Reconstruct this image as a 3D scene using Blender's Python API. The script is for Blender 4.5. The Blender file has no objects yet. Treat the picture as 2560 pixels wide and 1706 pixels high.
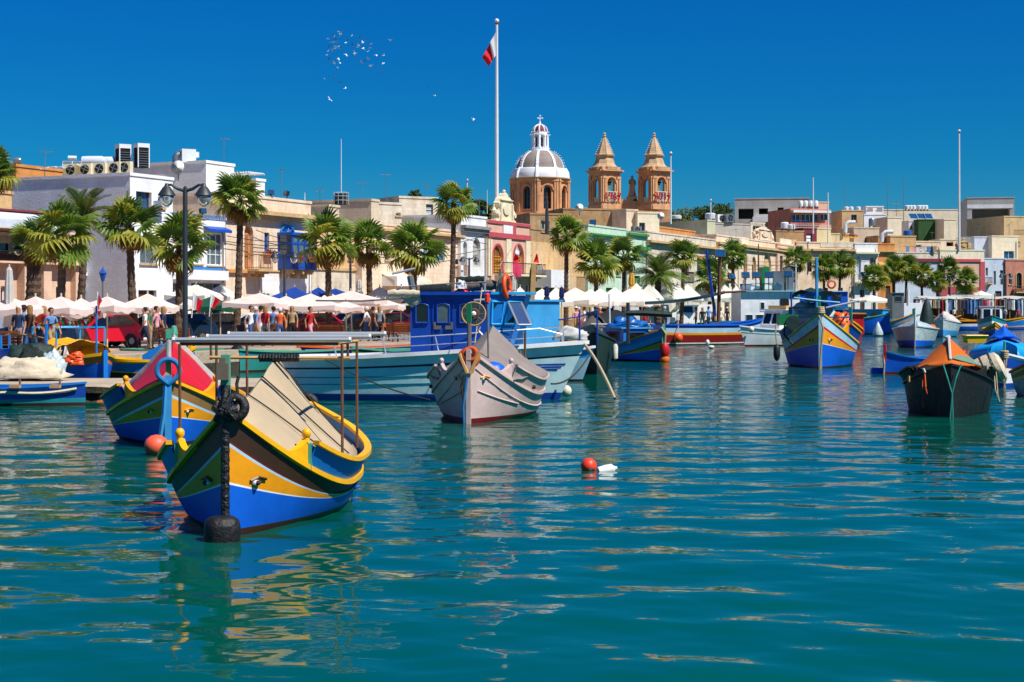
import bpy,math,random
import numpy as np
from math import sin,cos,pi,sqrt,atan2,radians,exp
from mathutils import Vector,Matrix

R = random.Random(7)
SC = bpy.context.scene
COL = SC.collection

# ------------------------------------------------------------------ camera, sky, sun, exposure
FPX,HY,CH = 4000.0,770.0,2.5          # focal length and horizon row in photo pixels, eye height in metres
cam = bpy.data.cameras.new('camera')
cam.sensor_width = 36.0
cam.lens = FPX / 2560 * 36
cam.shift_y = -(853 - HY) / 2560
cam.clip_end = 6000
cam_o = bpy.data.objects.new('camera',cam)
cam_o.location = (0,0,CH)
cam_o.rotation_euler = (radians(90),0,0)
COL.objects.link(cam_o)
SC.camera = cam_o

SUN = Vector((.49,-.33,.81)).normalized()
wd = bpy.data.worlds.new('World')
SC.world = wd
wd.use_nodes = True
wn = wd.node_tree.nodes
wl = wd.node_tree.links
wn.clear()
sky = wn.new('ShaderNodeTexSky')
sky.sky_type = 'NISHITA'
sky.sun_disc = False
sky.sun_elevation = math.asin(SUN.z)
sky.sun_rotation = atan2(SUN.x,SUN.y)
sky.altitude = 1500
sky.air_density = 1.0
sky.dust_density = 0.0
sky.ozone_density = 5.0
hsv = wn.new('ShaderNodeHueSaturation')     # polarising filter: deeper sky
hsv.inputs['Hue'].default_value = .5
hsv.inputs['Saturation'].default_value = 1.35
hsv.inputs['Value'].default_value = .9
bg = wn.new('ShaderNodeBackground')
bg.inputs['Strength'].default_value = .09
wo = wn.new('ShaderNodeOutputWorld')
wl.new(sky.outputs[0],hsv.inputs['Color'])
geo = wn.new('ShaderNodeTexCoord')
sep = wn.new('ShaderNodeSeparateXYZ')
grd = wn.new('ShaderNodeValToRGB')
grd.color_ramp.elements[0].position = .0
grd.color_ramp.elements[0].color = (.24,.46,.54,1)
grd.color_ramp.elements[1].position = .25
grd.color_ramp.elements[1].color = (.04,.64,.97,1)
e_ = grd.color_ramp.elements.new(.09)
e_.color = (.05,.535,.72,1)
pol = wn.new('ShaderNodeMix')
pol.data_type = 'RGBA'
pol.blend_type = 'MULTIPLY'
pol.inputs['Factor'].default_value = 1
wl.new(geo.outputs['Generated'],sep.inputs[0])
wl.new(sep.outputs[2],grd.inputs[0])
wl.new(hsv.outputs[0],pol.inputs['A'])
wl.new(grd.outputs[0],pol.inputs['B'])
wl.new(pol.outputs['Result'],bg.inputs['Color'])
wl.new(bg.outputs[0],wo.inputs['Surface'])

sl = bpy.data.lights.new('sun','SUN')
sl.energy = 5.0
sl.angle = radians(.5)
sl.color = (1,.955,.88)
so = bpy.data.objects.new('sun',sl)
so.rotation_euler = SUN.to_track_quat('Z','Y').to_euler()
COL.objects.link(so)
vs = SC.view_settings
vs.view_transform = 'Standard'
vs.look = 'None'
vs.exposure = .3
vs.gamma = 1
vs.use_curve_mapping = False
SC.cycles.max_bounces = 6
SC.cycles.transparent_max_bounces = 12
SC.cycles.caustics_reflective = False
SC.cycles.caustics_refractive = False

# ------------------------------------------------------------------ helpers
def P(px,py,D):
    """the place at depth D that the photo shows at pixel px, py"""
    return Vector(((px - 1280) / FPX * D,D,CH - (py - HY) / FPX * D))
def zy(py,D): return CH - (py - HY) / FPX * D
def lin(h):
    h = h.lstrip('#')
    out = []
    for i in (0,2,4):
        c = int(h[i:i + 2],16) / 255
        out.append(c / 12.92 if c <= .04045 else ((c + .055) / 1.055) ** 2.4)
    return out
def lerp(a,b,t): return a + (b - a) * t
def sstep(a,b,x):
    t = min(1,max(0,(x - a) / (b - a)))
    return t * t * (3 - 2 * t)

MATS = {}
def mat(name,col,rough=.6,var=.16,vs=1.6,bump=0.,bs=12.,metal=0.,kind='plain',spec=.5,alpha=1.,course=.3,stain=.5,blockw=.6):
    if name in MATS: return MATS[name]
    m = bpy.data.materials.new(name)
    MATS[name] = m
    m.use_nodes = True
    n = m.node_tree.nodes
    l = m.node_tree.links
    b = n['Principled BSDF']
    c = lin(col) if isinstance(col,str) else col
    b.inputs['Roughness'].default_value = rough
    b.inputs['Metallic'].default_value = metal
    b.inputs['Specular IOR Level'].default_value = spec
    tc = n.new('ShaderNodeTexCoord')
    nz = n.new('ShaderNodeTexNoise')
    nz.inputs['Scale'].default_value = vs
    nz.inputs['Detail'].default_value = 6
    nz.inputs['Roughness'].default_value = .65
    l.new(tc.outputs['Object'],nz.inputs['Vector'])
    rp = n.new('ShaderNodeValToRGB')
    rp.color_ramp.elements[0].position = .3
    rp.color_ramp.elements[1].position = .72
    d = 1 - var
    rp.color_ramp.elements[0].color = (c[0] * d,c[1] * d,c[2] * d,1)
    u = 1 + var * .55
    rp.color_ramp.elements[1].color = (min(1,c[0] * u),min(1,c[1] * u),min(1,c[2] * u),1)
    l.new(nz.outputs['Fac'],rp.inputs['Fac'])
    base = rp.outputs['Color']
    hgt = None
    if kind == 'wall':
        # rain streaks and blotches of weathering, stone courses in relief
        mp = n.new('ShaderNodeMapping')
        mp.inputs['Scale'].default_value = (.62,.62,.3)
        l.new(tc.outputs['Object'],mp.inputs['Vector'])
        n2 = n.new('ShaderNodeTexNoise')
        n2.inputs['Scale'].default_value = 1.5
        n2.inputs['Detail'].default_value = 8
        n2.inputs['Roughness'].default_value = .7
        l.new(mp.outputs[0],n2.inputs['Vector'])
        r2 = n.new('ShaderNodeValToRGB')
        r2.color_ramp.elements[0].position = .44
        r2.color_ramp.elements[1].position = .70
        r2.color_ramp.elements[0].color = (1,1,1,1)
        r2.color_ramp.elements[1].color = (1 - .5 * stain,1 - .58 * stain,1 - .66 * stain,1)
        l.new(n2.outputs['Fac'],r2.inputs['Fac'])
        mx = n.new('ShaderNodeMix')
        mx.data_type = 'RGBA'
        mx.blend_type = 'MULTIPLY'
        mx.inputs['Factor'].default_value = 1
        l.new(base,mx.inputs['A'])
        l.new(r2.outputs[0],mx.inputs['B'])
        base = mx.outputs['Result']
        sx = n.new('ShaderNodeSeparateXYZ')
        l.new(tc.outputs['Object'],sx.inputs[0])
        ad = n.new('ShaderNodeMath')
        l.new(sx.outputs[0],ad.inputs[0])
        l.new(sx.outputs[1],ad.inputs[1])
        cb = n.new('ShaderNodeCombineXYZ')
        l.new(ad.outputs[0],cb.inputs[0])
        l.new(sx.outputs[2],cb.inputs[1])
        br = n.new('ShaderNodeTexBrick')
        br.inputs['Scale'].default_value = 1
        br.inputs['Brick Width'].default_value = blockw
        br.inputs['Row Height'].default_value = course
        br.inputs['Mortar Size'].default_value = .012
        br.inputs['Mortar Smooth'].default_value = .3
        br.inputs['Color1'].default_value = (1,1,1,1)
        br.inputs['Color2'].default_value = (.86,.85,.83,1)
        br.inputs['Mortar'].default_value = (.72,.69,.65,1)
        l.new(cb.outputs[0],br.inputs['Vector'])
        m3 = n.new('ShaderNodeMix')
        m3.data_type = 'RGBA'
        m3.blend_type = 'MULTIPLY'
        m3.inputs['Factor'].default_value = .35 + .5 * stain
        l.new(base,m3.inputs['A'])
        l.new(br.outputs['Color'],m3.inputs['B'])
        base = m3.outputs['Result']
    if kind == 'paint':
        # scuffs and flaking along the boards
        n2 = n.new('ShaderNodeTexNoise')
        n2.inputs['Scale'].default_value = 9
        n2.inputs['Detail'].default_value = 9
        n2.inputs['Roughness'].default_value = .75
        mp = n.new('ShaderNodeMapping')
        mp.inputs['Scale'].default_value = (.35,.6,1.4)
        l.new(tc.outputs['Object'],mp.inputs['Vector'])
        l.new(mp.outputs[0],n2.inputs['Vector'])
        r2 = n.new('ShaderNodeValToRGB')
        r2.color_ramp.elements[0].position = .66
        r2.color_ramp.elements[1].position = .74
        r2.color_ramp.elements[0].color = (0,0,0,1)
        r2.color_ramp.elements[1].color = (stain,stain,stain,1)
        l.new(n2.outputs['Fac'],r2.inputs['Fac'])
        mx = n.new('ShaderNodeMix')
        mx.data_type = 'RGBA'
        l.new(r2.outputs[0],mx.inputs['Factor'])
        l.new(base,mx.inputs['A'])
        k = .45
        mx.inputs['B'].default_value = (c[0] * .6 + k * .2,c[1] * .6 + k * .2,c[2] * .6 + k * .2,1)
        base = mx.outputs['Result']
        pb_ = n.new('ShaderNodeBump'); pb_.inputs['Strength'].default_value = .12; pb_.inputs['Distance'].default_value = .03
        l.new(n2.outputs['Fac'],pb_.inputs['Height']); l.new(pb_.outputs[0],b.inputs['Normal'])
        rr = n.new('ShaderNodeMapRange')
        rr.inputs['To Min'].default_value = max(.05,rough - .12)
        rr.inputs['To Max'].default_value = min(1,rough + .2)
        l.new(n2.outputs['Fac'],rr.inputs['Value'])
        l.new(rr.outputs[0],b.inputs['Roughness'])
    if bump:
        nb = n.new('ShaderNodeTexNoise')
        nb.inputs['Scale'].default_value = bs
        nb.inputs['Detail'].default_value = 5
        l.new(tc.outputs['Object'],nb.inputs['Vector'])
        bp = n.new('ShaderNodeBump')
        bp.inputs['Strength'].default_value = min(1,bump)
        bp.inputs['Distance'].default_value = .05
        l.new(nb.outputs['Fac'],bp.inputs['Height'])
        l.new(bp.outputs[0],b.inputs['Normal'])
    l.new(base,b.inputs['Base Color'])
    if kind == 'leaf':
        b.inputs['Transmission Weight'].default_value = 0
        tr = n.new('ShaderNodeBsdfTranslucent')
        l.new(base,tr.inputs['Color'])
        ms = n.new('ShaderNodeMixShader')
        ms.inputs[0].default_value = .42
        l.new(b.outputs[0],ms.inputs[1])
        l.new(tr.outputs[0],ms.inputs[2])
        l.new(ms.outputs[0],n['Material Output'].inputs['Surface'])
    if kind == 'cloth':
        tr = n.new('ShaderNodeBsdfTranslucent')
        l.new(base,tr.inputs['Color'])
        ms = n.new('ShaderNodeMixShader')
        ms.inputs[0].default_value = .28
        l.new(b.outputs[0],ms.inputs[1])
        l.new(tr.outputs[0],ms.inputs[2])
        l.new(ms.outputs[0],n['Material Output'].inputs['Surface'])
    if kind == 'glass':
        b.inputs['Roughness'].default_value = .06
        b.inputs['Specular IOR Level'].default_value = .8
    if kind == 'clear':
        gl = n.new('ShaderNodeBsdfGlossy')
        gl.inputs['Roughness'].default_value = .05
        gl.inputs['Color'].default_value = (.9,.9,.9,1)
        tr = n.new('ShaderNodeBsdfTransparent')
        tr.inputs['Color'].default_value = (c[0],c[1],c[2],1)
        fr = n.new('ShaderNodeFresnel')
        fr.inputs['IOR'].default_value = 1.6
        ms = n.new('ShaderNodeMixShader')
        l.new(fr.outputs[0],ms.inputs[0])
        l.new(tr.outputs[0],ms.inputs[1])
        l.new(gl.outputs[0],ms.inputs[2])
        m2 = n.new('ShaderNodeMixShader')
        m2.inputs[0].default_value = alpha
        l.new(ms.outputs[0],m2.inputs[1])
        l.new(b.outputs[0],m2.inputs[2])
        l.new(m2.outputs[0],n['Material Output'].inputs['Surface'])
    return m

class MB:
    """collects geometry for ONE mesh object"""
    def __init__(s): s.v = []; s.f = []; s.m = []
    def add(s,vs,fs,mi=0):
        b = len(s.v)
        s.v += [tuple(v) for v in vs]
        for f in fs:
            s.f.append(tuple(i + b for i in f)); s.m.append(mi)
        return s
    def quad(s,a,b,c,d,mi=0): return s.add([a,b,c,d],[(0,1,2,3)],mi)
    def box(s,x0,x1,y0,y1,z0,z1,mi=0,M=None):
        vs = [Vector((x,y,z)) for z in (z0,z1) for y in (y0,y1) for x in (x0,x1)]
        if M is not None: vs = [M @ v for v in vs]
        return s.add(vs,[(0,2,3,1),(4,5,7,6),(0,1,5,4),(2,6,7,3),(0,4,6,2),(1,3,7,5)],mi)
    def tube(s,pts,r,n=6,mi=0,caps=True):
        pts = [Vector(p) for p in pts]
        k = len(pts)
        rs = r if isinstance(r,(list,tuple)) else [r] * k
        vs = []
        prev = None
        for i,p in enumerate(pts):
            d = (pts[min(i + 1,k - 1)] - pts[max(i - 1,0)])
            if d.length < 1e-9: d = Vector((0,0,1))
            d.normalize()
            if prev is None:
                a = Vector((0,0,1)) if abs(d.z) < .9 else Vector((1,0,0))
                prev = d.cross(a).normalized()
            prev = (prev - d * prev.dot(d)).normalized()
            q = d.cross(prev)
            for j in range(n):
                t = 2 * pi * j / n
                vs.append(p + (prev * cos(t) + q * sin(t)) * rs[i])
        fs = [(i * n + j,i * n + (j + 1) % n,(i + 1) * n + (j + 1) % n,(i + 1) * n + j) for i in range(k - 1) for j in range(n)]
        if caps: fs += [tuple(range(n - 1,-1,-1)),tuple((k - 1) * n + j for j in range(n))]
        return s.add(vs,fs,mi)
    def lathe(s,prof,c=(0,0,0),n=12,mi=0,M=None,a0=0):
        vs = []
        for r,z in prof:
            for j in range(n):
                t = 2 * pi * j / n + a0
                v = Vector((r * cos(t),r * sin(t),z))
                if M is not None: v = M @ v
                vs.append(v + Vector(c))
        k = len(prof)
        fs = [(i * n + j,i * n + (j + 1) % n,(i + 1) * n + (j + 1) % n,(i + 1) * n + j) for i in range(k - 1) for j in range(n)]
        if prof[0][0] > 1e-4: fs.append(tuple(range(n - 1,-1,-1)))
        if prof[-1][0] > 1e-4: fs.append(tuple((k - 1) * n + j for j in range(n)))
        return s.add(vs,fs,mi)
    def ball(s,c,r,n=10,mi=0,sz=1.,M=None):
        k = max(4,n // 2)
        return s.lathe([(r * sin(pi * i / k) if 0 < i < k else 1e-5,-r * sz * cos(pi * i / k)) for i in range(k + 1)],c,n,mi,M)
    def grid(s,rows,mi=0,close=False):
        """rows: list of equal-length point lists; mi may be a function (i, j)"""
        n = len(rows[0])
        b = len(s.v)
        for r in rows: s.v += [tuple(p) for p in r]
        for i in range(len(rows) - 1):
            for j in range(n if close else n - 1):
                s.f.append((b + i * n + j,b + i * n + (j + 1) % n,b + (i + 1) * n + (j + 1) % n,b + (i + 1) * n + j))
                s.m.append(mi(i,j) if callable(mi) else mi)
        return s
    def sweep(s,pts,w,h,mi=0,caps=True):
        """rectangular bar along a path: w sideways, h upwards"""
        pts = [Vector(p) for p in pts]
        k = len(pts)
        rows = []
        for i,p in enumerate(pts):
            d = pts[min(i + 1,k - 1)] - pts[max(i - 1,0)]
            d.z = 0
            q = Vector((-d.y,d.x,0))
            q = q.normalized() if q.length > 1e-6 else Vector((0,1,0))
            ww = w[i] if isinstance(w,list) else w
            rows.append([p - q * ww / 2,p + q * ww / 2,p + q * ww / 2 + Vector((0,0,h)),p - q * ww / 2 + Vector((0,0,h))])
        s.grid(rows,mi,close=True)
        if caps:
            b = len(s.v) - 4 * k
            s.f += [(b + 3,b + 2,b + 1,b),tuple(b + 4 * (k - 1) + j for j in range(4))]
            s.m += [mi,mi]
        return s
    def prism(s,poly,y0,y1,mi=0):
        """outline in x, z pushed from y0 to y1"""
        n = len(poly)
        vs = [(x,y0,z) for x,z in poly] + [(x,y1,z) for x,z in poly]
        fs = [tuple(range(n)),tuple(range(2 * n - 1,n - 1,-1))] + [(i,i + n,(i + 1) % n + n,(i + 1) % n) for i in range(n)]
        return s.add(vs,fs,mi)
    def torus(s,R0,r,c=(0,0,0),n=18,k=7,mi=0,M=None):
        rows = []
        for i in range(n):
            t = 2 * pi * i / n
            row = []
            for j in range(k):
                q = 2 * pi * j / k
                v = Vector(((R0 + r * cos(q)) * cos(t),(R0 + r * cos(q)) * sin(t),r * sin(q)))
                if M is not None: v = M @ v
                row.append(v + Vector(c))
            rows.append(row)
        rows.append(rows[0])
        return s.grid(rows,mi,close=True)
    def mesh(s,name):
        me = bpy.data.meshes.new(name)
        me.from_pydata(s.v,[],s.f)
        if any(s.m): me.polygons.foreach_set('material_index',s.m)
        me.update()
        return me

def ob(name,mb,mats,parent=None,smooth=False,loc=None,rz=0,kind=None):
    me = mb.mesh(name) if isinstance(mb,MB) else mb
    if not me.materials:
        for m in (mats if isinstance(mats,(list,tuple)) else [mats]):
            me.materials.append(MATS[m] if isinstance(m,str) else m)
    if smooth:
        me.polygons.foreach_set('use_smooth',[True] * len(me.polygons))
        if smooth != 'all': me.set_sharp_from_angle(angle=radians(smooth if smooth is not True else 40))
    o = bpy.data.objects.new(name,me)
    COL.objects.link(o)
    if parent: o.parent = parent
    if loc is not None: o.location = loc
    if rz: o.rotation_euler.z = rz
    if kind: o['kind'] = kind
    return o
def tag(o,label,cat,group=None):
    o['label'] = label; o['category'] = cat
    if group: o['group'] = group
    return o
def thing(name,label,cat,loc=(0,0,0),rz=0,group=None):
    o = bpy.data.objects.new(name,None)
    o.empty_display_size = .3
    COL.objects.link(o)
    o.location = loc
    o.rotation_euler.z = rz
    return tag(o,label,cat,group)
KIDS = {}
def clone(root,loc,rz=0,label=None,scale=None,top=True):
    """a copy of a thing with copies of its parts and sub-parts"""
    def cp(o,par):
        c = o.copy()
        COL.objects.link(c)
        if par: c.parent = par
        for k in kids(o): cp(k,c)
        return c
    if not KIDS.get(root.name): KIDS[root.name] = 1
    c = cp(root,None)
    c.location = loc
    c.rotation_euler.z = rz
    if label: c['label'] = label
    if scale is not None: c.scale = (scale,) * 3 if not isinstance(scale,tuple) else scale
    return c
def kids(o): return [k for k in list(o.children)]
def rot(ax,a): return Matrix.Rotation(a,3,ax)
# ------------------------------------------------------------------ the setting: water, quay, ground
QL = lambda Y: -4.6 + .46 * (Y - 75)        # X of the quay edge at depth Y
U1 = Vector((.418,.908,0)).normalized()    # along the waterfront
N1 = Vector((U1.y,-U1.x,0))                # towards the water
ANG1 = atan2(U1.y,U1.x)
QZ = .8
def prom(px,k):
    """a place on the promenade, k metres in front of the house fronts (quay edge at k = 20)"""
    kx = (px - 1280) / FPX
    Y = (61.1 - 1.1 * k) / (.4603 - kx)
    return Vector((kx * Y,Y,QZ))

def build_water():
    m = bpy.data.materials.new('sea_water')
    m.use_nodes = True
    n = m.node_tree.nodes; l = m.node_tree.links
    b = n['Principled BSDF']
    b.inputs['Roughness'].default_value = .035
    b.inputs['IOR'].default_value = 1.27
    b.inputs['Specular IOR Level'].default_value = .5
    tc = n.new('ShaderNodeTexCoord')
    nz = n.new('ShaderNodeTexNoise'); nz.inputs['Scale'].default_value = .06; nz.inputs['Detail'].default_value = 3
    l.new(tc.outputs['Object'],nz.inputs['Vector'])
    rp = n.new('ShaderNodeValToRGB')
    rp.color_ramp.elements[0].position = .3; rp.color_ramp.elements[1].position = .7
    rp.color_ramp.elements[0].color = (.0,.070,.049,1)
    rp.color_ramp.elements[1].color = (.0,.082,.060,1)
    l.new(nz.outputs['Fac'],rp.inputs['Fac'])
    l.new(rp.outputs[0],b.inputs['Base Color'])
    # fine ripples, stronger off the sheltered near end of the harbour
    sy = n.new('ShaderNodeSeparateXYZ'); l.new(tc.outputs['Object'],sy.inputs[0])
    open_ = n.new('ShaderNodeMapRange'); open_.inputs['From Min'].default_value = 14; open_.inputs['From Max'].default_value = 60; open_.inputs['To Min'].default_value = .35; open_.inputs['To Max'].default_value = 1.5
    l.new(sy.outputs[1],open_.inputs['Value'])
    def rip(sc,st,prev,dist):
        mp = n.new('ShaderNodeMapping'); mp.inputs['Scale'].default_value = (.55,1,1); mp.inputs['Rotation'].default_value = (0,0,.25)
        l.new(tc.outputs['Object'],mp.inputs['Vector'])
        q = n.new('ShaderNodeTexNoise'); q.inputs['Scale'].default_value = sc; q.inputs['Detail'].default_value = 2; q.inputs['Roughness'].default_value = .45
        l.new(mp.outputs[0],q.inputs['Vector'])
        bp = n.new('ShaderNodeBump'); bp.inputs['Strength'].default_value = st; bp.inputs['Distance'].default_value = dist
        l.new(q.outputs['Fac'],bp.inputs['Height'])
        if prev: l.new(prev.outputs[0],bp.inputs['Normal'])
        mu = n.new('ShaderNodeMath'); mu.operation = 'MULTIPLY'; mu.inputs[1].default_value = st
        l.new(open_.outputs[0],mu.inputs[0]); l.new(mu.outputs[0],bp.inputs['Strength'])
        return bp
    b1 = rip(1.5,.36,None,.10)
    b2 = rip(5.0,.22,b1,.03)
    b3 = rip(13.,.1,b2,.012)
    l.new(b3.outputs[0],b.inputs['Normal'])
    rows = [-120,-40,-5,2]
    Y = 6.0
    while Y < 330:
        rows.append(Y); Y += max(.055,Y * .0062)
    rows += [400,900,3000]
    ya = np.array(rows)
    sc = np.concatenate([[-900,-200],np.linspace(-1,1,301),[200,900]])
    hw = .42 * np.maximum(ya,10) + 3
    X = np.where(np.abs(sc)[None,:] <= 1,sc[None,:] * hw[:,None],np.sign(sc)[None,:] * np.maximum(np.abs(sc)[None,:],hw[:,None] + 20))
    Yg = np.repeat(ya[:,None],len(sc),1)
    rs = np.random.RandomState(3)
    Z = np.zeros_like(X)
    for i in range(70):
        lam = .26 * (9 ** rs.rand())
        th = rs.normal(1.45,.62)
        k = 2 * pi / lam
        amp = lam * .00125 * (.6 + .8 * rs.rand())
        att = np.clip(1 - (Yg / (lam * 95)) ** 2,0,1) * np.clip((Yg - 3) / 3,0,1)
        Z += amp * att * np.sin(k * (cos(th) * X + sin(th) * Yg) + rs.rand() * 6.28 + .6 * np.sin(X * .31 + i) * .8)
    nr,nc = X.shape
    co = np.stack([X,Yg,Z],-1).reshape(-1,3).astype(np.float32)
    me = bpy.data.meshes.new('water')
    idx = np.arange(nr * nc).reshape(nr,nc)
    q = np.stack([idx[:-1,:-1],idx[:-1,1:],idx[1:,1:],idx[1:,:-1]],-1).reshape(-1,4)
    me.vertices.add(len(co)); me.vertices.foreach_set('co',co.ravel())
    me.loops.add(q.size); me.loops.foreach_set('vertex_index',q.ravel().astype(np.int32))
    me.polygons.add(len(q))
    me.polygons.foreach_set('loop_start',np.arange(0,q.size,4,dtype=np.int32))
    me.polygons.foreach_set('loop_total',np.full(len(q),4,dtype=np.int32))
    me.polygons.foreach_set('use_smooth',np.ones(len(q),dtype=bool))
    me.update(); me.validate()
    me.materials.append(m)
    o = bpy.data.objects.new('water',me)
    COL.objects.link(o)
    o['kind'] = 'structure'
build_water()

mat('pavement','#a08a7a',.85,.18,.7,.3,6)
mat('concrete','#b5a48c',.9,.25,1.2,.5,8)
mat('concrete_wet','#3d3a2c',.8,.5,2.5,.8,9)
mat('earth','#8d7f60',.95,.3,.05,.3,1)

def build_quay():
    e = [(QL(-60),-60),(QL(20),20),(0,85),(14.3,122),(38,180),(50.6,195),(900,195)]
    inl = []
    g = MB()
    # pavement sheet behind the edge (left of the line), far enough back to pass under the houses
    back = [(-700,-60),(-700,20),(-700,85),(-700,122),(-700,180),(-700,320),(900,320)]
    lip = [(x - .75,y + .3) for x,y in e[:6]] + [(900,195.8)]
    lip[5] = (e[5][0] - .5,195.8)
    for i in range(3):
        g.quad((*lip[i],QZ),(*lip[i + 1],QZ),(*back[i + 1],QZ),(*back[i],QZ),0)
    ob('promenade',g,['pavement'],kind='structure')
    k = MB()
    for i in range(3):                                     # kerb stones and sea wall
        a,b = Vector((*e[i],0)),Vector((*e[i + 1],0))
        c,d = Vector((*lip[i + 1],0)),Vector((*lip[i],0))
        z = Vector((0,0,1))
        zt = QZ + .06
        k.quad(a + z * zt,b + z * zt,c + z * zt,d + z * zt,0)
        k.quad(d + z * zt,c + z * zt,c + z * (QZ - .3),d + z * (QZ - .3),0)
        k.quad(a + z * .42,b + z * .42,b + z * zt,a + z * zt,0)
        k.quad(a - z * 1.2,b - z * 1.2,b + z * .42,a + z * .42,1)
    ob('sea_wall',k,['concrete','concrete_wet'],kind='structure')
    h = MB()                                               # the land behind the first houses, rising a little inland
    pts = []
    for o_,z in ((12,.7),(30,3),(70,7.5),(140,11),(400,12),(2500,12)):
        row = []
        for t in (-140,-40,0,60,120,150):
            p = Vector((-26.6,75,0)) - N1 * o_ + U1 * t
            row.append((p.x,p.y,z))
        for x in (90,300,1500):
            row.append((x,222 + o_,z))
        pts.append(row)
    h.grid(pts,0)
    ob('ground',h,['earth'],kind='structure',smooth='all')
build_quay()

def build_jetty():
    g = MB()
    R2 = random.Random(4)
    zt = .47
    xr = -6.55
    yb,yf = 46.2,42.5
    xs = [xr - i * .5 for i in range(0,90)]
    rows = []
    prof = [(yb,-1),(yb,zt),(yf + .15,zt),(yf,zt - .09),(yf - .02,.26),(yf + .16,.2),(yf + .02,.0),(yf + .05,-1)]
    for i,x in enumerate(xs):
        rows.append([(x + R2.uniform(-.03,.03),y + (R2.uniform(-.07,.07) if 2 <= j else 0),z + (R2.uniform(-.03,.03) if 3 <= j <= 6 else 0)) for j,(y,z) in enumerate(prof)])
    g.grid(rows,lambda i,j: 0 if j < 3 else (2 if j in (4,5) and i < 9 else 1))
    g.add([(xr,y,z) for y,z in prof],[tuple(range(len(prof)))],2)
    mat('rust_stone','#a2582c',.9,.4,3,.6,8)
    mat('weed_stone','#33301f',.9,.6,4,.9,12)
    ob('jetty',g,['concrete','weed_stone','rust_stone'],kind='structure')
build_jetty()
# ------------------------------------------------------------------ buildings
for nm,c,st in (('w_white','#f4f5f6',.15),('w_whiteblue','#cdd8e6',.3),('w_cream','#f3e6c8',.28),('w_lemon','#ead9a8',.35),
                  ('w_sand','#f3dcc0',.6),('w_honey','#e4bc86',.65),('w_orange','#d89350',.6),('w_pinkstone','#e6c3a8',.45),
                  ('w_brown','#b8966c',.9),('w_pink','#e2b8a0',.3),('w_rose','#cf8a74',.6),('w_mint','#c8e0ca',.25),
                  ('w_pistachio','#c9cdae',.3),('w_grey','#b9b4aa',.45),('w_concrete','#b9b6b0',.35),('w_beige','#dccab0',.4),
                  ('w_weather','#e4d9c4',.85),('w_tan','#dcbc8c',.35),('w_plum','#7a3340',.3),('w_paleblue','#bcd0e4',.3),
                  ('w_church','#dfa97a',.6),('w_churchpale','#cfae86',.7),('w_green','#2f5a2c',.25),('w_chalk','#eceeee',.3)):
    mat(nm,c,.9,.16,.5,.25,9,kind='wall',stain=st)
mat('trim_white','#e8e8e6',.6,.1); mat('trim_red','#c04e56',.6,.15); mat('trim_blue','#0f4fae',.5,.15)
mat('trim_sky','#2f7fc4',.5,.15); mat('trim_green','#3f8a3a',.6,.15); mat('trim_brown','#5c3b28',.7,.2)
mat('trim_cream','#e6dab8',.7,.15,bump=.2); mat('trim_maroon','#7c2a30',.7,.2); mat('trim_yellow','#d99a20',.6,.15)
mat('trim_stone','#c9a876',.9,.25,2,.4,10); mat('trim_grey','#8d8d8b',.7,.2)
mat('pane','#141a20',.08,.2,kind='glass'); mat('pane_pale','#5f6f78',.1,.4,4,kind='glass')
mat('pane_blue','#1d4f7c',.08,.2,kind='glass')
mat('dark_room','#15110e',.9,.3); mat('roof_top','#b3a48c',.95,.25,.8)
mat('rail_iron','#2c2622',.6,.3); mat('rail_wood','#a06a3e',.7,.3); mat('lattice','#4a2c22',.8,.3)
mat('metal_white','#dfe3e6',.4,.1); mat('metal_grey','#8f979c',.35,.2,metal=.6); mat('metal_dark','#33393f',.45,.2)
mat('rust','#7a4526',.85,.4,6); mat('flower_red','#c01a22',.8,.5,30); mat('leaf_pot','#3d5a22',.8,.4,20)
mat('plastic_blue','#0e5fa8',.4,.15); mat('plastic_white','#e4e4e0',.4,.1); mat('plastic_black','#1c1c1d',.5,.2)

mat('pole_grey','#8a8276',.6,.3)
class Fr:
    """a straight frontage: local x along it (to the right), local y into the building"""
    def __init__(s,p0,ang):
        s.p = Vector((p0[0],p0[1],0)); s.a = ang
        s.u = Vector((cos(ang),sin(ang),0)); s.y = Vector((-s.u.y,s.u.x,0))
    def t(s,px,o=0):
        q = s.p + s.y * o
        k = (px - 1280) / FPX
        return (k * q.y - q.x) / (s.u.x - k * s.u.y)
    def at(s,t,o=0): return s.p + s.y * o + s.u * t
    def z(s,px,py,o=0): return zy(py,s.at(s.t(px,o),o).y)
F1 = Fr((-26.6,75),ANG1)
F2 = Fr((37.8,215),radians(17))

def arc(x0,x1,zs,zt,n=8):
    c = (x0 + x1) / 2
    return [(c - (x1 - x0) / 2 * cos(pi * i / n),zs + (zt - zs) * sin(pi * i / n)) for i in range(n + 1)]

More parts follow.
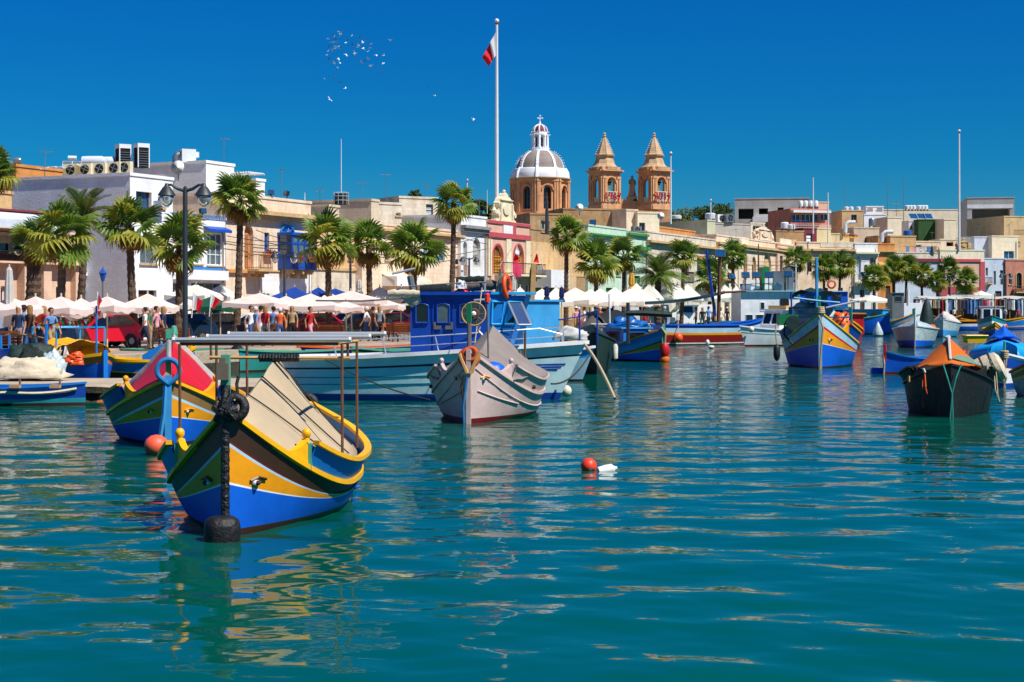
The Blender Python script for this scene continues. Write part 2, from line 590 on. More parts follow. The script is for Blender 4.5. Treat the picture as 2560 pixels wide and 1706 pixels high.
def wall_front(mb,w,z0,z1,holes,rd,mi=0):
    """front wall at y = 0 with holes (x0, x1, z0, z1, arch-spring or None) and reveals rd deep"""
    xs = sorted({0,w} | {h[0] for h in holes} | {h[1] for h in holes})
    zs = sorted({z0,z1} | {h[2] for h in holes} | {h[3] for h in holes})
    for i in range(len(xs) - 1):
        for j in range(len(zs) - 1):
            cx,cz = (xs[i] + xs[i + 1]) / 2,(zs[j] + zs[j + 1]) / 2
            if any(h[0] < cx < h[1] and h[2] < cz < h[3] for h in holes): continue
            mb.quad((xs[i],0,zs[j]),(xs[i + 1],0,zs[j]),(xs[i + 1],0,zs[j + 1]),(xs[i],0,zs[j + 1]),mi)
    for h in holes:
        a,b,c,d,sp = h[:5]
        top = sp if sp is not None else d
        mb.quad((a,0,c),(a,0,top),(a,rd,top),(a,rd,c),mi)
        mb.quad((b,0,c),(b,rd,c),(b,rd,top),(b,0,top),mi)
        mb.quad((a,0,c),(a,rd,c),(b,rd,c),(b,0,c),mi)
        if sp is None:
            mb.quad((a,0,d),(b,0,d),(b,rd,d),(a,rd,d),mi)
        else:
            A = arc(a,b,sp,d)
            for i in range(len(A) - 1):
                (xa,za),(xb,zb) = A[i],A[i + 1]
                mb.quad((xa,0,za),(xb,0,zb),(xb,0,d),(xa,0,d),mi)
                mb.quad((xa,0,za),(xa,rd,za),(xb,rd,zb),(xb,0,zb),mi)

def building(name,label,fr,o,px0,px1,ytop,depth,wallm,opens=(),base=.7,parapet=.5,cornice=(),sidem=None,ypx=None,cat='house',rd=.28,ztop=None,roofm='roof_top',width=None):
    """opens: (kind, px0, px1, py_top, py_bottom, opts)"""
    base = .7      # every house stands on the ground
    t0 = fr.t(px0,o)
    w = width if width else fr.t(px1,o) - t0
    root = thing(name,label,cat,fr.at(t0,o),fr.a)
    z1 = ztop if ztop else fr.z(ypx if ypx else (px0 + px1) / 2,ytop,o)
    X = lambda px: fr.t(px,o) - t0
    Z = lambda px,py: fr.z(px,py,o)
    holes = []; specs = []
    for q in opens:
        kind,a,b,yt,yb = q[:5]
        op = q[5] if len(q) > 5 else {}
        m_ = (a + b) / 2
        h = [X(a),X(b),Z(m_,yb),Z(m_,yt),None]
        if kind in ('arch','archdoor','niche'): h[4] = max(h[2] + .1,h[3] - (h[1] - h[0]) / 2)
        h[2] = max(h[2],base + .02)
        if kind not in ('balcony','band','sign','canopy','railing','panel','gallery','fan'):
            h[0] = max(.06,h[0]); h[1] = min(w - .06,h[1])
            holes.append(h)
        specs.append((kind,h,op))
    mb = MB()
    wall_front(mb,w,base,z1,holes,rd)
    zr = z1 - parapet
    d = depth
    mb.quad((0,0,base),(0,0,z1),(0,d,z1),(0,d,base),0)
    mb.quad((w,0,base),(w,d,base),(w,d,z1),(w,0,z1),0)
    mb.quad((0,d,base),(0,d,z1),(w,d,z1),(w,d,base),0)
    e = .2
    mb.quad((0,0,z1),(w,0,z1),(w - e,e,z1),(e,e,z1)); mb.quad((w,0,z1),(w,d,z1),(w - e,d - e,z1),(w - e,e,z1))
    mb.quad((w,d,z1),(0,d,z1),(e,d - e,z1),(w - e,d - e,z1)); mb.quad((0,d,z1),(0,0,z1),(e,e,z1),(e,d - e,z1))
    for a,b in (((e,e),(w - e,e)),((w - e,e),(w - e,d - e)),((w - e,d - e),(e,d - e)),((e,d - e),(e,e))):
        mb.quad((*a,z1),(*b,z1),(*b,zr),(*a,zr))
    ob('wall',mb,[wallm],root)
    rf = MB().quad((e,e,zr),(w - e,e,zr),(w - e,d - e,zr),(e,d - e,zr))
    ob('roof',rf,[roofm],root)
    cp = MB()
    h_ = .06
    loop = ((-h_,-h_),(w + h_,-h_),(w + h_,d + h_),(-h_,d + h_))
    inn = ((e + .01,e + .01),(w - e - .01,e + .01),(w - e - .01,d - e - .01),(e + .01,d - e - .01))
    cp.grid([[(*loop[i % 4],z1 - .14),(*loop[i % 4],z1 + .03),(*inn[i % 4],z1 + .03),(*inn[i % 4],z1 - .1)] for i in range(5)],close=True)
    ob('coping',cp,[wallm],root)
    if fr in (F1,F2) and w > 3:
        xp = w - .35 if len(name) % 2 else .3
        ob('drainpipe',MB().tube([(xp,-.09,base),(xp,-.09,z1 - 1.1),(xp,-.02,z1 - .8)],.045,5),['pole_grey'],root)
    for cy,th,pr,cm in cornice:          # (pixel row, height m, projection m, material)
        zc = fr.z((px0 + px1) / 2,cy,o)
        c = MB()
        c.box(-.02,w + .02,-pr,-.003,zc - th * .45,zc)
        c.box(-.01,w + .01,-pr * .6,-.003,zc - th,zc - th * .45 - .002)
        ob('cornice',c,[cm],root)
    for kind,h,op in specs:
        a,b,c,dd,sp = h
        fm = op.get('frame','trim_white'); pm = op.get('pane','pane')
        W,H = b - a,dd - c
        if kind in ('win','arch','archdoor'):
            f = MB(); ft = op.get('ft',.07)
            if sp is None:
                f.box(a,b,rd - .09,rd,c,c + ft); f.box(a,b,rd - .09,rd,dd - ft,dd)
                f.box(a,a + ft,rd - .09,rd,c + ft,dd - ft); f.box(b - ft,b,rd - .09,rd,c + ft,dd - ft)
                nx,nz = op.get('nx',2),op.get('nz',1)
                for i in range(1,nx): f.box(a + W * i / nx - .025,a + W * i / nx + .025,rd - .08,rd - .01,c + ft,dd - ft)
                for i in range(1,nz): f.box(a + ft,b - ft,rd - .078,rd - .012,c + H * i / nz - .025,c + H * i / nz + .025)
                wi = ob('window',f,[fm],root)
                ob('pane',MB().quad((a,rd - .04,c),(b,rd - .04,c),(b,rd - .04,dd),(a,rd - .04,dd)),[pm],wi)
            else:
                A = arc(a,b,sp,dd,10)
                f.box(a,a + ft,rd - .09,rd,c,sp); f.box(b - ft,b,rd - .09,rd,c,sp); f.box(a + ft,b - ft,rd - .09,rd,c,c + ft)
                mid = (a + b) / 2
                f.tube([(x,rd - .05,z) for x,z in A],ft * .6,4)
                nb = op.get('bars',2)
                for i in range(1,nb): f.box(a + W * i / nb - .022,a + W * i / nb + .022,rd - .08,rd - .02,c,sp + (dd - sp) * sin(math.acos(max(-1,min(1,1 - 2 * i / nb)))))
                for i in range(1,op.get('rows',2) + 1): f.box(a,b,rd - .082,rd - .018,c + (sp - c) * i / op.get('rows',2) - .025,c + (sp - c) * i / op.get('rows',2) + .025)
                wi = ob('window' if kind == 'arch' else 'door',f,[fm],root)
                pl = [(a,rd - .04,c),(b,rd - .04,c)] + [(x,rd - .04,z) for x,z in reversed(A)]
                ob('pane',MB().add(pl,[tuple(range(len(pl)))]),[pm],wi)
                if 'surround' in op:
                    s_ = MB(); t_ = op.get('st',.14)
                    path = [(a,c)] + A + [(b,c)]
                    out = []
                    for i,(x,z) in enumerate(path):
                        k = 0 if i == 0 else (10 if i == len(path) - 1 else i - 1)
                        out.append((x - cos(pi * k / 10) * t_,z + sin(pi * k / 10) * t_))
                    s_.grid([[(x,-.06,z) for x,z in path],[(x,-.06,z) for x,z in out]])
                    s_.grid([[(x,-.06,z) for x,z in out],[(x,-.004,z) for x,z in out]])
                    s_.grid([[(x,-.06,z) for x,z in path],[(x,-.004,z) for x,z in path]])
                    ob('surround',s_,[op['surround']],root)
            if op.get('sill',True) and kind == 'win':
                ob('sill',MB().box(a - .08,b + .08,-.1,.0 - .003,c - .09,c - .002),[op.get('sillm','trim_stone')],root)
            if 'surround' in op and sp is None:
                s_ = MB(); t_ = .14
                s_.box(a - t_,a - .002,-.05,-.003,c,dd + t_); s_.box(b + .002,b + t_,-.05,-.003,c,dd + t_); s_.box(a,b,-.05,-.003,dd + .002,dd + t_)
                ob('surround',s_,[op['surround']],root)
        elif kind == 'niche':
            A = arc(a,b,sp,dd,10)
            pl = [(a,rd,c),(b,rd,c)] + [(x,rd,z) for x,z in reversed(A)]
            ob('niche',MB().add(pl,[tuple(range(len(pl)))]),[op.get('back',wallm)],root)
            if 'door' in op:
                x0,x1 = a + W * .2,b - W * .2
                dm = MB().box(x0,x1,rd - .06,rd - .01,c,sp - .1)
                ob('door',dm,[op['door']],root)
        elif kind == 'shut':
            f = MB()
            nl = op.get('n',2); gap = .03
            for i in range(nl):
                x0 = a + W * i / nl + gap / 2; x1 = a + W * (i + 1) / nl - gap / 2
                f.box(x0,x0 + .07,rd - .12,rd - .04,c,dd); f.box(x1 - .07,x1,rd - .12,rd - .04,c,dd)
                f.box(x0 + .07,x1 - .07,rd - .12,rd - .04,c,c + .08); f.box(x0 + .07,x1 - .07,rd - .12,rd - .04,dd - .08,dd)
                f.box(x0 + .07,x1 - .07,rd - .12,rd - .04,(c + dd) / 2 - .04,(c + dd) / 2 + .04)
                k = max(4,int(H / .14))
                for j in range(k):
                    z = c + .1 + (H - .2) * (j + .5) / k
                    f.add([(x0 + .07,rd - .11,z - .05),(x1 - .07,rd - .11,z - .05),(x1 - .07,rd - .05,z + .04),(x0 + .07,rd - .05,z + .04)],[(0,1,2,3)])
            f.box(a,b,rd - .02,rd,c,dd)
            ob('shutter',f,[op.get('col','trim_blue')],root)
        elif kind == 'door':
            f = MB()
            nl = op.get('n',2)
            for i in range(nl):
                x0 = a + W * i / nl + .01; x1 = a + W * (i + 1) / nl - .01
                f.box(x0,x1,rd - .08,rd,c,dd)
                for z0_,z1_ in ((.08,.42),(.5,.92)):
                    f.box(x0 + .1,x1 - .1,rd - .11,rd - .082,c + H * z0_,c + H * z1_)
            ob('door',f,[op.get('col','trim_blue')],root)
        elif kind == 'dark':
            f = MB()
            dp = op.get('dp',2.5)
            f.quad((a,dp,c),(b,dp,c),(b,dp,dd),(a,dp,dd)); f.quad((a,rd,c),(a,rd,dd),(a,dp,dd),(a,dp,c)); f.quad((b,rd,c),(b,dp,c),(b,dp,dd),(b,rd,dd))
            f.quad((a,rd,dd),(b,rd,dd),(b,dp,dd),(a,dp,dd)); f.quad((a,rd,c),(a,dp,c),(b,dp,c),(b,rd,c))
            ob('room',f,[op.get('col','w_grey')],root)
            if op.get('glass'):
                g = MB(); n_ = op.get('nx',3)
                for i in range(n_ + 1):
                    xx = a + W * i / n_
                    g.box(max(a,xx - .04),min(b,xx + .04),rd - .1,rd - .02,c,dd)
                g.box(a,b,rd - .11,rd - .015,dd - .06,dd).box(a,b,rd - .11,rd - .015,c,c + .06)
                wi = ob('window',g,[fm],root)
                ob('pane',MB().quad((a,rd - .06,c),(b,rd - .06,c),(b,rd - .06,dd),(a,rd - .06,dd)),['pane'],wi)
        elif kind == 'band':
            ob('band',MB().box(a,b,-op.get('pr',.06),-.003,c,dd),[op.get('col','trim_blue')],root)
        elif kind == 'panel':
            ob('panel',MB().box(a,b,-op.get('pr',.05),-.003,c,dd),[op.get('col','trim_white')],root)
        elif kind == 'sign':
            s_ = ob('sign_board',MB().box(a,b,-.12,-.003,c,dd),[op.get('col','trim_white')],root)
        elif kind == 'canopy':
            pr = op.get('pr',1.2)
            f = MB()
            f.add([(a,-.01,dd),(b,-.01,dd),(b,-pr,dd - H * .55),(a,-pr,dd - H * .55),(a,-pr,c),(b,-pr,c),(a,-.01,dd - .05),(b,-.01,dd - .05),(a,-pr + .03,c),(b,-pr + .03,c)],
                  [(0,1,2,3),(3,2,5,4),(6,8,9,7),(0,3,4,8,6),(1,7,9,5,2)])
            ob('awning',f,[op.get('col','trim_white')],root)
        elif kind == 'railing':
            f = MB(); yy = op.get('y',-.06)
            f.box(a,b,yy - .03,yy + .03,dd - .06,dd); f.box(a,b,yy - .025,yy + .025,c,c + .05)
            k = max(3,int(W / op.get('sp',.16)))
            for i in range(k + 1):
                xx = a + W * i / k
                f.box(xx - .015,xx + .015,yy - .015,yy + .015,c + .05,dd - .06)
            if op.get('x'):
                for i in range(k):
                    x0,x1 = a + W * i / k,a + W * (i + 1) / k
                    f.tube([(x0,yy,c),(x1,yy,dd)],.012,3); f.tube([(x1,yy,c),(x0,yy,dd)],.012,3)
            ob('railing',f,[op.get('col','rail_iron')],root)
        elif kind == 'balcony':
            pr = op.get('pr',.9)
            sl = MB().box(a,b,-pr,-.003,c - .16,c)
            for xx in (a + .15,(a + b) / 2,b - .15):
                sl.prism([(xx - .1,c - .16),(xx + .1,c - .16),(xx + .1,c - .5),(xx - .1,c - .5)],-.35,-.004)
                sl.prism([(xx - .09,c - .165),(xx + .09,c - .165),(xx + .09,c - .3),(xx - .09,c - .3)],-.7,-.35)
            ba = ob('balcony',sl,[op.get('slab','trim_stone')],root)
            f = MB()
            col = op.get('col','rail_iron')
            loop = [(a + .04,0),(a + .04,-pr + .05),(b - .04,-pr + .05),(b - .04,0)]
            for i in range(3):
                (x0,y0),(x1,y1) = loop[i],loop[i + 1]
                f.tube([(x0,y0,dd),(x1,y1,dd)],.035,4); f.tube([(x0,y0,c + .08),(x1,y1,c + .08)],.025,4)
                L_ = sqrt((x1 - x0) ** 2 + (y1 - y0) ** 2); k = max(2,int(L_ / op.get('sp',.14)))
                for j in range(k + 1):
                    xx,y_ = lerp(x0,x1,j / k),lerp(y0,y1,j / k)
                    f.tube([(xx,y_,c),(xx,y_,dd)],.016 if not op.get('fat') else .04,4,caps=False)
            ob('railing',f,[col],ba)
        elif kind == 'gallery':
            pr = op.get('pr',1.1); cm = op.get('col','trim_blue')
            g = MB()
            g.box(a,b,-pr,-.003,c,c + H * .36); g.box(a - .06,b + .06,-pr - .08,-.003,dd - .18,dd); g.box(a - .03,b + .03,-pr - .03,-.003,c + H * .36,c + H * .4)
            k = 4
            for i in range(k + 1):
                xx = lerp(a + .05,b - .05,i / k)
                g.box(xx - .06,xx + .06,-pr,-pr + .1,c + H * .4,dd - .18)
            for xx in (a + .0,b - .1):
                g.box(xx,xx + .1,-pr + .1,-pr + .16,c + H * .4,dd - .18); g.box(xx,xx + .1,-.12,-.004,c + H * .4,dd - .18)
                g.box(xx,xx + .1,-pr + .16,-.12,c + H * .68,c + H * .73)
            g.box(a,b,-pr + .01,-pr + .09,c + H * .68,c + H * .74)
            for i in range(k):       # raised panels
                x0 = lerp(a + .05,b - .05,i / k) + .12; x1 = lerp(a + .05,b - .05,(i + 1) / k) - .12
                g.box(x0,x1,-pr - .03,-pr - .001,c + H * .06,c + H * .3)
            gl = ob('gallery',g,[cm],root)
            for i in range(k):
                x0 = lerp(a + .05,b - .05,i / k) + .06; x1 = lerp(a + .05,b - .05,(i + 1) / k) - .06
                for z0_,z1_ in ((.4,.68),(.74,.9)):
                    ob('pane',MB().quad((x0,-pr + .05,c + H * z0_),(x1,-pr + .05,c + H * z0_),(x1,-pr + .05,c + H * z1_),(x0,-pr + .05,c + H * z1_)),['pane_pale'],gl)
            ob('pane',MB().quad((a + .05,-pr + .16,c + H * .4),(a + .05,-.12,c + H * .4),(a + .05,-.12,dd - .18),(a + .05,-pr + .16,dd - .18)),['pane_pale'],gl)
            for xx in (a + .2,(a + b) / 2 - .1,b - .4):
                br = MB()
                br.prism([(xx,c - .003),(xx + .2,c - .003),(xx + .2,c - .55),(xx,c - .55)],-.5,-.003)
                br.prism([(xx + .02,c - .004),(xx + .18,c - .004),(xx + .18,c - .28),(xx + .02,c - .28)],-pr + .1,-.5)
                ob('bracket',br,['trim_stone'],root)
        elif kind == 'fan':
            A = arc(a,b,c,dd,10)
            f = MB().tube([(x,-.06,z) for x,z in A],.07,5)
            f.box(a,b,-.1,-.02,c,c + .1)
            for i in (2,4,6,8): f.tube([((a + b) / 2,-.05,c + .05),(A[i][0],-.05,A[i][1])],.03,4)
            wi = ob('fanlight',f,[op.get('col','trim_sky')],root)
            ob('pane',MB().add([(x,-.02,z) for x,z in A],[tuple(range(len(A)))]),['pane_blue'],wi)
    root['w'] = w; root['z1'] = z1
    return root

def rooted(root,x,y,dz=0):
    """a place on the flat roof of a building"""
    return root.matrix_basis @ Vector((x,y,root['z1'] + dz)) if False else Vector(root.location) + Vector((cos(root.rotation_euler.z) * x - sin(root.rotation_euler.z) * y,sin(root.rotation_euler.z) * x + cos(root.rotation_euler.z) * y,root['z1'] + dz))

B = building
# --- left end
A1 = B('restaurant','pink stone restaurant at the left edge with dark glazed terrace',F1,0,-90,193,585,9,'w_pinkstone',
  [('dark',-60,31,574,628,dict(glass=1,nx=2,col='dark_room')),('dark',42,84,574,628,dict(glass=1,nx=2,col='dark_room')),('dark',95,150,578,630,dict(glass=1,nx=2,col='dark_room')),
   ('railing',-60,42,628,654,dict(col='lattice',sp=.1,x=1,y=-.45)),('railing',60,120,630,656,dict(col='lattice',sp=.1,x=1,y=-.45)),
   ('panel',-90,193,655,660,dict(col='w_pinkstone',pr=.6)),
   ('panel',42,60,624,792,dict(col='w_pinkstone',pr=.5)),('panel',96,116,660,800,dict(col='w_pinkstone',pr=.35)),('panel',176,191,660,800,dict(col='w_pinkstone',pr=.35)),
   ('win',2,16,716,790,dict(nx=1)),('win',66,92,715,800,dict(nx=2,frame='trim_brown')),('win',140,152,718,790,dict(nx=1,frame='trim_brown')),
   ('canopy',-90,112,528,574,dict(pr=1.6,col='w_whiteblue')),('band',-90,112,523,528,dict(col='trim_maroon',pr=.3))],ypx=50,cat='restaurant')
B('house','orange stone upper storey peeping over the restaurant awning, far left',F1,4,-60,30,478,4,'w_honey',ypx=10)
F3 = Fr((P(325,0,86).x,86),radians(64))
W1 = B('house','big whitewashed house whose long shaded side wall rises behind the palms',F3,0,325,432,433,8.3,'w_white',
  [('win',340,379,480,526,dict(nx=2,frame='trim_brown',pane='pane_blue')),('win',394,411,492,520,dict(nx=2,pane='pane_blue')),('win',350,392,604,660,dict(nx=2,frame='trim_grey',pane='pane_pale')),
   ('panel',383,402,503,520,dict(col='w_whiteblue',pr=.6)),('door',346,391,726,800,dict(col='trim_brown'))],ypx=326)
B('house','white block on the skyline behind the big white house with ducts on top',Fr((P(515,0,100).x,100),radians(64)),0,515,585,402,5.7,'w_white',ypx=516,base=4)
STUB = B('house','low white roof storey with a slatted pergola right of the white block',Fr((P(640,0,104).x,104),radians(64)),0,640,662,447,4.0,'w_white',ypx=641,base=4)
B('house','white shop with blue trims and a big corner window beside the yellow stone house',F1,0,396,563,540,6,'w_white',
  [('band',424,563,536,545,dict(col='trim_sky')),('canopy',508,563,567,582,dict(col='trim_blue',pr=.5)),('win',518,560,583,664,dict(nx=3,nz=3,pane='pane_pale')),
   ('win',430,462,556,600,dict(nx=2,pane='pane_pale')),('win',480,506,590,660,dict(nx=2,nz=2,pane='pane_pale')),('band',424,563,667,674,dict(col='trim_sky')),('panel',424,563,676,700,dict(col='w_white',pr=.25)),
   ('dark',432,466,708,800,dict(glass=1,col='dark_room',frame='trim_grey')),('dark',478,556,708,800,dict(glass=1,nx=4,col='dark_room',frame='trim_grey'))],ypx=500)
B('shop','small pale blue shopfront with blue doors left of the white wall',F1,2.2,193,262,640,4,'w_paleblue',
  [('door',203,218,724,800,dict(col='trim_blue')),('door',232,246,720,800,dict(col='trim_blue')),('sign',234,249,696,711),('band',195,258,684,690,dict(col='trim_white',pr=.2)),('band',222,254,652,656,dict(col='trim_grey',pr=.05)),('band',225,250,668,671,dict(col='trim_grey',pr=.05))],ypx=230,cat='shop')
# --- yellow stone house with the blue gallery
YH = B('house','honey stone house with a bright blue enclosed wooden balcony',F1,0,564,777,493,11,'w_sand',
  [('niche',611,633,563,672,dict(back='w_orange',door='rail_wood')),('shut',661,673,582,630,dict(col='trim_blue')),('gallery',694,756,584,675),('fan',700,733,564,584),
   ('balcony',612,650,638,673,dict(col='rail_wood',pr=1)),('panel',648,776,678,790,dict(col='w_chalk',pr=.08)),('panel',564,646,676,683,dict(col='w_orange',pr=.2)),
   ('door',626,640,740,800,dict(col='trim_blue')),('door',706,735,735,800,dict(col='trim_blue')),('door',660,680,735,800,dict(col='trim_sky'))],
  cornice=[(530,.55,.55,'trim_stone'),(676,.2,.15,'trim_stone')],ypx=670)
B('house','brown stone house with a rough lower storey right of the blue balcony',F1,.6,778,905,562,9,'w_honey',
  [('win',803,817,600,640,dict(nx=2,frame='trim_brown')),('win',870,882,612,650,dict(nx=2,frame='trim_brown')),('panel',778,904,676,800,dict(col='w_weather',pr=.06)),('panel',778,904,670,677,dict(col='trim_stone',pr=.16)),
   ('door',790,806,730,800,dict(col='rail_wood')),('win',828,842,720,760,dict(frame='trim_brown')),('door',880,898,735,800,dict(col='trim_brown'))],ypx=840)
BG1 = B('house','plain beige box on the roofline with one pale patch on its wall',Fr((P(928,0,118).x,118),ANG1),0,928,947,498,6.2,'w_beige',ypx=928,base=4)
B('house','low grey beige roof room left of the water tank cage',Fr((P(822,0,112).x,112),ANG1),0,822,848,512,4,'w_beige',ypx=822,base=4)
BG2 = B('house','weathered pale stone rooms with dark stains high above the palms',Fr((P(998,0,132).x,132),radians(30)),0,998,1094,491,8,'w_weather',
  [('shut',1065,1083,511,541,dict(col='metal_grey',n=1))],ypx=1000,base=4)
B('house','flaking white wall below the weathered rooftop rooms',Fr((P(947,0,122).x,122),radians(38)),0,947,1004,506,4,'w_weather',[('win',990,1002,532,540,dict(nx=1))],ypx=950,base=4)
B('house','pale stone terrace front with blue shutters half hidden by palms',F1,0,905,1152,566,8,'w_sand',
  [('shut',1097,1112,606,652,dict(col='trim_sky')),('shut',1058,1068,610,680,dict(col='trim_sky')),('win',962,974,606,650,dict(frame='trim_brown')),('win',924,938,600,640,dict(frame='trim_white')),('win',1018,1030,606,650,dict(frame='trim_brown')),
   ('railing',1130,1150,665,690,dict(col='rail_wood',y=-.1)),('canopy',955,1050,686,716,dict(col='trim_cream',pr=1)),('panel',955,1012,692,716,dict(col='trim_white',pr=1.2)),
   ('door',957,978,735,800,dict(col='trim_yellow')),('door',1002,1018,735,800,dict(col='trim_maroon')),('win',1040,1060,730,770,dict())],
  cornice=[(578,.4,.4,'trim_stone')],ypx=1030)
B('house','white house with a tall round-headed niche left of the pink club house',F1,-.3,1152,1216,540,8,'w_chalk',
  [('niche',1182,1201,596,668,dict(back='w_grey')),('niche',1158,1168,604,680,dict(back='w_grey')),('win',1160,1170,700,760,dict(nx=1)),('door',1180,1200,720,800,dict(col='trim_sky')),('railing',1152,1166,664,690,dict(col='rail_wood',y=-.3))],
  cornice=[(566,.5,.45,'trim_grey')],ypx=1184)
# --- pink club house
PK = B('club_house','pink club house with red trims, pointed windows and a carved cream crest',F1,-.4,1219,1324,556,9,'w_pink',
  [('arch',1232,1256,613,686,dict(frame='trim_yellow',pane='trim_brown',surround='trim_red',bars=6,rows=6,ft=.05)),('arch',1284,1307,613,686,dict(frame='trim_yellow',pane='trim_brown',surround='trim_red',bars=6,rows=6,ft=.05)),
   ('band',1219,1324,556,563,dict(col='trim_red',pr=.1)),('band',1219,1324,585,597,dict(col='trim_red',pr=.14)),('sign',1256,1279,564,588),('band',1279,1288,564,588,dict(col='trim_red',pr=.1)),
   ('panel',1264,1276,598,690,dict(col='trim_cream',pr=.1)),('panel',1313,1324,598,690,dict(col='trim_cream',pr=.1)),('panel',1219,1228,598,690,dict(col='trim_cream',pr=.1)),
   ('balcony',1236,1334,660,687,dict(col='rail_iron',pr=1.2,slab='trim_cream',fat=0,sp=.25)),('door',1256,1272,735,800,dict(col='trim_red')),('win',1296,1312,735,775)],ypx=1270,cat='club house')
B('house','tall brown stone house with streaked upper wall behind a white awning box',F1,.5,1325,1472,578,10,'w_brown',
  [('panel',1325,1470,610,690,dict(col='w_honey',pr=.05)),('win',1432,1444,620,668,dict(frame='trim_brown')),('win',1352,1374,552,580,dict(nx=3)),
   ('sign',1340,1353,666,680,dict(col='trim_grey')),('panel',1338,1384,676,720,dict(col='trim_white',pr=1.5)),('panel',1384,1440,690,800,dict(col='w_tan',pr=.04)),('door',1390,1406,735,800,dict(col='trim_brown')),('door',1424,1440,735,800,dict(col='trim_green'))],ypx=1400)
B('house','long stone roof wall with dark weathering under the church dome',Fr((P(1325,0,162).x,162),radians(20)),0,1325,1408,534,6,'w_brown',ypx=1365,base=4)
B('house','stained stone block between the dome and the bell towers',Fr((P(1408,0,170).x,170),radians(15)),0,1408,1567,522,6,'w_brown',ypx=1480,base=4)
B('house','sandstone end wall beside the cream block below the bell towers',Fr((P(1566,0,169).x,169),radians(30)),0,1566,1594,524,6,'w_sand',ypx=1580,base=4)
B('house','smooth cream block with one tall window below the right bell tower',Fr((P(1594,0,169).x,169),radians(22)),0,1594,1648,531,7,'w_cream',[('win',1598,1613,557,583,dict(nx=2,frame='trim_grey'))],ypx=1620,base=4)
B('house','mint green house with stepped gable and dark green bands',F1,.2,1470,1568,565,8,'w_mint',
  [('band',1470,1568,588,592,dict(col='trim_green',pr=.4)),('win',1500,1512,640,690,dict(frame='trim_green')),('win',1540,1552,640,690,dict(frame='trim_green')),('door',1515,1532,720,800,dict(col='trim_green')),('band',1470,1568,612,615,dict(col='trim_white',pr=.1))],ypx=1500)
B('house','lower mint green wing with green parapet band right of the stepped gable',F1,.1,1568,1617,584,8,'w_mint',
  [('band',1568,1617,584,590,dict(col='trim_green',pr=.3)),('band',1590,1617,618,627,dict(col='trim_green',pr=.5)),('door',1584,1600,690,760,dict(col='trim_green')),('win',1574,1582,650,680,dict(frame='trim_green'))],ypx=1600)
B('house','sandstone row with a dark cornice and a carved plaque beside the date palm',F1,0,1617,1790,588,8,'w_weather',
  [('win',1650,1660,640,680,dict(frame='trim_brown')),('sign',1664,1686,686,708,dict(col='w_cream')),('win',1712,1722,650,690,dict(frame='trim_brown')),('railing',1712,1734,680,706),('canopy',1742,1760,640,660,dict(col='rail_wood',pr=.6)),('arch',1765,1775,630,690,dict(frame='trim_brown')),('door',1690,1702,720,790,dict(col='trim_brown'))],
  cornice=[(610,.5,.5,'trim_stone')],ypx=1700)
B('house','pale olive block behind the sandstone row with pale grid end wall',Fr((P(1768,0,192).x,192),radians(38)),0,1768,1788,550,9,'w_pistachio',ypx=1768,base=4)
B('house','rust stone roof hut sitting behind the sandstone cornice',F1,3,1636,1738,572,3,'w_orange',ypx=1690,base=4)
B('house','narrow cream front with a green balcony door between the sandstone row and the scrolled parapet',F1,-.25,1800,1846,618,6,'w_cream',[('shut',1808,1816,640,684,dict(col='trim_green')),('shut',1828,1836,644,672,dict(col='trim_green')),('balcony',1803,1822,684,698,dict(pr=.8)),('door',1812,1824,720,780,dict(col='trim_brown'))],cornice=[(626,.3,.3,'trim_cream')],ypx=1820)
PAR = B('house','ornate sandstone house with tall round arches and scrolled parapet',F1,0,1790,1990,600,8,'w_sand',
  [('niche',1859,1868,632,706,dict(back='w_orange',door='trim_brown')),('niche',1880,1890,642,700,dict(back='w_honey',door='trim_brown')),('niche',1909,1928,630,700,dict(back='w_honey',door='trim_brown')),('niche',1962,1974,641,690,dict(back='w_orange')),('win',1939,1944,652,692,dict(nx=1)),
   ('panel',1846,1872,594,612,dict(col='w_cream',pr=.05)),('panel',1948,1980,598,616,dict(col='w_cream',pr=.05)),('panel',1981,1990,600,614,dict(col='w_honey',pr=.05)),('door',1850,1858,710,770,dict(col='trim_blue')),('door',1900,1910,720,780,dict(col='trim_brown')),('win',1925,1938,725,760)],
  cornice=[(617,.6,.5,'trim_stone')],ypx=1890)
B('house','grey rendered block with white patch behind the scrolled parapet',Fr((P(1788,0,199).x,199),radians(30)),0,1788,1877,558,8,'w_grey',[('win',1878,1876,565,580,dict(nx=2))][:0],ypx=1800,base=4)
B('house','small glazed roof room with white frame above the scrolled parapet',Fr((P(1877,0,209).x,209),radians(22)),0,1877,1912,557,6,'w_cream',[('win',1882,1908,564,580,dict(nx=3))],ypx=1890,base=4)
B('house','dark rough stone wall left of the plum coloured wall',Fr((P(1940,0,219).x,219),radians(20)),0,1940,2010,577,5,'w_brown',ypx=1970,base=4)
B('house','plum red wall with a pale doorway and a yellow end',Fr((P(2010,0,223).x,223),radians(20)),0,2008,2042,571,6,'w_plum',[('shut',2016,2030,584,607,dict(col='metal_grey',n=1))],ypx=2030,base=4)
B('house','yellow roof wall right of the plum red wall',Fr((P(2042,0,225).x,225),radians(20)),0,2042,2077,571,6,'w_lemon',ypx=2060,base=4)
B('house','olive yellow terrace parapet with flower tubs',Fr((P(2077,0,226).x,226),radians(8)),0,2077,2170,584,5,'w_lemon',ypx=2110,base=4)
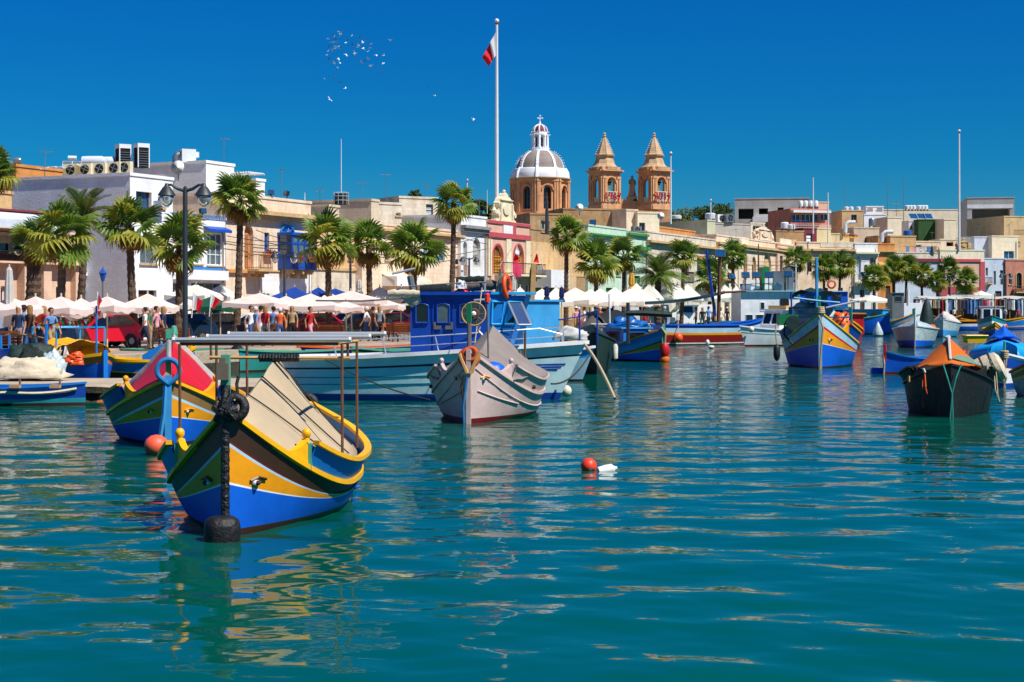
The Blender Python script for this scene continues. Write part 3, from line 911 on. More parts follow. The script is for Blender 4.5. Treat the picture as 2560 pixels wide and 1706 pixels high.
CON = B('house','grey concrete shell building on the skyline with empty window openings',Fr((P(1837,0,250).x,250),radians(-10)),0,1837,2023,496,12,'w_concrete',
  [('dark',1846,1884,522,548,dict(dp=6,col='w_concrete')),('dark',1897,1920,521,536,dict(dp=6,col='w_concrete')),('dark',1944,1959,519,535,dict(dp=6,col='w_concrete')),('panel',1882,1975,543,556,dict(col='w_white',pr=1.2))],ypx=1900,base=6)
PT = B('house','pink house with dark balcony windows and four white tanks above',Fr((P(1976,0,235).x,235),radians(15)),0,1976,2074,523,8,'w_rose',
  [('dark',1981,2000,536,556,dict(glass=1,nx=2,col='dark_room')),('dark',2004,2046,536,556,dict(glass=1,nx=4,col='dark_room')),('dark',2052,2070,536,552,dict(glass=1,nx=2,col='dark_room')),('panel',1978,2072,527,533,dict(col='trim_white',pr=.8)),('railing',1990,2046,552,562,dict(y=-.7)),('panel',1976,2074,562,575,dict(col='w_pink',pr=.5)),('railing',1973,2009,552,572,dict(y=-1.2,col='trim_blue',sp=.35))],ypx=2020,base=5)
B('house','pink rooftop room right of the four white tanks',Fr((P(2046,0,238).x,238),radians(15)),0,2046,2072,505,4,'w_pink',ypx=2060,base=8)
B('house','peach front with maroon door right of the scrolled parapet',F1,-.3,1944,1988,612,6,'w_pinkstone',[('shut',1950,1957,640,680,dict(col='trim_brown')),('arch',1964,1974,640,684,dict(frame='trim_white')),('balcony',1960,1980,684,696,dict(pr=.8)),('door',1952,1962,718,775,dict(col='trim_maroon'))],cornice=[(622,.3,.3,'trim_stone')],ypx=1966)
# --- right: frontal row
B('house','orange and white patched stone house with two tall arches by the cornice',F2,0,1992,2136,606,8,'w_sand',
  [('arch',2072,2083,636,668,dict(frame='rail_wood',pane='w_orange')),('arch',2103,2115,642,675,dict(frame='rail_wood',pane='w_honey')),('arch',2020,2030,640,680,dict(frame='trim_brown')),('win',2122,2128,646,672,dict(nx=1)),('panel',2051,2136,607,619,dict(col='w_weather',pr=.05)),('door',2060,2070,720,770,dict(col='trim_brown')),('door',2095,2107,720,770,dict(col='trim_blue'))],
  cornice=[(623,.6,.5,'trim_stone')],ypx=2090)
B('house','white house with a carved stone balustrade balcony and round arches',F2,-.2,2137,2194,608,8,'w_chalk',
  [('niche',2142,2153,640,700,dict(back='w_paleblue')),('arch',2160,2170,662,690,dict(frame='trim_stone')),('arch',2174,2190,644,686,dict(frame='trim_cream',bars=4)),('balcony',2138,2186,686,706,dict(col='trim_cream',slab='trim_cream',fat=1,sp=.4)),('door',2150,2162,725,775,dict(col='trim_brown'))],
  cornice=[(630,.6,.5,'trim_cream')],ypx=2165)
B('house','rust brown narrow house with pointed door hood',F2,.3,2194,2237,609,8,'w_orange',[('win',2198,2206,672,690,dict(frame='trim_brown')),('canopy',2194,2210,655,668,dict(col='w_orange',pr=.6)),('door',2214,2226,715,770,dict(col='trim_brown'))],cornice=[(627,.4,.4,'trim_stone')],ypx=2215)
LND = B('house','peeling white parapet house with washing strung on its roof',F2,0,2237,2350,631,5,'w_weather',
  [('band',2237,2350,647,655,dict(col='trim_maroon',pr=.25)),('win',2325,2341,667,690,dict(nx=2,frame='trim_white')),('panel',2238,2350,656,770,dict(col='w_whiteblue',pr=.04)),('win',2268,2280,668,690,dict()),('door',2300,2316,715,775,dict(col='trim_brown'))],ypx=2290)
B('house','beige roof rooms behind the washing line',F2,6,2243,2352,603,6,'w_beige',[('win',2243,2250,618,624,dict(nx=1)),('win',2288,2304,612,618,dict())],ypx=2300,base=4)
PED = B('club_house','cream club house with a red framed side and curved carved gable',F2,-.2,2350,2461,625,8,'w_cream',
  [('band',2350,2450,648,655,dict(col='trim_red',pr=.2)),('panel',2449,2461,655,745,dict(col='trim_red',pr=.15)),('panel',2350,2448,656,720,dict(col='w_pink',pr=.04)),('win',2400,2434,670,705,dict(nx=3,frame='trim_stone',surround='w_honey')),('band',2350,2448,718,740,dict(col='trim_red',pr=.1)),('win',2362,2376,672,704,dict(nx=1)),('door',2374,2392,725,775,dict(col='trim_brown')),('door',2410,2428,725,775,dict(col='rail_wood'))],ypx=2400,cat='club house')
B('house','pale lilac house with narrow shuttered windows right of the red framed club',F2,.5,2462,2515,646,9,'w_whiteblue',
  [('shut',2484,2490,678,712,dict(col='trim_grey',n=1)),('shut',2500,2508,676,712,dict(col='trim_grey',n=1)),('shut',2464,2470,670,690,dict(col='trim_grey',n=1)),('balcony',2462,2474,694,708,dict(pr=.8,slab='w_pink')),('door',2488,2504,728,770,dict(col='trim_brown'))],ypx=2490)
B('house','rose plaster house with a gothic window at the right edge',F2,.2,2514,2620,650,9,'w_rose',
  [('arch',2541,2554,682,722,dict(frame='trim_brown',surround='trim_stone')),('win',2522,2530,684,712,dict(nx=1)),('balcony',2533,2562,716,730,dict(pr=.8)),('panel',2530,2552,724,742,dict(col='rail_wood',pr=.5)),('door',2544,2556,740,775,dict(col='trim_brown'))],ypx=2550)
B('house','cream stepped flats with a blue double window on the right',F2,9,2480,2545,590,9,'w_cream',[('win',2510,2536,628,650,dict(nx=2,pane='pane_blue')),('balcony',2512,2534,648,656,dict(col='trim_white',slab='trim_white',pr=.9))],ypx=2520,base=4)
B('house','lilac shaded side block below the unfinished concrete flats',F2,10,2436,2484,592,9,'w_whiteblue',ypx=2460,base=4)
B('house','terracotta flats at the right edge above the rose house',F2,14,2510,2640,541,10,'w_tan',[('railing',2525,2562,576,588,dict(y=-1))],ypx=2540,base=4)
UNF = B('house','unfinished concrete frame flats with open dark rooms',Fr((P(2418,0,262).x,262),radians(-11)),0,2418,2536,494,13,'w_concrete',
  [('dark',2430,2525,522,552,dict(dp=5,col='w_concrete')),('dark',2447,2476,567,592,dict(dp=5,col='w_concrete')),('dark',2486,2510,567,592,dict(dp=5,col='w_concrete')),('panel',2418,2532,512,521,dict(col='w_white',pr=.06)),('panel',2430,2524,552,560,dict(col='w_white',pr=1.2))],ypx=2470,base=6)
GRN = B('house','house with a big dark green blank wall and solar panels on top',Fr((P(2296,0,240).x,240),radians(3)),0,2296,2368,549,8,'w_green',ypx=2330,base=5)
B('house','white flank with two small windows left of the green wall',Fr((P(2272,0,242).x,242),radians(3)),0,2272,2297,552,7,'w_white',[('win',2276,2282,564,574,dict(nx=1)),('win',2286,2295,560,574,dict(nx=1))],ypx=2285,base=5)
B('house','stepped cream stair block right of the green wall',Fr((P(2366,0,236).x,236),radians(3)),0,2360,2390,548,6,'w_cream',ypx=2370,base=5)
B('house','low cream stair wall stepping down below the green wall',Fr((P(2350,0,230).x,230),radians(3)),0,2350,2392,598,5,'w_cream',[('dark',2366,2384,604,616,dict(col='w_orange'))],ypx=2370,base=4)
LONG = B('house','long cream building on the skyline behind the green wall',Fr((P(2208,0,285).x,285),radians(0)),0,2208,2412,524,10,'w_cream',ypx=2300,base=6)
B('house','white stepped rooftop house left of the long cream building',Fr((P(2160,0,262).x,262),radians(3)),0,2160,2214,536,9,'w_white',[('dark',2188,2208,530,541,dict()),('win',2178,2186,520,527)][:0],ypx=2190,base=5)
B('house','little white penthouse with grey stripe windows',Fr((P(2165,0,268).x,268),radians(3)),0,2165,2209,516,6,'w_white',[('win',2168,2182,519,525,dict(nx=2)),('win',2192,2206,519,525,dict(nx=2))],ypx=2190,base=9)
TNB = B('house','square tan roof tower with one dark window and grey tanks on top',Fr((P(2105,0,240).x,240),radians(3)),0,2105,2158,526,7,'w_tan',[('win',2128,2142,537,552,dict(nx=2,frame='trim_grey'))],ypx=2130,base=5)
B('house','plain beige block in front of the tan roof tower',Fr((P(2135,0,226).x,226),radians(8)),0,2135,2198,569,6,'w_beige',[('win',2162,2173,595,606,dict(nx=2))],ypx=2160,base=5)
B('house','cream cube with a shaded left side below the television aerials',Fr((P(2219,0,232).x,232),radians(8)),0,2219,2254,543,6,'w_cream',ypx=2236,base=5)
B('house','orange stone roof wall under the blue water tank',Fr((P(2226,0,222).x,222),radians(8)),0,2226,2290,590,4,'w_honey',ypx=2250,base=5)
B('house','beige house front behind the orange brown stone parapet',F2,4,2195,2245,590,4,'w_brown',ypx=2220,base=4)
ORG = B('house','orange roof hut under white sheeting at the far left',Fr((P(40,0,96).x,96),ANG1),-.5,40,165,418,3,'w_orange',ypx=100,base=6)

# carved crests and scrolled gables
def crest(name,fr,o,px0,px1,ybase,ytop,m,parent,ypx):
    t0 = fr.t(px0,o); t1 = fr.t(px1,o)
    zb,zt = fr.z(ypx,ybase,o),fr.z(ypx,ytop,o)
    tr = parent.location; ta = fr.t(0,o)
    x0 = (fr.at(t0,o) - Vector(parent.location)).dot(fr.u); x1 = (fr.at(t1,o) - Vector(parent.location)).dot(fr.u)
    yy = (fr.at(t0,o) - Vector(parent.location)).dot(fr.y)
    W,H,cx = x1 - x0,zt - zb,(x0 + x1) / 2
    half = [(.5,0),(.5,.07),(.44,.10),(.44,.22),(.47,.27),(.42,.33),(.33,.36),(.30,.48),(.33,.58),(.36,.64),(.30,.70),(.27,.78),(.20,.84),(.11,.88),(.10,.93),(.05,.97),(0,1.)]
    poly = [(cx + W * a,zb + H * b) for a,b in half] + [(cx - W * a,zb + H * b) for a,b in reversed(half[:-1])]
    mb = MB().prism(poly,yy,yy + .5)
    mid = [(cx + W * .17 * cos(2 * pi * i / 14),zb + H * .45 + H * .2 * sin(2 * pi * i / 14)) for i in range(14)]
    mb.prism(mid,yy - .12,yy - .004)
    for s in (-1,1):
        mb.lathe([(.12,0),(.2,.1),(.24,.3),(.12,.5),(.05,.62),(.09,.7),(.01,.82)],(cx + s * W * .46,yy + .25,zb + H * .25),8)
        mb.box(cx + s * W * .29 - .09,cx + s * W * .29 + .09,yy - .14,yy - .005,zb + H * .1,zb + H * .62)
        mb.lathe([(.2,-.12),(.24,0),(.2,.12)],(0,0,0),10,0,None)
        k = len(mb.v) - 30
        for i in range(k,k + 30):
            v = mb.v[i]; mb.v[i] = (cx + s * W * .4 + v[0],yy - .02 + v[2],zb + H * .26 + v[1])
    mb.box(cx - W * .34,cx + W * .34,yy - .16,yy - .006,zb + H * .02,zb + H * .07)
    mb.ball((cx,yy + .2,zt + .1),.16,8)
    mb.box(cx - W * .3,cx + W * .3,yy - .13,yy - .007,zb + H * .73,zb + H * .76)
    ob(name,mb,[m],parent)
crest('crest',F1,-.3,1240,1290,557,482,'trim_cream',PK,1265)
crest('gable',F2,-.1,2392,2428,624,600,'trim_stone',PED,2410)
crest('crest',F1,.2,1888,1936,602,566,'w_sand',PAR,1910)

# ------------------------------------------------------------------ parish church: dome and two bell towers
mat('dome_grey','#8d8078',.8,.2,1.2); mat('dome_white','#e9edf2',.6,.1,1.); mat('dome_red','#7a2c40',.7,.2,2)
mat('bell_bronze','#3f6a58',.6,.3,3); mat('sign_red','#b01018',.5,.15)
DC = 262.0
CH_ = thing('church','sandstone church with grey and white dome and twin bell towers','church',(P(1350,770,DC).x,DC,10.5))
def CL(px,py,D=DC):
    v = P(px,py,D); return v - Vector(CH_.location)
s_ = FPX / DC
dc = CL(1350,770)
oct_ = lambda r,z: [(dc.x + r * cos(pi / 8 + i * pi / 4),dc.y + r * sin(pi / 8 + i * pi / 4),z) for i in range(8)]
zz = lambda py: CL(1350,py).z
Rd = 73 / s_
# drum: eight faces, each with a recessed arched window
dr = MB()
for i in range(8):
    a0,a1 = -pi / 2 - pi / 8 + i * pi / 4 + .26,-pi / 2 + pi / 8 + i * pi / 4 + .26
    pa = Vector((dc.x + Rd * cos(a0),dc.y + Rd * sin(a0),0)); pb = Vector((dc.x + Rd * cos(a1),dc.y + Rd * sin(a1),0))
    u = (pb - pa); w = u.length; u.normalize(); nin = Vector((-u.y,u.x,0))
    f = MB()
    z0,z1 = zz(540),zz(452)
    h = (w * .32,w * .68,zz(526),zz(470),zz(470) - w * .18)
    wall_front(f,w,z0,z1,[h],.55)
    A = arc(h[0] - .3,h[1] + .3,h[4],h[3] + .3,10)
    for xx in (.02,.1,.8,.9): f.box(w * xx,w * xx + w * .07,-.22,-.004,z0 + .4,z1 - .4)
    f.tube([(x,-.08,z) for x,z in A],.14,5)
    f.box(0,w,-.3,-.005,z1 - .4,z1 - .02); f.box(-.05,w + .05,-.25,-.006,z0,z0 + .45)
    b = len(dr.v)
    for v in f.v: dr.v.append(tuple(pa + u * v[0] + nin * v[1] + Vector((0,0,v[2]))))
    dr.f += [tuple(k + b for k in q) for q in f.f]; dr.m += f.m
    if i < 4 or i == 7:
        g = MB()
        q = MB()
        cx = (h[0] + h[1]) / 2; W = h[1] - h[0]
        q.quad((h[0],.5,h[2]),(h[1],.5,h[2]),(h[1],.5,h[3]),(h[0],.5,h[3]))
        for t in (.02,.46,.92): q.box(h[0] + W * t,h[0] + W * t + .12,.4,.48,h[2],h[3] - .3)
        for t in (.3,.6): q.box(h[0],h[1],.41,.47,lerp(h[2],h[4],t),lerp(h[2],h[4],t) + .1)
        g.v = [tuple(pa + u * v[0] + nin * v[1] + Vector((0,0,v[2]))) for v in q.v]; g.f = q.f; g.m = [0] + [1] * (len(q.f) - 1)
        ob('window',g,['pane','trim_brown'],CH_)
ob('drum',dr,['w_church'],CH_)
c = MB()
c.lathe([(Rd * 1.0,zz(452)),(Rd * 1.06,zz(451)),(Rd * 1.07,zz(448.5)),(Rd * .98,zz(448))],(dc.x,dc.y,0),32)
ob('cornice',c,['w_churchpale'],CH_)
c = MB()
c.lathe([(Rd * .97,zz(448)),(Rd * .98,zz(446)),(Rd * .955,zz(436)),(Rd * .95,zz(434)),(Rd * .90,zz(425)),(Rd * .86,zz(423.5)),(Rd * .8,zz(423))],(dc.x,dc.y,0),32)
for i in range(8):
    a = -pi / 2 - pi / 8 + i * pi / 4 + .26
    c.tube([(dc.x + Rd * .97 * cos(a),dc.y + Rd * .97 * sin(a),zz(449)),(dc.x + Rd * .95 * cos(a),dc.y + Rd * .95 * sin(a),zz(434)),(dc.x + Rd * .86 * cos(a),dc.y + Rd * .86 * sin(a),zz(423))],.28,5)
ob('base_ring',c,['dome_white'],CH_,smooth=True)
prof = [(59,424),(57,414),(53,403),(47,394),(40,387),(33,382),(27,379)]
ob('dome',MB().lathe([(r / s_,zz(y)) for r,y in prof],(dc.x,dc.y,0),48),['dome_grey'],CH_,smooth=True)
for i in range(8):
    a = -pi / 2 - pi / 8 + i * pi / 4 + .26
    rb = MB()
    rows = []
    for r,y in prof:
        rr = r / s_ + .06
        e = Vector((cos(a),sin(a),0)); f_ = Vector((-sin(a),cos(a),0))
        wd_ = .24 * (.5 + .5 * r / 59)
        q = Vector((dc.x,dc.y,zz(y)))
        rows.append([q + e * (rr - .2) - f_ * wd_,q + e * (rr + .1) - f_ * wd_,q + e * (rr + .1) + f_ * wd_,q + e * (rr - .2) + f_ * wd_])
    rb.grid(rows)
    ob('rib',rb,['dome_white'],CH_)
ln = MB()
ln.lathe([(28 / s_,zz(380)),(28 / s_,zz(378)),(23 / s_,zz(377)),(23 / s_,zz(372)),(20 / s_,zz(371)),(13.5 / s_,zz(370.5)),(13.5 / s_,zz(341)),(20 / s_,zz(340)),(21 / s_,zz(336)),(18 / s_,zz(335)),(17.5 / s_,zz(331))],(dc.x,dc.y,0),16)
for i in range(8):
    a = -pi / 2 + i * pi / 4 + pi / 8 + .26
    ln.tube([(dc.x + 18 / s_ * cos(a),dc.y + 18 / s_ * sin(a),zz(371)),(dc.x + 18 / s_ * cos(a),dc.y + 18 / s_ * sin(a),zz(340))],.3,6)
lt = ob('lantern',ln,['dome_white'],CH_,smooth=True)
dk = MB()
for i in range(8):
    a = -pi / 2 + i * pi / 4 + .26
    e = Vector((cos(a),sin(a),0)); f_ = Vector((-sin(a),cos(a),0)); q = Vector((dc.x,dc.y,0)) + e * (14.2 / s_)
    dk.quad(q - f_ * .27 + Vector((0,0,zz(367))),q + f_ * .27 + Vector((0,0,zz(367))),q + f_ * .27 + Vector((0,0,zz(346))),q - f_ * .27 + Vector((0,0,zz(346))))
ob('opening',dk,['dark_room'],lt)
ob('cupola',MB().lathe([(17.5 / s_,zz(331)),(17 / s_,zz(325)),(14.5 / s_,zz(319)),(9 / s_,zz(314.5)),(3 / s_,zz(312))],(dc.x,dc.y,0),24),['dome_red'],CH_,smooth=True)
for i in range(8):
    a = -pi / 2 - pi / 8 + i * pi / 4 + .26
    ob('rib',MB().tube([(dc.x + (r / s_ + .03) * cos(a),dc.y + (r / s_ + .03) * sin(a),zz(y)) for r,y in ((17.5,331),(17,325),(14.5,319),(9,314.5),(3,312))],.13,5),['dome_white'],CH_)
x_ = MB().lathe([(3.5 / s_,zz(312)),(2.5 / s_,zz(308)),(1.2 / s_,zz(304)),(1 / s_,zz(302))],(dc.x,dc.y,0),8)
x_.box(dc.x - .07,dc.x + .07,dc.y - .06,dc.y + .06,zz(303),zz(290)); x_.box(dc.x - 5.5 / s_,dc.x + 5.5 / s_,dc.y - .05,dc.y + .05,zz(297.2),zz(295))
for ax,az in ((5.5,296),(-5.5,296),(0,290)): x_.ball((dc.x + ax / s_,dc.y,zz(az)),.14,6)
ob('cross',x_,['dome_white'],CH_)
ob('nave',MB().box(dc.x - 6,dc.x + 6,dc.y - 5.4,dc.y + 6,-1,zz(541)).box(CL(1462,770).x,CL(1680,770).x,3,12,-1,zz(516)),['w_church'],CH_)
mat('lamp_string','#f2efe2',.4,.1)
bl = MB()
for i in range(8):
    a = -pi / 2 - pi / 8 + i * pi / 4 + .26
    for k in range(9):
        j = k / 9 * (len(prof) - 1); i0 = int(j); t = j - i0
        r,y = lerp(prof[i0][0],prof[i0 + 1][0],t),lerp(prof[i0][1],prof[i0 + 1][1],t)
        bl.ball((dc.x + (r / s_ + .35) * cos(a),dc.y + (r / s_ + .35) * sin(a),zz(y) + .1),.07,4)
for i in range(20):
    a = 2 * pi * i / 20
    for y,r in ((372,21),(338,22),(331,19)): bl.ball((dc.x + (r / s_ + .2) * cos(a),dc.y + (r / s_ + .2) * sin(a),zz(y)),.07,4)
o = ob('festoon_bulbs',bl,['lamp_string'],CH_); o['kind'] = 'stuff'

DT = 246.0
def tower(pxc,digits):
    s = FPX / DT
    tw = ob('bell_tower',MB().box(0,.01,0,.01,0,.01),['w_church'],CH_)
    g = MB()
    T = lambda py: zy(py,DT) - CH_.location.z
    ctr = P(pxc,770,DT) - Vector(CH_.location); cx,cy = ctr.x,ctr.y
    hw = 38 / s
    th = radians(33)
    # square shaft turned on the view: left face narrow, right face broad
    wA = 47 / s / cos(th) * 1.0; wB = wA
    def put(f,k,dst):
        a = th + k * pi / 2 - pi
        ca,sa = cos(a + pi),sin(a + pi)
        b = len(dst.v)
        for v in f.v:
            x,y = v[0] - wA / 2,v[1] - wA / 2
            dst.v.append((cx + ca * x - sa * y,cy + sa * x + ca * y + wA * .5,v[2]))
        dst.f += [tuple(i + b for i in q) for q in f.f]; dst.m += f.m
    for k in range(4):
        f = MB()
        h = (wA * .3,wA * .7,T(506),T(445),T(445) - wA * .2)
        wall_front(f,wA,T(524),T(430),[h],.5)
        f.tube([(x,-.06,z) for x,z in arc(h[0] - .2,h[1] + .2,h[4],h[3] + .2,10)],.13,5)
        for xx in (.0,.13,.77,.9): f.box(wA * xx + .02,wA * xx + wA * .09,-.16,-.004,T(505),T(442))
        for xx in (.02,.8): f.box(wA * xx,wA * xx + wA * .2,-.22,-.005,T(447),T(441))
        f.box(-.1,wA + .1,-.3,-.006,T(431.5),T(428)); f.box(-.25,wA + .25,-.55,-.007,T(428),T(425)); f.box(-.05,wA + .05,-.2,-.008,T(524),T(512))
        f.box(0,wA * .28,-.05,.4,T(425),T(417)); f.box(wA * .72,wA,-.05,.4,T(425),T(417)); f.box(wA * .28,wA * .72,0.02,.3,T(425),T(419))
        put(f,k,g)
        if k in (3,0):
            r_ = MB()
            for j in range(5): r_.lathe([(.06,T(506)),(.12,T(502)),(.06,T(498)),(.09,T(494))],(lerp(h[0] + .15,h[1] - .15,j / 4),.2,0),6)
            r_.box(h[0],h[1],.1,.3,T(494),T(493)); r2 = MB(); put(r_,k,r2)
            ob('balustrade',r2,['trim_cream'],tw)
            if k == 0:
                bm = MB().lathe([(.8,T(480)),(.66,T(477)),(.55,T(470)),(.46,T(464)),(.16,T(461)),(.12,T(456))],(0,0,0),14)
                b2 = MB(); b2.v = [(wA / 2 + v[0],.95 + v[1],v[2]) for v in bm.v]; b2.f = bm.f; b2.m = bm.m
                b2.box(h[0] - .2,h[1] + .2,1.1,1.3,T(457),T(453))
                b3 = MB(); put(b2,k,b3); ob('bell',b3,['bell_bronze'],tw,smooth=True)
                # red year numerals on a white frame in front of the opening
                fr_ = MB()
                for j in range(4): fr_.box(lerp(h[0] - .1,h[1] + .1,j / 3) - .03,lerp(h[0] - .1,h[1] + .1,j / 3) + .03,-.3,-.24,T(504),T(480))
                fr_.box(h[0] - .3,h[1] + .3,-.3,-.25,T(480),T(479)); fr_.box(h[0] - .3,h[1] + .3,-.3,-.25,T(501),T(500))
                f2 = MB(); put(fr_,k,f2); ob('sign_frame',f2,['trim_white'],tw)
                cu = bpy.data.curves.new('year','FONT'); cu.body = digits; cu.size = 1.62; cu.extrude = .05; cu.align_x = 'CENTER'; cu.space_character = 1.05
                t_ = bpy.data.objects.new('year',cu)
                dg = bpy.context.evaluated_depsgraph_get()
                COL.objects.link(t_); dg.update()
                me = bpy.data.meshes.new_from_object(t_.evaluated_get(dg)); bpy.data.objects.remove(t_)
                q = MB(); q.v = [(wA / 2 + v.co.x,-.4 - v.co.z,T(500) + v.co.y) for v in me.vertices]; q.f = [tuple(p.vertices) for p in me.polygons]; q.m = [0] * len(q.f)
                q2 = MB(); put(q,k,q2); ob('year_numerals',q2,['sign_red'],tw)
    me = g.mesh('bell_tower'); me.materials.append(MATS['w_church']); tw.data = me
    # octagonal upper stage and spire
    wc = Vector((cx,cy + wA * .5,0))
    st = lambda prof: MB().lathe([(r / s,T(y)) for r,y in prof],wc,8,0,None,th + pi / 8)
    ob('upper_stage',st([(36,424),(37,417),(32,414),(27,408),(25,402),(22,394),(22,391),(26,389),(27,386),(23,385)]),['w_churchpale'],tw)
    ob('spire',st([(24,385),(22,383),(13,362),(4,341),(3,340),(5,338),(3,336),(4,332),(.3,328)]),['w_churchpale'],tw)
    o = MB()
    for i in range(8):
        a = th + pi / 8 + i * pi / 4
        for k in range(8):
            t = k / 8
            r = lerp(22,4,t) / s + .08
            o.ball((wc.x + r * cos(a),wc.y + r * sin(a),T(lerp(383,341,t))),.07,4)
    q = ob('festoon_bulbs',o,['lamp_string'],tw); q['kind'] = 'stuff'
tower(1513,'1967'); tower(1638,'2017')
g = MB()
T = lambda py: zy(py,DT) - CH_.location.z
bx = lambda px: P(px,770,DT).x - CH_.location.x
y0 = DT - DC + 2.5
g.box(bx(1553),bx(1600),y0,y0 + 2,T(524),T(505))
g.prism([(bx(1553),T(505)),(bx(1600),T(505)),(bx(1597),T(497)),(bx(1590),T(494)),(bx(1584),T(500)),(bx(1569),T(500)),(bx(1563),T(494)),(bx(1556),T(497))],y0,y0 + 1.5)
ob('gable_wall',g,['w_church'],CH_)
st = MB()   # robed figure on its plinth
cx = bx(1584)
st.box(bx(1570),bx(1596),y0,y0 + 1.2,T(500),T(489))
st.lathe([(.85,T(489)),(.6,T(486)),(.62,T(480))],(cx,y0 + .6,0),10)
st.lathe([(.55,T(480)),(.5,T(470)),(.42,T(460)),(.48,T(450)),(.4,T(445)),(.18,T(443)),(.14,T(442))],(cx,y0 + .6,0),12)
st.ball((cx,y0 + .55,T(439)),.24,8)
st.tube([(cx - .42,y0 + .5,T(448)),(cx - .5,y0 + .3,T(456)),(cx - .1,y0 + .1,T(459))],[.14,.13,.1],6)
st.tube([(cx + .42,y0 + .5,T(448)),(cx + .5,y0 + .3,T(458)),(cx + .3,y0 + .1,T(462))],[.14,.13,.1],6)
st.tube([(cx + .1,y0 + .2,T(446)),(cx + .25,y0,T(465)),(cx + .15,y0 + .1,T(479))],[.2,.22,.16],6)
ob('statue',st,['w_churchpale'],CH_,smooth=True)
# ------------------------------------------------------------------ boats
for nm,c in (('p_blue','#0b60d2'),('p_deepblue','#0a3f9e'),('p_sky','#3f9ad2'),('p_pale','#a9cfe0'),('p_yellow','#f6b300'),('p_ochre','#ea9a08'),('p_orange','#e0740f'),
              ('p_brown','#3a2414'),('p_tan','#8f6a3c'),('p_maroon','#6e1210'),('p_red','#c3141c'),('p_white','#eceeed'),('p_green','#137a44'),('p_sea','#2f8f86'),('p_seagreen','#4fa585'),
              ('p_cyan','#c6e6e8'),('p_pinkgrey','#d2b8b0'),('p_teal','#1d8a93'),('p_boot','#3c2016'),('p_azure','#1279cf'),('p_cabin','#0c49b0'),('p_bright','#1aa5e6'),('p_darkred','#86120c')):
    mat(nm,c,.4,.2,1.7,kind='paint',stain=.5)
mat('canvas','#cdb998',.85,.14,1.5,.25,5,kind='cloth'); mat('canvas_grey','#9d928a',.85,.2,1.2,.3,5,kind='cloth'); mat('canvas_white','#d8d6d0',.8,.12,2,.3,5,kind='cloth')
mat('tarp_red','#c80f18',.5,.15,2,.2,5); mat('tarp_black','#0c1411',.6,.35,3,.5,7); mat('tarp_green','#0f2f2a',.65,.3,3,.4,7); mat('tarp_orange','#e5730d',.7,.12,2,.2,5,kind='cloth')
mat('tarp_sage','#63866a',.7,.2,2,.2,5); mat('tarp_yellow','#eeaa06',.5,.15,3,.4,6); mat('tarp_cyan','#16a2e8',.45,.12,2,.2,4); mat('tarp_blue','#0b5fd0',.45,.15,2,.2,4); mat('plastic_wrap','#b4c6c6',.3,.3,3,.5,6)
mat('rubber','#121213',.6,.4,8,.4,20); mat('tape_black','#17181a',.5,.4,14,.6,30); mat('rope_dark','#3a362c',.95,.4,30); mat('rope_pale','#b9a888',.95,.3,30,.4,60); mat('rope_orange','#d6551c',.9,.2,30); mat('rope_blue','#1d78b4',.9,.2,30); mat('rope_green','#2f9a84',.9,.2,30)
mat('alu','#c2c8cc',.35,.12,metal=.4); mat('pole_rust','#6d4a30',.7,.4,8); mat('pole_steel','#77706a',.5,.3,6); mat('wood_pale','#c79a5c',.75,.25,5); mat('wood_grey','#6f6454',.9,.3,5)
mat('buoy_red','#f2401c',.45,.14,4); mat('buoy_orange','#f2571c',.4,.12,4); mat('buoy_yellow','#f0b818',.5,.15); mat('buoy_white','#dcd4bc',.6,.25,6); mat('net_dark','#1c2a26',.95,.5,14,.9,30); mat('net_pale','#cdbfa4',.8,.2,3,.5,7); mat('eye_white','#eee8dc',.4,.05); mat('engine_grey','#6d7478',.5,.2)
mat('clear_sheet','#9fb0b0',.2,.2,3,kind='clear',alpha=.12)

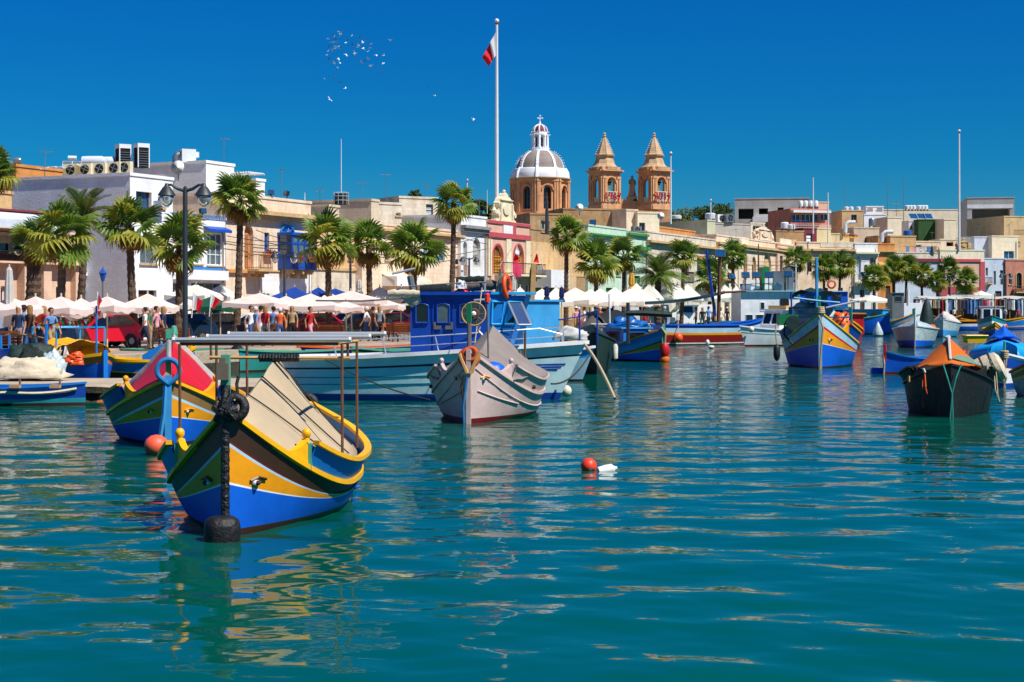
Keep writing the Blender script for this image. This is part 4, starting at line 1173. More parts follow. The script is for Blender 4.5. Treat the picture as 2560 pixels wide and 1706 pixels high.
class Boat:
    def __init__(s,label,px,D,head,L,B_,zb,zm,zs,bands,um=.5,pb=2.3,pw=1.7,ps=2.6,kw=.86,ub=.42,pe=2.2,us=.5,tr=0.,rake=0.,boot='p_boot',name='fishing_boat',cat='boat',n=40,zboot=.07,group=None,drop=.18,deckm='wood_grey',rail=('p_yellow',.07,.06),stern_rake=0.):
        s.L,s.B,s.zb,s.zm,s.zs = L,B_,zb,zm,zs
        s.um,s.pb,s.pw,s.ps,s.kw,s.ub,s.pe,s.us,s.tr,s.rake,s.srake = um,pb,pw,ps,kw,ub,pe,us,tr,rake,stern_rake
        h = Vector((head[0],head[1],0)).normalized()
        s.ang = atan2(h.y,h.x)
        bow = P(px,770,D); bow.z = 0
        s.root = thing(name,label,cat,bow - h * (L / 2),s.ang,group)
        s.h = h
        s.D = D
        us_ = [(i / n) ** 1.35 for i in range(n + 1)]
        s.us_ = us_
        mats = [b[0] for b in bands] + [boot]
        mb = MB()
        for sd in (1,-1):
            rows = []
            for u in us_:
                k = max(0.,1 - u / .45) ** 1.3
                rr = [0.] + [ra + (rb - ra) * k for _,rb,ra in bands]
                zt = s.zsh(u)
                row = [s.pz(u,zt + (zboot - zt) * r,sd) for r in rr]
                row += [s.pz(u,z,sd) for z in (-.02,-.16,-.34)]
                rows.append(row)
            nb = len(bands)
            mb.grid(rows,lambda i,j: min(j,nb))
        if tr > 0:          # flat stern
            a = [s.pz(1,s.zsh(1) * t,1) for t in (1,.75,.5,.25,0)] + [s.pz(1,-.3,1)]
            b = [s.pz(1,s.zsh(1) * t,-1) for t in (1,.75,.5,.25,0)] + [s.pz(1,-.3,-1)]
            mb.grid([a,b],lambda i,j: min(len(bands) - 1,j))
        s.hull = ob('hull',mb,mats,s.root,smooth=32)
        if rail:
            path = [s.pz(u,s.zsh(u) - .01,1,.015) for u in reversed(us_)] + [s.pz(u,s.zsh(u) - .01,-1,.015) for u in us_[1:]]
            ob('rub_rail',MB().sweep(path,rail[1],rail[2]),[rail[0]],s.root)
        dk = MB()
        dk.grid([[s.pz(u,s.zsh(u) - drop,1,-.03),s.pz(u,s.zsh(u) - drop,-1,-.03)] for u in us_[2:]])
        ob('deck',dk,[deckm],s.root)
    def zsh(s,u):
        return s.zm + (s.zb - s.zm) * max(0,1 - u / s.ub) ** s.pe + (s.zs - s.zm) * max(0,(u - s.us) / (1 - s.us)) ** 2
    def prof(s,u,p,k):
        if u < s.um: return k * s.B / 2 * (1 - (1 - u / s.um) ** p)
        return k * s.B / 2 * (1 - (1 - s.tr) * ((u - s.um) / (1 - s.um)) ** s.ps)
    def half(s,u,z):
        bs = s.prof(u,s.pb,1); bw = s.prof(u,s.pw,s.kw)
        if z >= 0: return bw + (bs - bw) * min(1.2,z / max(.1,s.zsh(u))) ** .8
        return bw * max(0,1 + z / .36) ** .5
    def pz(s,u,z,sd,out=0.):
        x = s.L / 2 - u * s.L + s.rake * z * max(0,1 - u) ** 4 - s.srake * z * u ** 6
        hb = s.half(u,z)
        return Vector((x,sd * max(0,hb + (out if hb > .05 else out * .3)),z))
    def loc(s,w):
        d = Vector(w) - Vector(s.root.location)
        c,q = cos(s.ang),sin(s.ang)
        return Vector((c * d.x + q * d.y,-q * d.x + c * d.y,d.z))
    def px(s,px,py,D): return s.loc(P(px,py,D))
    def world(s,v): 
        c,q = cos(s.ang),sin(s.ang)
        return Vector(s.root.location) + Vector((c * v[0] - q * v[1],q * v[0] + c * v[1],v[2]))
    def bulwark(s,u0,u1,h,panel,cap,swoop=.1,post=None,knob=True,hs=None,uslope=0):
        """raised side boards with a curved horn in front, capped, with a post and knob"""
        hf = lambda u: h + (hs - h if hs else 0) * max(0,(u - .6) / .4) ** 2
        for sd in (1,-1):
            us_ = [lerp(u0,u1,i / 26) for i in range(27)]
            top = [s.pz(u,s.zsh(u) + hf(u),sd,.0) + Vector((0,sd * .08 * min(1,(1 - u) * 6),0)) for u in us_]
            bot = [s.pz(u,s.zsh(u),sd,-.01) for u in us_]
            m = MB().grid([bot,top])
            m.grid([[v - Vector((0,sd * .05,0)) for v in bot],[v - Vector((0,sd * .05,0)) for v in top]])
            ob('bulwark',m,[panel],s.root,smooth=True)
            ob('cap_rail',MB().sweep(top,.09,.05),[cap],s.root)
            # swept horn rising from the sheer to the knob
            q = MB(); rows = []
            for i in range(11):
                t = i / 10
                u = lerp(u0 - swoop,u0,t)
                hh = .03 + (hf(u0) + .04) * t ** 2.4
                p = s.pz(u,s.zsh(u),sd,.0)
                rows.append([p + Vector((0,sd * .02,-.02)),p + Vector((0,sd * .02,hh)),p + Vector((0,-sd * .06,hh)),p + Vector((0,-sd * .06,-.02))])
            q.grid(rows,close=True)
            q.add(rows[-1],[(0,1,2,3)])
            ob('horn',q,[cap],s.root)
            a = s.pz(u0,s.zsh(u0),sd,.03)
            if post: ob('post',MB().box(a.x - .13,a.x + .0,a.y - .03,a.y + .03,a.z - .02,a.z + hf(u0) + .01),[post],s.root)
            if knob:
                ob('knob',MB().lathe([(.045,0),(.035,.05),(.055,.08),(.055,.12),(.035,.15),(.008,.16)],(a.x - .02,a.y - sd * .03,a.z + hf(u0) + .03),9),[cap],s.root,smooth=True)
    def eyes(s,u,z,r=.06,brow='p_brown'):
        for sd in (1,-1):
            p = s.pz(u,z,sd,.012)
            e = ob('eye',MB().ball((p.x,p.y,p.z),r,10,0,.6),['eye_white'],s.root,smooth=True)
            ob('pupil',MB().ball((p.x + r * .5,p.y + sd * r * .55,p.z),r * .55,8),['rubber'],e,smooth=True)
            ob('brow',MB().tube([s.pz(u - .012,z + r * .5,sd,.02),s.pz(u,z + r * 1.1,sd,.03),s.pz(u + .02,z + r * .5,sd,.02)],r * .28,5),[brow],e)
    def tent(s,name,m,u0,u1,zr,ze=lambda u: .02,sag=1.15,skew=0.,inset=.02,wr=.015,n=26,seed=1,parent=None,off=0.,front=True):
        rr = random.Random(seed)
        ph = [rr.uniform(0,6.28) for _ in range(6)]
        mb = MB(); rows = []
        K = 14
        for i in range(n + 1):
            t = i / n; row = []
            for j in range(K + 1):
                v = 2 * j / K - 1
                u = lerp(u0,u1,t) + skew * abs(v) * (1 - t)
                uc = min(1,max(0,u))
                e = s.pz(uc,s.zsh(uc) + ze(uc),1,-inset)
                hb = abs(e.y)
                z = e.z + off + (zr(uc) - e.z) * (1 - abs(v)) ** sag
                w = wr * (sin(9 * v + ph[0] + 7 * t) + sin(21 * t + 4 * v + ph[1]) + .7 * sin(37 * t * (1 - .3 * v) + ph[2]) + .5 * sin(17 * v * v + 25 * t + ph[3]) + .35 * abs(v) * sin(46 * t + 5 * v + ph[4]) + .25 * abs(v) * sin(71 * t - 3 * v + ph[5]))
                row.append((e.x,v * hb,z + w * (1 - v * v)))
            rows.append(row)
        if front:
            e = rows[0][0]; rows.insert(0,[(p[0] + .03 + .1 * (1 - abs(2 * j / K - 1)),p[1],e[2] - .03 + .01 * (j % 2)) for j,p in enumerate(rows[0])])
        mb.grid(rows)
        o = ob(name,mb,[m],parent or s.root,smooth=50)
        md = o.modifiers.new('thickness','SOLIDIFY'); md.thickness = .012
        return o
    def line(s,name,pts,r,m,n=5): return ob(name,MB().tube(pts,r,n),[m],s.root)
    def stem(s,m,top,w=.1,t=.08,below=.2):
        z0 = -below
        pts = [s.pz(0,lerp(z0,s.zb + top,i / 6),1) + Vector((.035,0,0)) for i in range(7)]
        for p in pts: p.y = 0
        rows = [[p + Vector((t / 2,-w / 2,0)),p + Vector((t / 2,w / 2,0)),p + Vector((-t / 2,w / 2,0)),p + Vector((-t / 2,-w / 2,0))] for p in pts]
        q = MB().grid(rows,close=True); q.add(rows[-1],[(0,1,2,3)])
        return ob('stem_post',q,[m],s.root)

def sagline(a,b,sag,n=10):
    a,b = Vector(a),Vector(b)
    return [a.lerp(b,i / n) - Vector((0,0,sag * 4 * (i / n) * (1 - i / n))) for i in range(n + 1)]
def cabin(bt,x0,x1,w0,w1,z0,z1,m,wins=(),roofm=None,lean=.0,over=.12,name='cabin',roof_t=.07,y=0):
    """deckhouse: x0 aft, x1 fore; wins: (face, a0, a1, b0, b1) as fractions"""
    h0,h1 = w0 / 2,w1 / 2
    g = MB()
    lo = [(x0,y - h0,z0),(x1,y - h1,z0),(x1,y + h1,z0),(x0,y + h0,z0)]
    hi = [(x0,y - h0 * .97,z1),(x1 - lean,y - h1 * .97,z1),(x1 - lean,y + h1 * .97,z1),(x0,y + h0 * .97,z1)]
    for i in range(4): g.quad(lo[i],lo[(i + 1) % 4],hi[(i + 1) % 4],hi[i])
    c = ob(name,g,[m],bt.root)
    r = MB()
    e = over
    r.box(x0 - e,x1 - lean + e,y - max(h0,h1) - e,y + max(h0,h1) + e,z1 + .002,z1 + roof_t)
    ob('cabin_roof',r,[roofm or m],bt.root)
    sides = {'front': 1,'left': 2,'back': 3,'right': 0}
    for f,a0,a1,b0,b1 in wins:
        i = sides[f]
        A,B_,C_,D_ = [Vector(v) for v in (lo[i],lo[(i + 1) % 4],hi[(i + 1) % 4],hi[i])]
        q = lambda a,b: A.lerp(B_,a).lerp(D_.lerp(C_,a),b)
        nrm = (B_ - A).cross(D_ - A).normalized()
        pts = [q(a0,b0) + nrm * .012,q(a1,b0) + nrm * .012,q(a1,b1) + nrm * .012,q(a0,b1) + nrm * .012]
        fr = MB()
        for k in range(4): fr.tube([pts[k],pts[(k + 1) % 4]],.03,4)
        w_ = ob('window',fr,[m],c)
        ob('pane',MB().add([p + nrm * .005 for p in pts],[(0,1,2,3)]),['pane'],w_)
    return c
def heap(name,label,cat,c,rx,ry,h,m,seed=1,n=22,group=None,rough=.3):
    """a crumpled pile"""
    from mathutils import noise
    mb = MB(); rows = []; n = max(n,26)
    for i in range(14):
        t = i / 13; row = []
        for j in range(n):
            a = 2 * pi * j / n
            d = Vector((cos(a) * cos(t * 1.5),sin(a) * cos(t * 1.5),sin(t * 1.5)))
            k = 1 + rough * (1.3 * noise.noise(d * 1.6 + Vector((seed,0,0))) + .9 * abs(noise.noise(d * 4 + Vector((0,seed,0)))) + .5 * noise.noise(d * 9 + Vector((0,0,seed))))
            r = cos(t * pi / 2) ** .8 * k
            row.append((c[0] + rx * r * cos(a),c[1] + ry * r * sin(a),c[2] + h * sin(t * pi / 2) * k))
        rows.append(row)
    mb.grid(rows,close=True)
    return tag(ob(name,mb,[m],smooth='all'),label,cat,group)

# ---- the near boat, blue and yellow, bow to the camera
BA = Boat('blue, yellow and black painted boat nearest the camera under a tan canvas',566,17.45,(-.025,-1),5.6,2.18,1.36,.36,.72,
          [('p_brown',.22,.43),('p_maroon',.24,.445),('p_pale',.27,.475),('p_ochre',.585,.48),('p_white',.605,.5),('p_blue',1,1)],um=.46,pb=2.5,pw=1.75,kw=.86,ub=.43,pe=2.5,rail=('p_yellow',.07,.06))
BA.bulwark(.165,.985,.27,'p_azure','p_yellow',swoop=.085,post='p_seagreen',hs=.42)
BA.eyes(.055,.56,.055)
b = BA
w = MB()
pts = [b.pz(0,z,1) + Vector((.06,0,0)) for z in [i * .05 - .1 for i in range(33)]]
for p in pts: p.y = 0
w.tube(pts,[.045 + .006 * (i % 2) for i in range(33)],9)
ob('wrapped_stem',w,['tape_black'],b.root)
q = MB()
q.box(2.79,2.89,-.045,.045,1.56,1.99); ob('bitt_post',q,['p_seagreen'],b.root)
ob('bitt_block',MB().box(2.892,2.97,-.075,.05,1.72,1.9).box(2.9,2.96,-.05,.02,1.9,1.96),['wood_grey'],b.root)
rp = MB()
for k,(y0,z0,y1,z1) in enumerate(((-.1,1.28,.06,1.52),(.12,1.3,-.05,1.52),(-.07,1.36,.13,1.4),(-.03,1.26,.02,1.6),(-.12,1.42,.06,1.3))):
    rp.tube([(2.88 + .03 * (k % 2),y0,z0),(2.96,(y0 + y1) / 2,(z0 + z1) / 2),(2.89,y1,z1)],.036,7)
rp.lathe([(.07,1.36),(.085,1.44),(.06,1.5),(.055,1.66)],(2.86,0,0),9)
ob('rope_lashing',rp,['tape_black'],b.root,smooth=True)
ty = ob('tyre',MB().torus(.115,.055,(0,0,0),22,9,0,rot('X',radians(78))),['rubber'],None,smooth='all',loc=b.world((2.79,.08,1.41)),rz=b.ang + radians(96))
tag(ty,'black rubber tyre hung behind the stem of the nearest boat','tyre')
ty2 = ob('tyre',MB().torus(.13,.055,(0,0,0),22,9,0,rot('X',radians(84))),['rubber'],None,smooth='all',loc=b.world((-2.78,.02,1.1)),rz=b.ang + radians(90))
tag(ty2,'black tyre on the stern post of the nearest boat','tyre')
ob('stern_post',MB().tube([(-2.74,0,.5),(-2.79,0,.8),(-2.83,0,1.25)],[.09,.08,.06],8),['p_yellow'],b.root)
fd = MB()
rows = []
for z,r in ((-.14,.13),(-.12,.17),(.0,.185),(.06,.185),(.1,.19),(.16,.185),(.22,.17),(.25,.12)):
    rows.append([(r * cos(a) * (1 + .12 * abs(sin(2 * a))),r * sin(a) * (1 + .12 * abs(sin(2 * a))),z) for a in [2 * pi * i / 16 for i in range(16)]])
fd.grid(rows,close=True); fd.add(rows[-1],[tuple(range(16))])
tag(ob('fender',fd,['rubber'],None,smooth=50,loc=b.world((3.02,.0,0)),rz=.3),'black plastic float tied against the bow of the nearest boat','fender')
zrA = lambda u: lerp(1.34,1.86,(u - .1) / .48) if u < .58 else lerp(1.86,.95,(u - .58) / .4)
zeA = lambda u: .03 + .2 * sstep(.1,.2,u)
b.tent('canvas_cover','canvas',.1,.985,zrA,ze=zeA,sag=1.14,skew=0,inset=.06,wr=.013,seed=5,front=False,n=64)
# ropes lying over the canvas
for k,(u_,a_) in enumerate(((.22,.2),(.38,.3),(.55,.38))):
    pt = []
    for j in range(9):
        v = j / 8 * .94
        uu = u_ + .12 * v
        e = b.pz(uu,b.zsh(uu) + zeA(uu),1,-.06)
        zr = zrA(uu)
        pt.append((e.x,v * e.y,e.z + (zr - e.z) * (1 - v) ** 1.1 + .022))
    b.line('cover_rope',pt,.009,'rope_dark',4)
# pipe frame
for (xa,ya,D,xb) in ((438,850,19.35,872),(522,842,20.6,922),(575,835,21.9,960)):
    A,B_ = b.px(xa,ya,D),b.px(xb,ya,D)
    f = ob('awning_tube',MB().tube([A,B_],.028,8),['alu'],b.root,smooth=True)
    ob('end_cap',MB().tube([B_,B_ + (B_ - A).normalized() * .03],.034,8),['plastic_white'],f)
    ob('end_cap',MB().tube([A,A - (B_ - A).normalized() * .03],.034,8),['plastic_white'],f)
b.line('cross_pole',[b.px(450,860,19.4),b.px(846,860,19.4)],.022,'pole_rust')
b.line('cross_pole',[b.px(850,858,19.4),b.px(893,853,21.3)],.022,'wood_pale')
for (px_,y0,y1,D) in ((449,860,1085,19.35),(541,862,1060,20.6),(527,855,900,21.4),(617,850,1010,21.9),(855,862,1145,19.35),(869,856,900,20.6),(892,856,1120,21.2)):
    b.line('frame_pole',[b.px(px_,y0,D),b.px(px_ + 1,y1,D)],.018,'pole_rust',7)
b.line('spar',[b.px(524,894,20.4),b.px(876,896,20.4)],.022,'wood_pale',7)
w = MB()
for i in range(13):
    a,c = b.px(648 + i * 7.7,895,20.4),b.px(648 + (i + 1) * 7.7,895,20.4)
    w.tube([a,a.lerp(c,.5),c],[.048,.058,.046],8)
ob('wrapped_sail',w,['tape_black'],b.root)
for sd in (1,-1):
    p = b.pz(.55,.2,sd,.02)
    ob('mooring_eye',MB().torus(.05,.015,(p.x,p.y,p.z),12,5,0,rot('X',radians(20))),['p_blue'],b.root)
p = b.pz(.80,.16,1,.05)
ob('exhaust',MB().tube([p + Vector((.05,-.05,.06)),p + Vector((0,.04,.07)),p + Vector((-.02,.09,0)),p + Vector((-.02,.09,-.1))],.05,8),['p_blue'],b.root,smooth=True)
st_ = MB()
for i in range(26):
    u = .30 + i * .024
    p = b.pz(u,b.zsh(u) - (b.zsh(u) - .07) * .33,1,.008)
    st_.ball(p,.012,4)
o_ = ob('studs',st_,['rubber'],b.hull); o_['kind'] = 'stuff'
b.line('chain',[b.px(597,940,17.6),b.px(592,960,17.6),b.px(594,985,17.6),b.px(588,1010,17.5)],.02,'rope_dark')
tag(ob('mooring_rope',MB().tube(sagline(b.world((2.85,.1,1.5)),P(655,952,43),.25,14),.012,5),['rope_pale']),'thin pale mooring rope from the nearest boat to the jetty end','rope')

# ---- red covered boat behind it
BR = Boat('boat with glossy red tent cover, blue, yellow and tan hull',421,28.6,(.17,-1),6.4,2.5,1.2,.42,.7,
          [('p_tan',.2,.42),('p_pale',.25,.47),('p_ochre',.56,.48),('p_white',.575,.49),('p_blue',1,1)],um=.45,pb=2.4,ub=.42,pe=1.7)
b = BR
b.bulwark(.16,.985,.3,'p_deepblue','p_ochre',swoop=.09,knob=True)
b.eyes(.06,.62,.05,'p_ochre')
b.stem('p_sky',.1,.12)
b.tent('canvas_cover','tarp_red',.08,.48,lambda u: 1.3 + .62 * min(1,(u - .03) / .36),ze=lambda u: .1,sag=1.0,skew=-.06,inset=.05,wr=.006,seed=9)
b.tent('canvas_flap','canvas_white',.36,.92,lambda u: 1.98 - .7 * max(0,(u - .4)),ze=lambda u: .25,sag=1.0,skew=.12,inset=.02,wr=.01,seed=4)
ob('bitt_post',MB().box(3.1,3.2,-.05,.05,1.2,1.55),['wood_pale'],b.root)
ob('mast_head',MB().tube([(3.05,.0,1.5),(3.05,.0,1.95)],.045,8),['canvas_white'],b.root)
ob('mast_tip',MB().box(3.0,3.1,-.05,.05,1.95,2.12),['p_seagreen'],b.root)
ob('ridge_knob',MB().lathe([(.06,0),(.08,.1),(.05,.24),(.01,.26)],(.75,.0,1.9),8),['p_seagreen'],b.root)
b.line('rope_loop',[(3.26,.2 * sin(a) * (1 if cos(a) > 0 else 1 - .75 * cos(a) ** 2),1.36 + .22 * cos(a)) for a in [2 * pi * i / 28 for i in range(29)]],.045,'rope_blue',8)
b.line('bow_strap',[(3.27,-.05,1.1),(3.27,-.08,.6),(3.27,-.14,.2)],.04,'p_sky',4)

# ---- pale grey pink boat
BG = Boat('unpainted pinkish grey boat with a sagging grey cover',1172,34.6,(-.13,-1),6.6,2.45,1.56,.5,.85,
          [('p_pinkgrey',.15,.34),('p_pinkgrey',.18,.40),('p_pinkgrey',.5,.55),('p_pinkgrey',1,1)],um=.46,pb=2.4,ub=.46,pe=2.5,boot='p_maroon',rail=('p_pinkgrey',.08,.07),zboot=.1)
b = BG
b.bulwark(.16,.985,.33,'p_pinkgrey','p_pinkgrey',swoop=.09,knob=True)
b.eyes(.05,.95,.06,'p_ochre')
for nm,r0,r1 in (('moulding',.18,.62),('moulding',.52,.56)):
    for sd in (1,-1):
        pp = []
        for i in range(20):
            u = .02 + i * (.95 / 19) if nm == 'moulding' and r0 < .3 else .03 + i * (.2 / 19)
            z = b.zsh(u) * (1 - (r1 + (r0 - r1) * max(0,1 - u / .45) ** 1.3)) + .03
            pp.append(b.pz(u,z,sd,.01))
        ob(nm,MB().tube(pp,.022,4),['p_pinkgrey'],b.root)
b.stem('p_pinkgrey',.05,.1)
b.tent('canvas_cover','canvas_grey',.2,.98,lambda u: lerp(1.35,2.08,(u - .2) / .36) if u < .56 else 2.08 - .78 * ((u - .56) / .42) ** .7,ze=lambda u: .05 + .35 * sstep(.15,.28,u),sag=1.1,skew=-.04,inset=-.09,wr=.006,seed=3)
ob('hawser',MB().torus(.2,.05,(3.25,0,1.42),18,6,0,rot('Y',radians(80)) @ rot('Z',0)).torus(.14,.045,(3.3,.03,1.5),18,6,0,rot('Y',radians(75))),['rope_orange'],b.root,smooth='all')
ob('hawser',MB().tube([(3.32,-.2,1.5),(3.38,-.02,1.08),(3.38,.04,1.08),(3.32,.24,1.55)],.045,6),['wood_pale'],b.root)
b.line('bow_rope',[(3.4,-.08,1.05),(3.38,-.14,.8),(3.4,-.08,.5),(3.38,-.1,.25),(3.4,-.06,-.1)],.035,'rope_dark')
b.line('bow_rope',[(3.41,-.02,1.0),(3.4,-.06,.7),(3.41,-.1,.35),(3.4,-.08,-.1)],.03,'rope_blue')
ob('mast_tip',MB().box(3.2,3.3,-.05,.05,2.2,2.6),['p_green'],b.root)
b.line('stem_pole',[(3.25,0,1.4),(3.25,0,2.25)],.05,'pole_steel',7)
b.line('flag_staff',[b.px(1221,908,36.2),b.px(1218,745,36.2)],.022,'pole_steel')
ob('lamp',MB().lathe([(.055,0),(.06,.18),(.04,.2)],b.px(1218,756,36.2),8),['buoy_red'],b.root)
ob('cushion',MB().ball(b.px(1232,923,36.0),.28,12,0,.6),['tarp_blue'],b.root,smooth=True)
b.line('frame_pole',[b.px(1311,938,38),b.px(1313,832,38)],.03,'pole_rust'); b.line('frame_pole',[b.px(1299,905,38),b.px(1299,878,38)],.04,'pole_steel')
p = b.pz(.86,.28,1,.03); ob('exhaust',MB().tube([p,p + Vector((-.03,.08,-.12))],.04,6),['pole_rust'],b.root)
for sd in (1,-1):
    p = b.pz(.3,b.zsh(.3) + .12,sd,.02); ob('port_light',MB().ball(p,.05,8),['rubber'],b.root)
# line hauler wheel standing on its bow
hw_ = thing('hauler_wheel','big spoked line hauling wheel in front of the blue cabin','winch wheel',P(1184,785,38.5))
ob('rim',MB().torus(.285,.018,(0,0,0),28,6,0,rot('X',radians(80))),['wood_pale'],hw_,smooth='all')
for i in range(10): ob('spoke',MB().tube([(0,0,0),(.28 * cos(i * pi / 5),0,.28 * sin(i * pi / 5))],.009,4),['pole_steel'],hw_)
ob('hub',MB().ball((0,-.03,0),.07,10),['metal_white'],hw_); ob('line_coil',MB().torus(.11,.03,(0,-.02,0),18,6,0,rot('X',radians(90))),['pole_rust'],hw_)
ob('disc',MB().lathe([(.28,-.004),(.28,.004)],(0,0,0),28,0,rot('X',radians(90))),['clear_sheet'],hw_)
ob('stand',MB().tube([(0,.05,-.02),(.09,.05,-.25),(.14,.05,-.32),(.12,.05,-.42),(.2,.05,-.5),(.2,.05,-1.)],.035,7),['alu'],hw_)

# ---- big turquoise boat with the blue wheelhouse
BC = Boat('long turquoise and white boat with a bright blue wheelhouse',1398,43.8,(1,-.12),7.6,2.7,1.52,1.12,1.08,
          [('p_white',.2,.22),('rubber',.235,.27),('p_cyan',.94,.93),('p_deepblue',1,1)],um=.55,pb=2.2,pw=1.6,tr=.75,rake=.48,ub=.8,pe=1.4,rail=('p_white',.2,.1),boot='p_deepblue',zboot=.1,deckm='p_white',ps=2)
b = BC
for sd in (1,-1):
    for r_ in (.45,.62): b.line('plank_seam',[b.pz(u,b.zsh(u) * (1 - r_),sd,.004) for u in [.12 + .05 * i for i in range(18)]],.012,'p_teal',4)
for k in range(3):
    ob('stripe',MB().tube([b.pz(.03 + .016 * k * .5,.98 - .07 * k,-1,.006),b.pz(.16,.98 - .07 * k - .02,-1,.006)],.022,4),['p_deepblue'],b.root)
cb_ = cabin(b,-.75,1.36,2.0,2.0,1.0,2.84,'p_cabin',[],lean=-.0,over=.1,roof_t=.1)
zc0,zc1 = 1.0,2.84
for k,(x0,x1) in enumerate(((-.6,-.26),(-.02,.32),(.6,.94))):
    fr = MB(); y = -1.0
    A = [(x0,2.1),(x1,2.1)] + [(lerp(x1,x0,i / 6),2.56 + .06 * sin(pi * i / 6)) for i in range(7)]
    pl = [(x,y - .012,z) for x,z in A]
    for i in range(len(pl)): fr.tube([pl[i],pl[(i + 1) % len(pl)]],.022,4)
    w_ = ob('window',fr,['p_cabin'],cb_)
    ob('pane',MB().add([(x,y - .006,z) for x,_,z in pl],[tuple(range(len(pl)))]),['pane_pale' if k == 1 else 'pane'],w_)
ob('door_frame',MB().tube([(-.12,-1.012,1.1),(-.12,-1.012,2.7),(.43,-1.012,2.7),(.43,-1.012,1.1)],.012,4),['p_deepblue'],cb_)
for x0,s_g in ((-.11,1),(.42,-1)): ob('bracket',MB().box(min(x0,x0 + .06 * s_g),max(x0,x0 + .06 * s_g),-1.03,-1.006,1.92,2.12).box(min(x0 + .061 * s_g,x0 + .21 * s_g),max(x0 + .061 * s_g,x0 + .21 * s_g),-1.03,-1.006,1.92,2.02),['pole_steel'],cb_)
# forward bridge with raked screens
g = MB()
lo = [(1.365,-1.0,1.0),(1.72,-.62,1.0),(1.72,.62,1.0),(1.365,1.0,1.0)]
mi_ = [(1.365,-1.0,1.95),(2.05,-.6,1.95),(2.05,.6,1.95),(1.365,1.0,1.95)]
hi = [(1.365,-1.0,2.84),(2.36,-.62,2.84),(2.36,.62,2.84),(1.365,1.0,2.84)]
for i in range(3): g.quad(lo[i],lo[i + 1],mi_[i + 1],mi_[i]); g.quad(mi_[i],mi_[i + 1],hi[i + 1],hi[i])
g.quad(*hi)
br_ = ob('bridge',g,['p_azure'],b.root)
A,B_,C_,D_ = [Vector(v) for v in (mi_[0],mi_[1],hi[1],hi[0])]
for a0,a1 in ((.12,.45),(.56,.92)):
    q = lambda a,z: A.lerp(B_,a).lerp(D_.lerp(C_,a),z)
    nr = (B_ - A).cross(D_ - A).normalized()
    pts = [q(a0,.12) + nr * .012,q(a1,.12) + nr * .012,q(a1,.8) + nr * .012,q(a0,.8) + nr * .012]
    fr = MB()
    for k in range(4): fr.tube([pts[k],pts[(k + 1) % 4]],.035,4)
    w_ = ob('window',fr,['p_bright'],br_); ob('pane',MB().add([p - nr * .004 for p in pts],[(0,1,2,3)]),['pane'],w_)
    if a0 > .5:
        top = [pts[3],pts[2]]; out = nr * .45 + Vector((.1,-.05,-.62))
        fr = MB(); pq = [top[0],top[1],top[1] + out,top[0] + out]
        for k in range(4): fr.tube([pq[k],pq[(k + 1) % 4]],.03,4)
        w_ = ob('open_window',fr,['alu'],br_); ob('pane',MB().add(pq,[(0,1,2,3)]),['clear_sheet'],w_)
ob('bridge_roof',MB().add([(1.3,-1.08,2.86),(2.5,-.7,2.86),(2.5,.7,2.86),(1.3,1.08,2.86),(1.3,-1.08,2.93),(2.5,-.7,2.93),(2.5,.7,2.93),(1.3,1.08,2.93)],[(3,2,1,0),(4,5,6,7),(0,1,5,4),(1,2,6,5),(2,3,7,6),(3,0,4,7)]),['p_bright'],b.root)
ob('horn',MB().tube([(1.0,-1.08,2.7),(1.45,-1.08,2.72)],[.03,.05],7),['alu'],cb_)
# bow and side railing
rl = MB()
P_ = [b.pz(u,b.zsh(u),-1,-.06) for u in [.06 + .06 * i for i in range(15)]]
top = [p + Vector((0,.05,.5 if i > 0 else .3)) for i,p in enumerate(P_)]
rl.tube(top,.016,6); rl.tube([p + Vector((0,.02,.26)) for p in P_],.011,5)
for i in range(0,15,3): rl.tube([P_[i],top[i] + Vector((-.12 if i else 0,0,0))],.018,5)
P2 = [b.pz(u,b.zsh(u),1,-.06) for u in [.06 + .06 * i for i in range(6)]]
top2 = [p + Vector((0,-.05,.5)) for p in P2]
rl.tube([top[0]] + top2,.016,6)
for i in range(0,6,2): rl.tube([P2[i],top2[i]],.018,5)
ob('railing',rl,['alu'],b.root)
for o_ in (cb_,br_): o_.location.x += .6
for o_ in list(b.root.children):
    if o_.name.startswith(('cabin_roof','bridge_roof')): o_.location.x += .6
b.line('mast',[b.px(1035,742,43.5),b.px(1025,690,43.5)],.09,'engine_grey',8); b.line('mast_arm',[b.px(980,685,43.5),b.px(1037,672,43.5)],.035,'alu')
b.line('roof_rail',[b.px(1022,716,43.3),b.px(1130,709,43.3),b.px(1215,706,43.3)],.02,'pole_steel')
b.line('aerial',[b.px(1212,735,43.4),b.px(1212,690,43.4)],.03,'alu'); b.line('aerial',[b.px(1250,730,43.4),b.px(1250,672,43.4)],.04,'pole_steel')
b.line('stay',[b.px(1205,720,42.5),b.px(1186,865,41)],.015,'rope_pale',4)
for nm,lb,pts,r,m in (('net_roll','dark netting roll lashed on the blue wheelhouse roof, left end',[(1050,725),(1085,724),(1128,724)],.14,'net_dark'),('net_roll','long dark roll of nets along the blue wheelhouse roof rail',[(1140,702),(1175,700),(1212,699)],.1,'net_dark'),
                      ('net_roll','low grey bundle of nets under the roof rail of the blue wheelhouse',[(1168,716),(1200,714),(1245,712)],.14,'wood_grey')):
    k = MB(); PP = [P(x,y,43.6) for x,y in pts]
    PP = [PP[0].lerp(PP[1],i / 5) for i in range(5)] + [PP[1].lerp(PP[2],i / 5) for i in range(6)]
    k.tube(PP,[r * (1 + .1 * ((i * 7) % 3 - 1)) for i in range(len(PP))],9)
    tag(ob(nm,k,[m],smooth=50),lb,'fishing net')
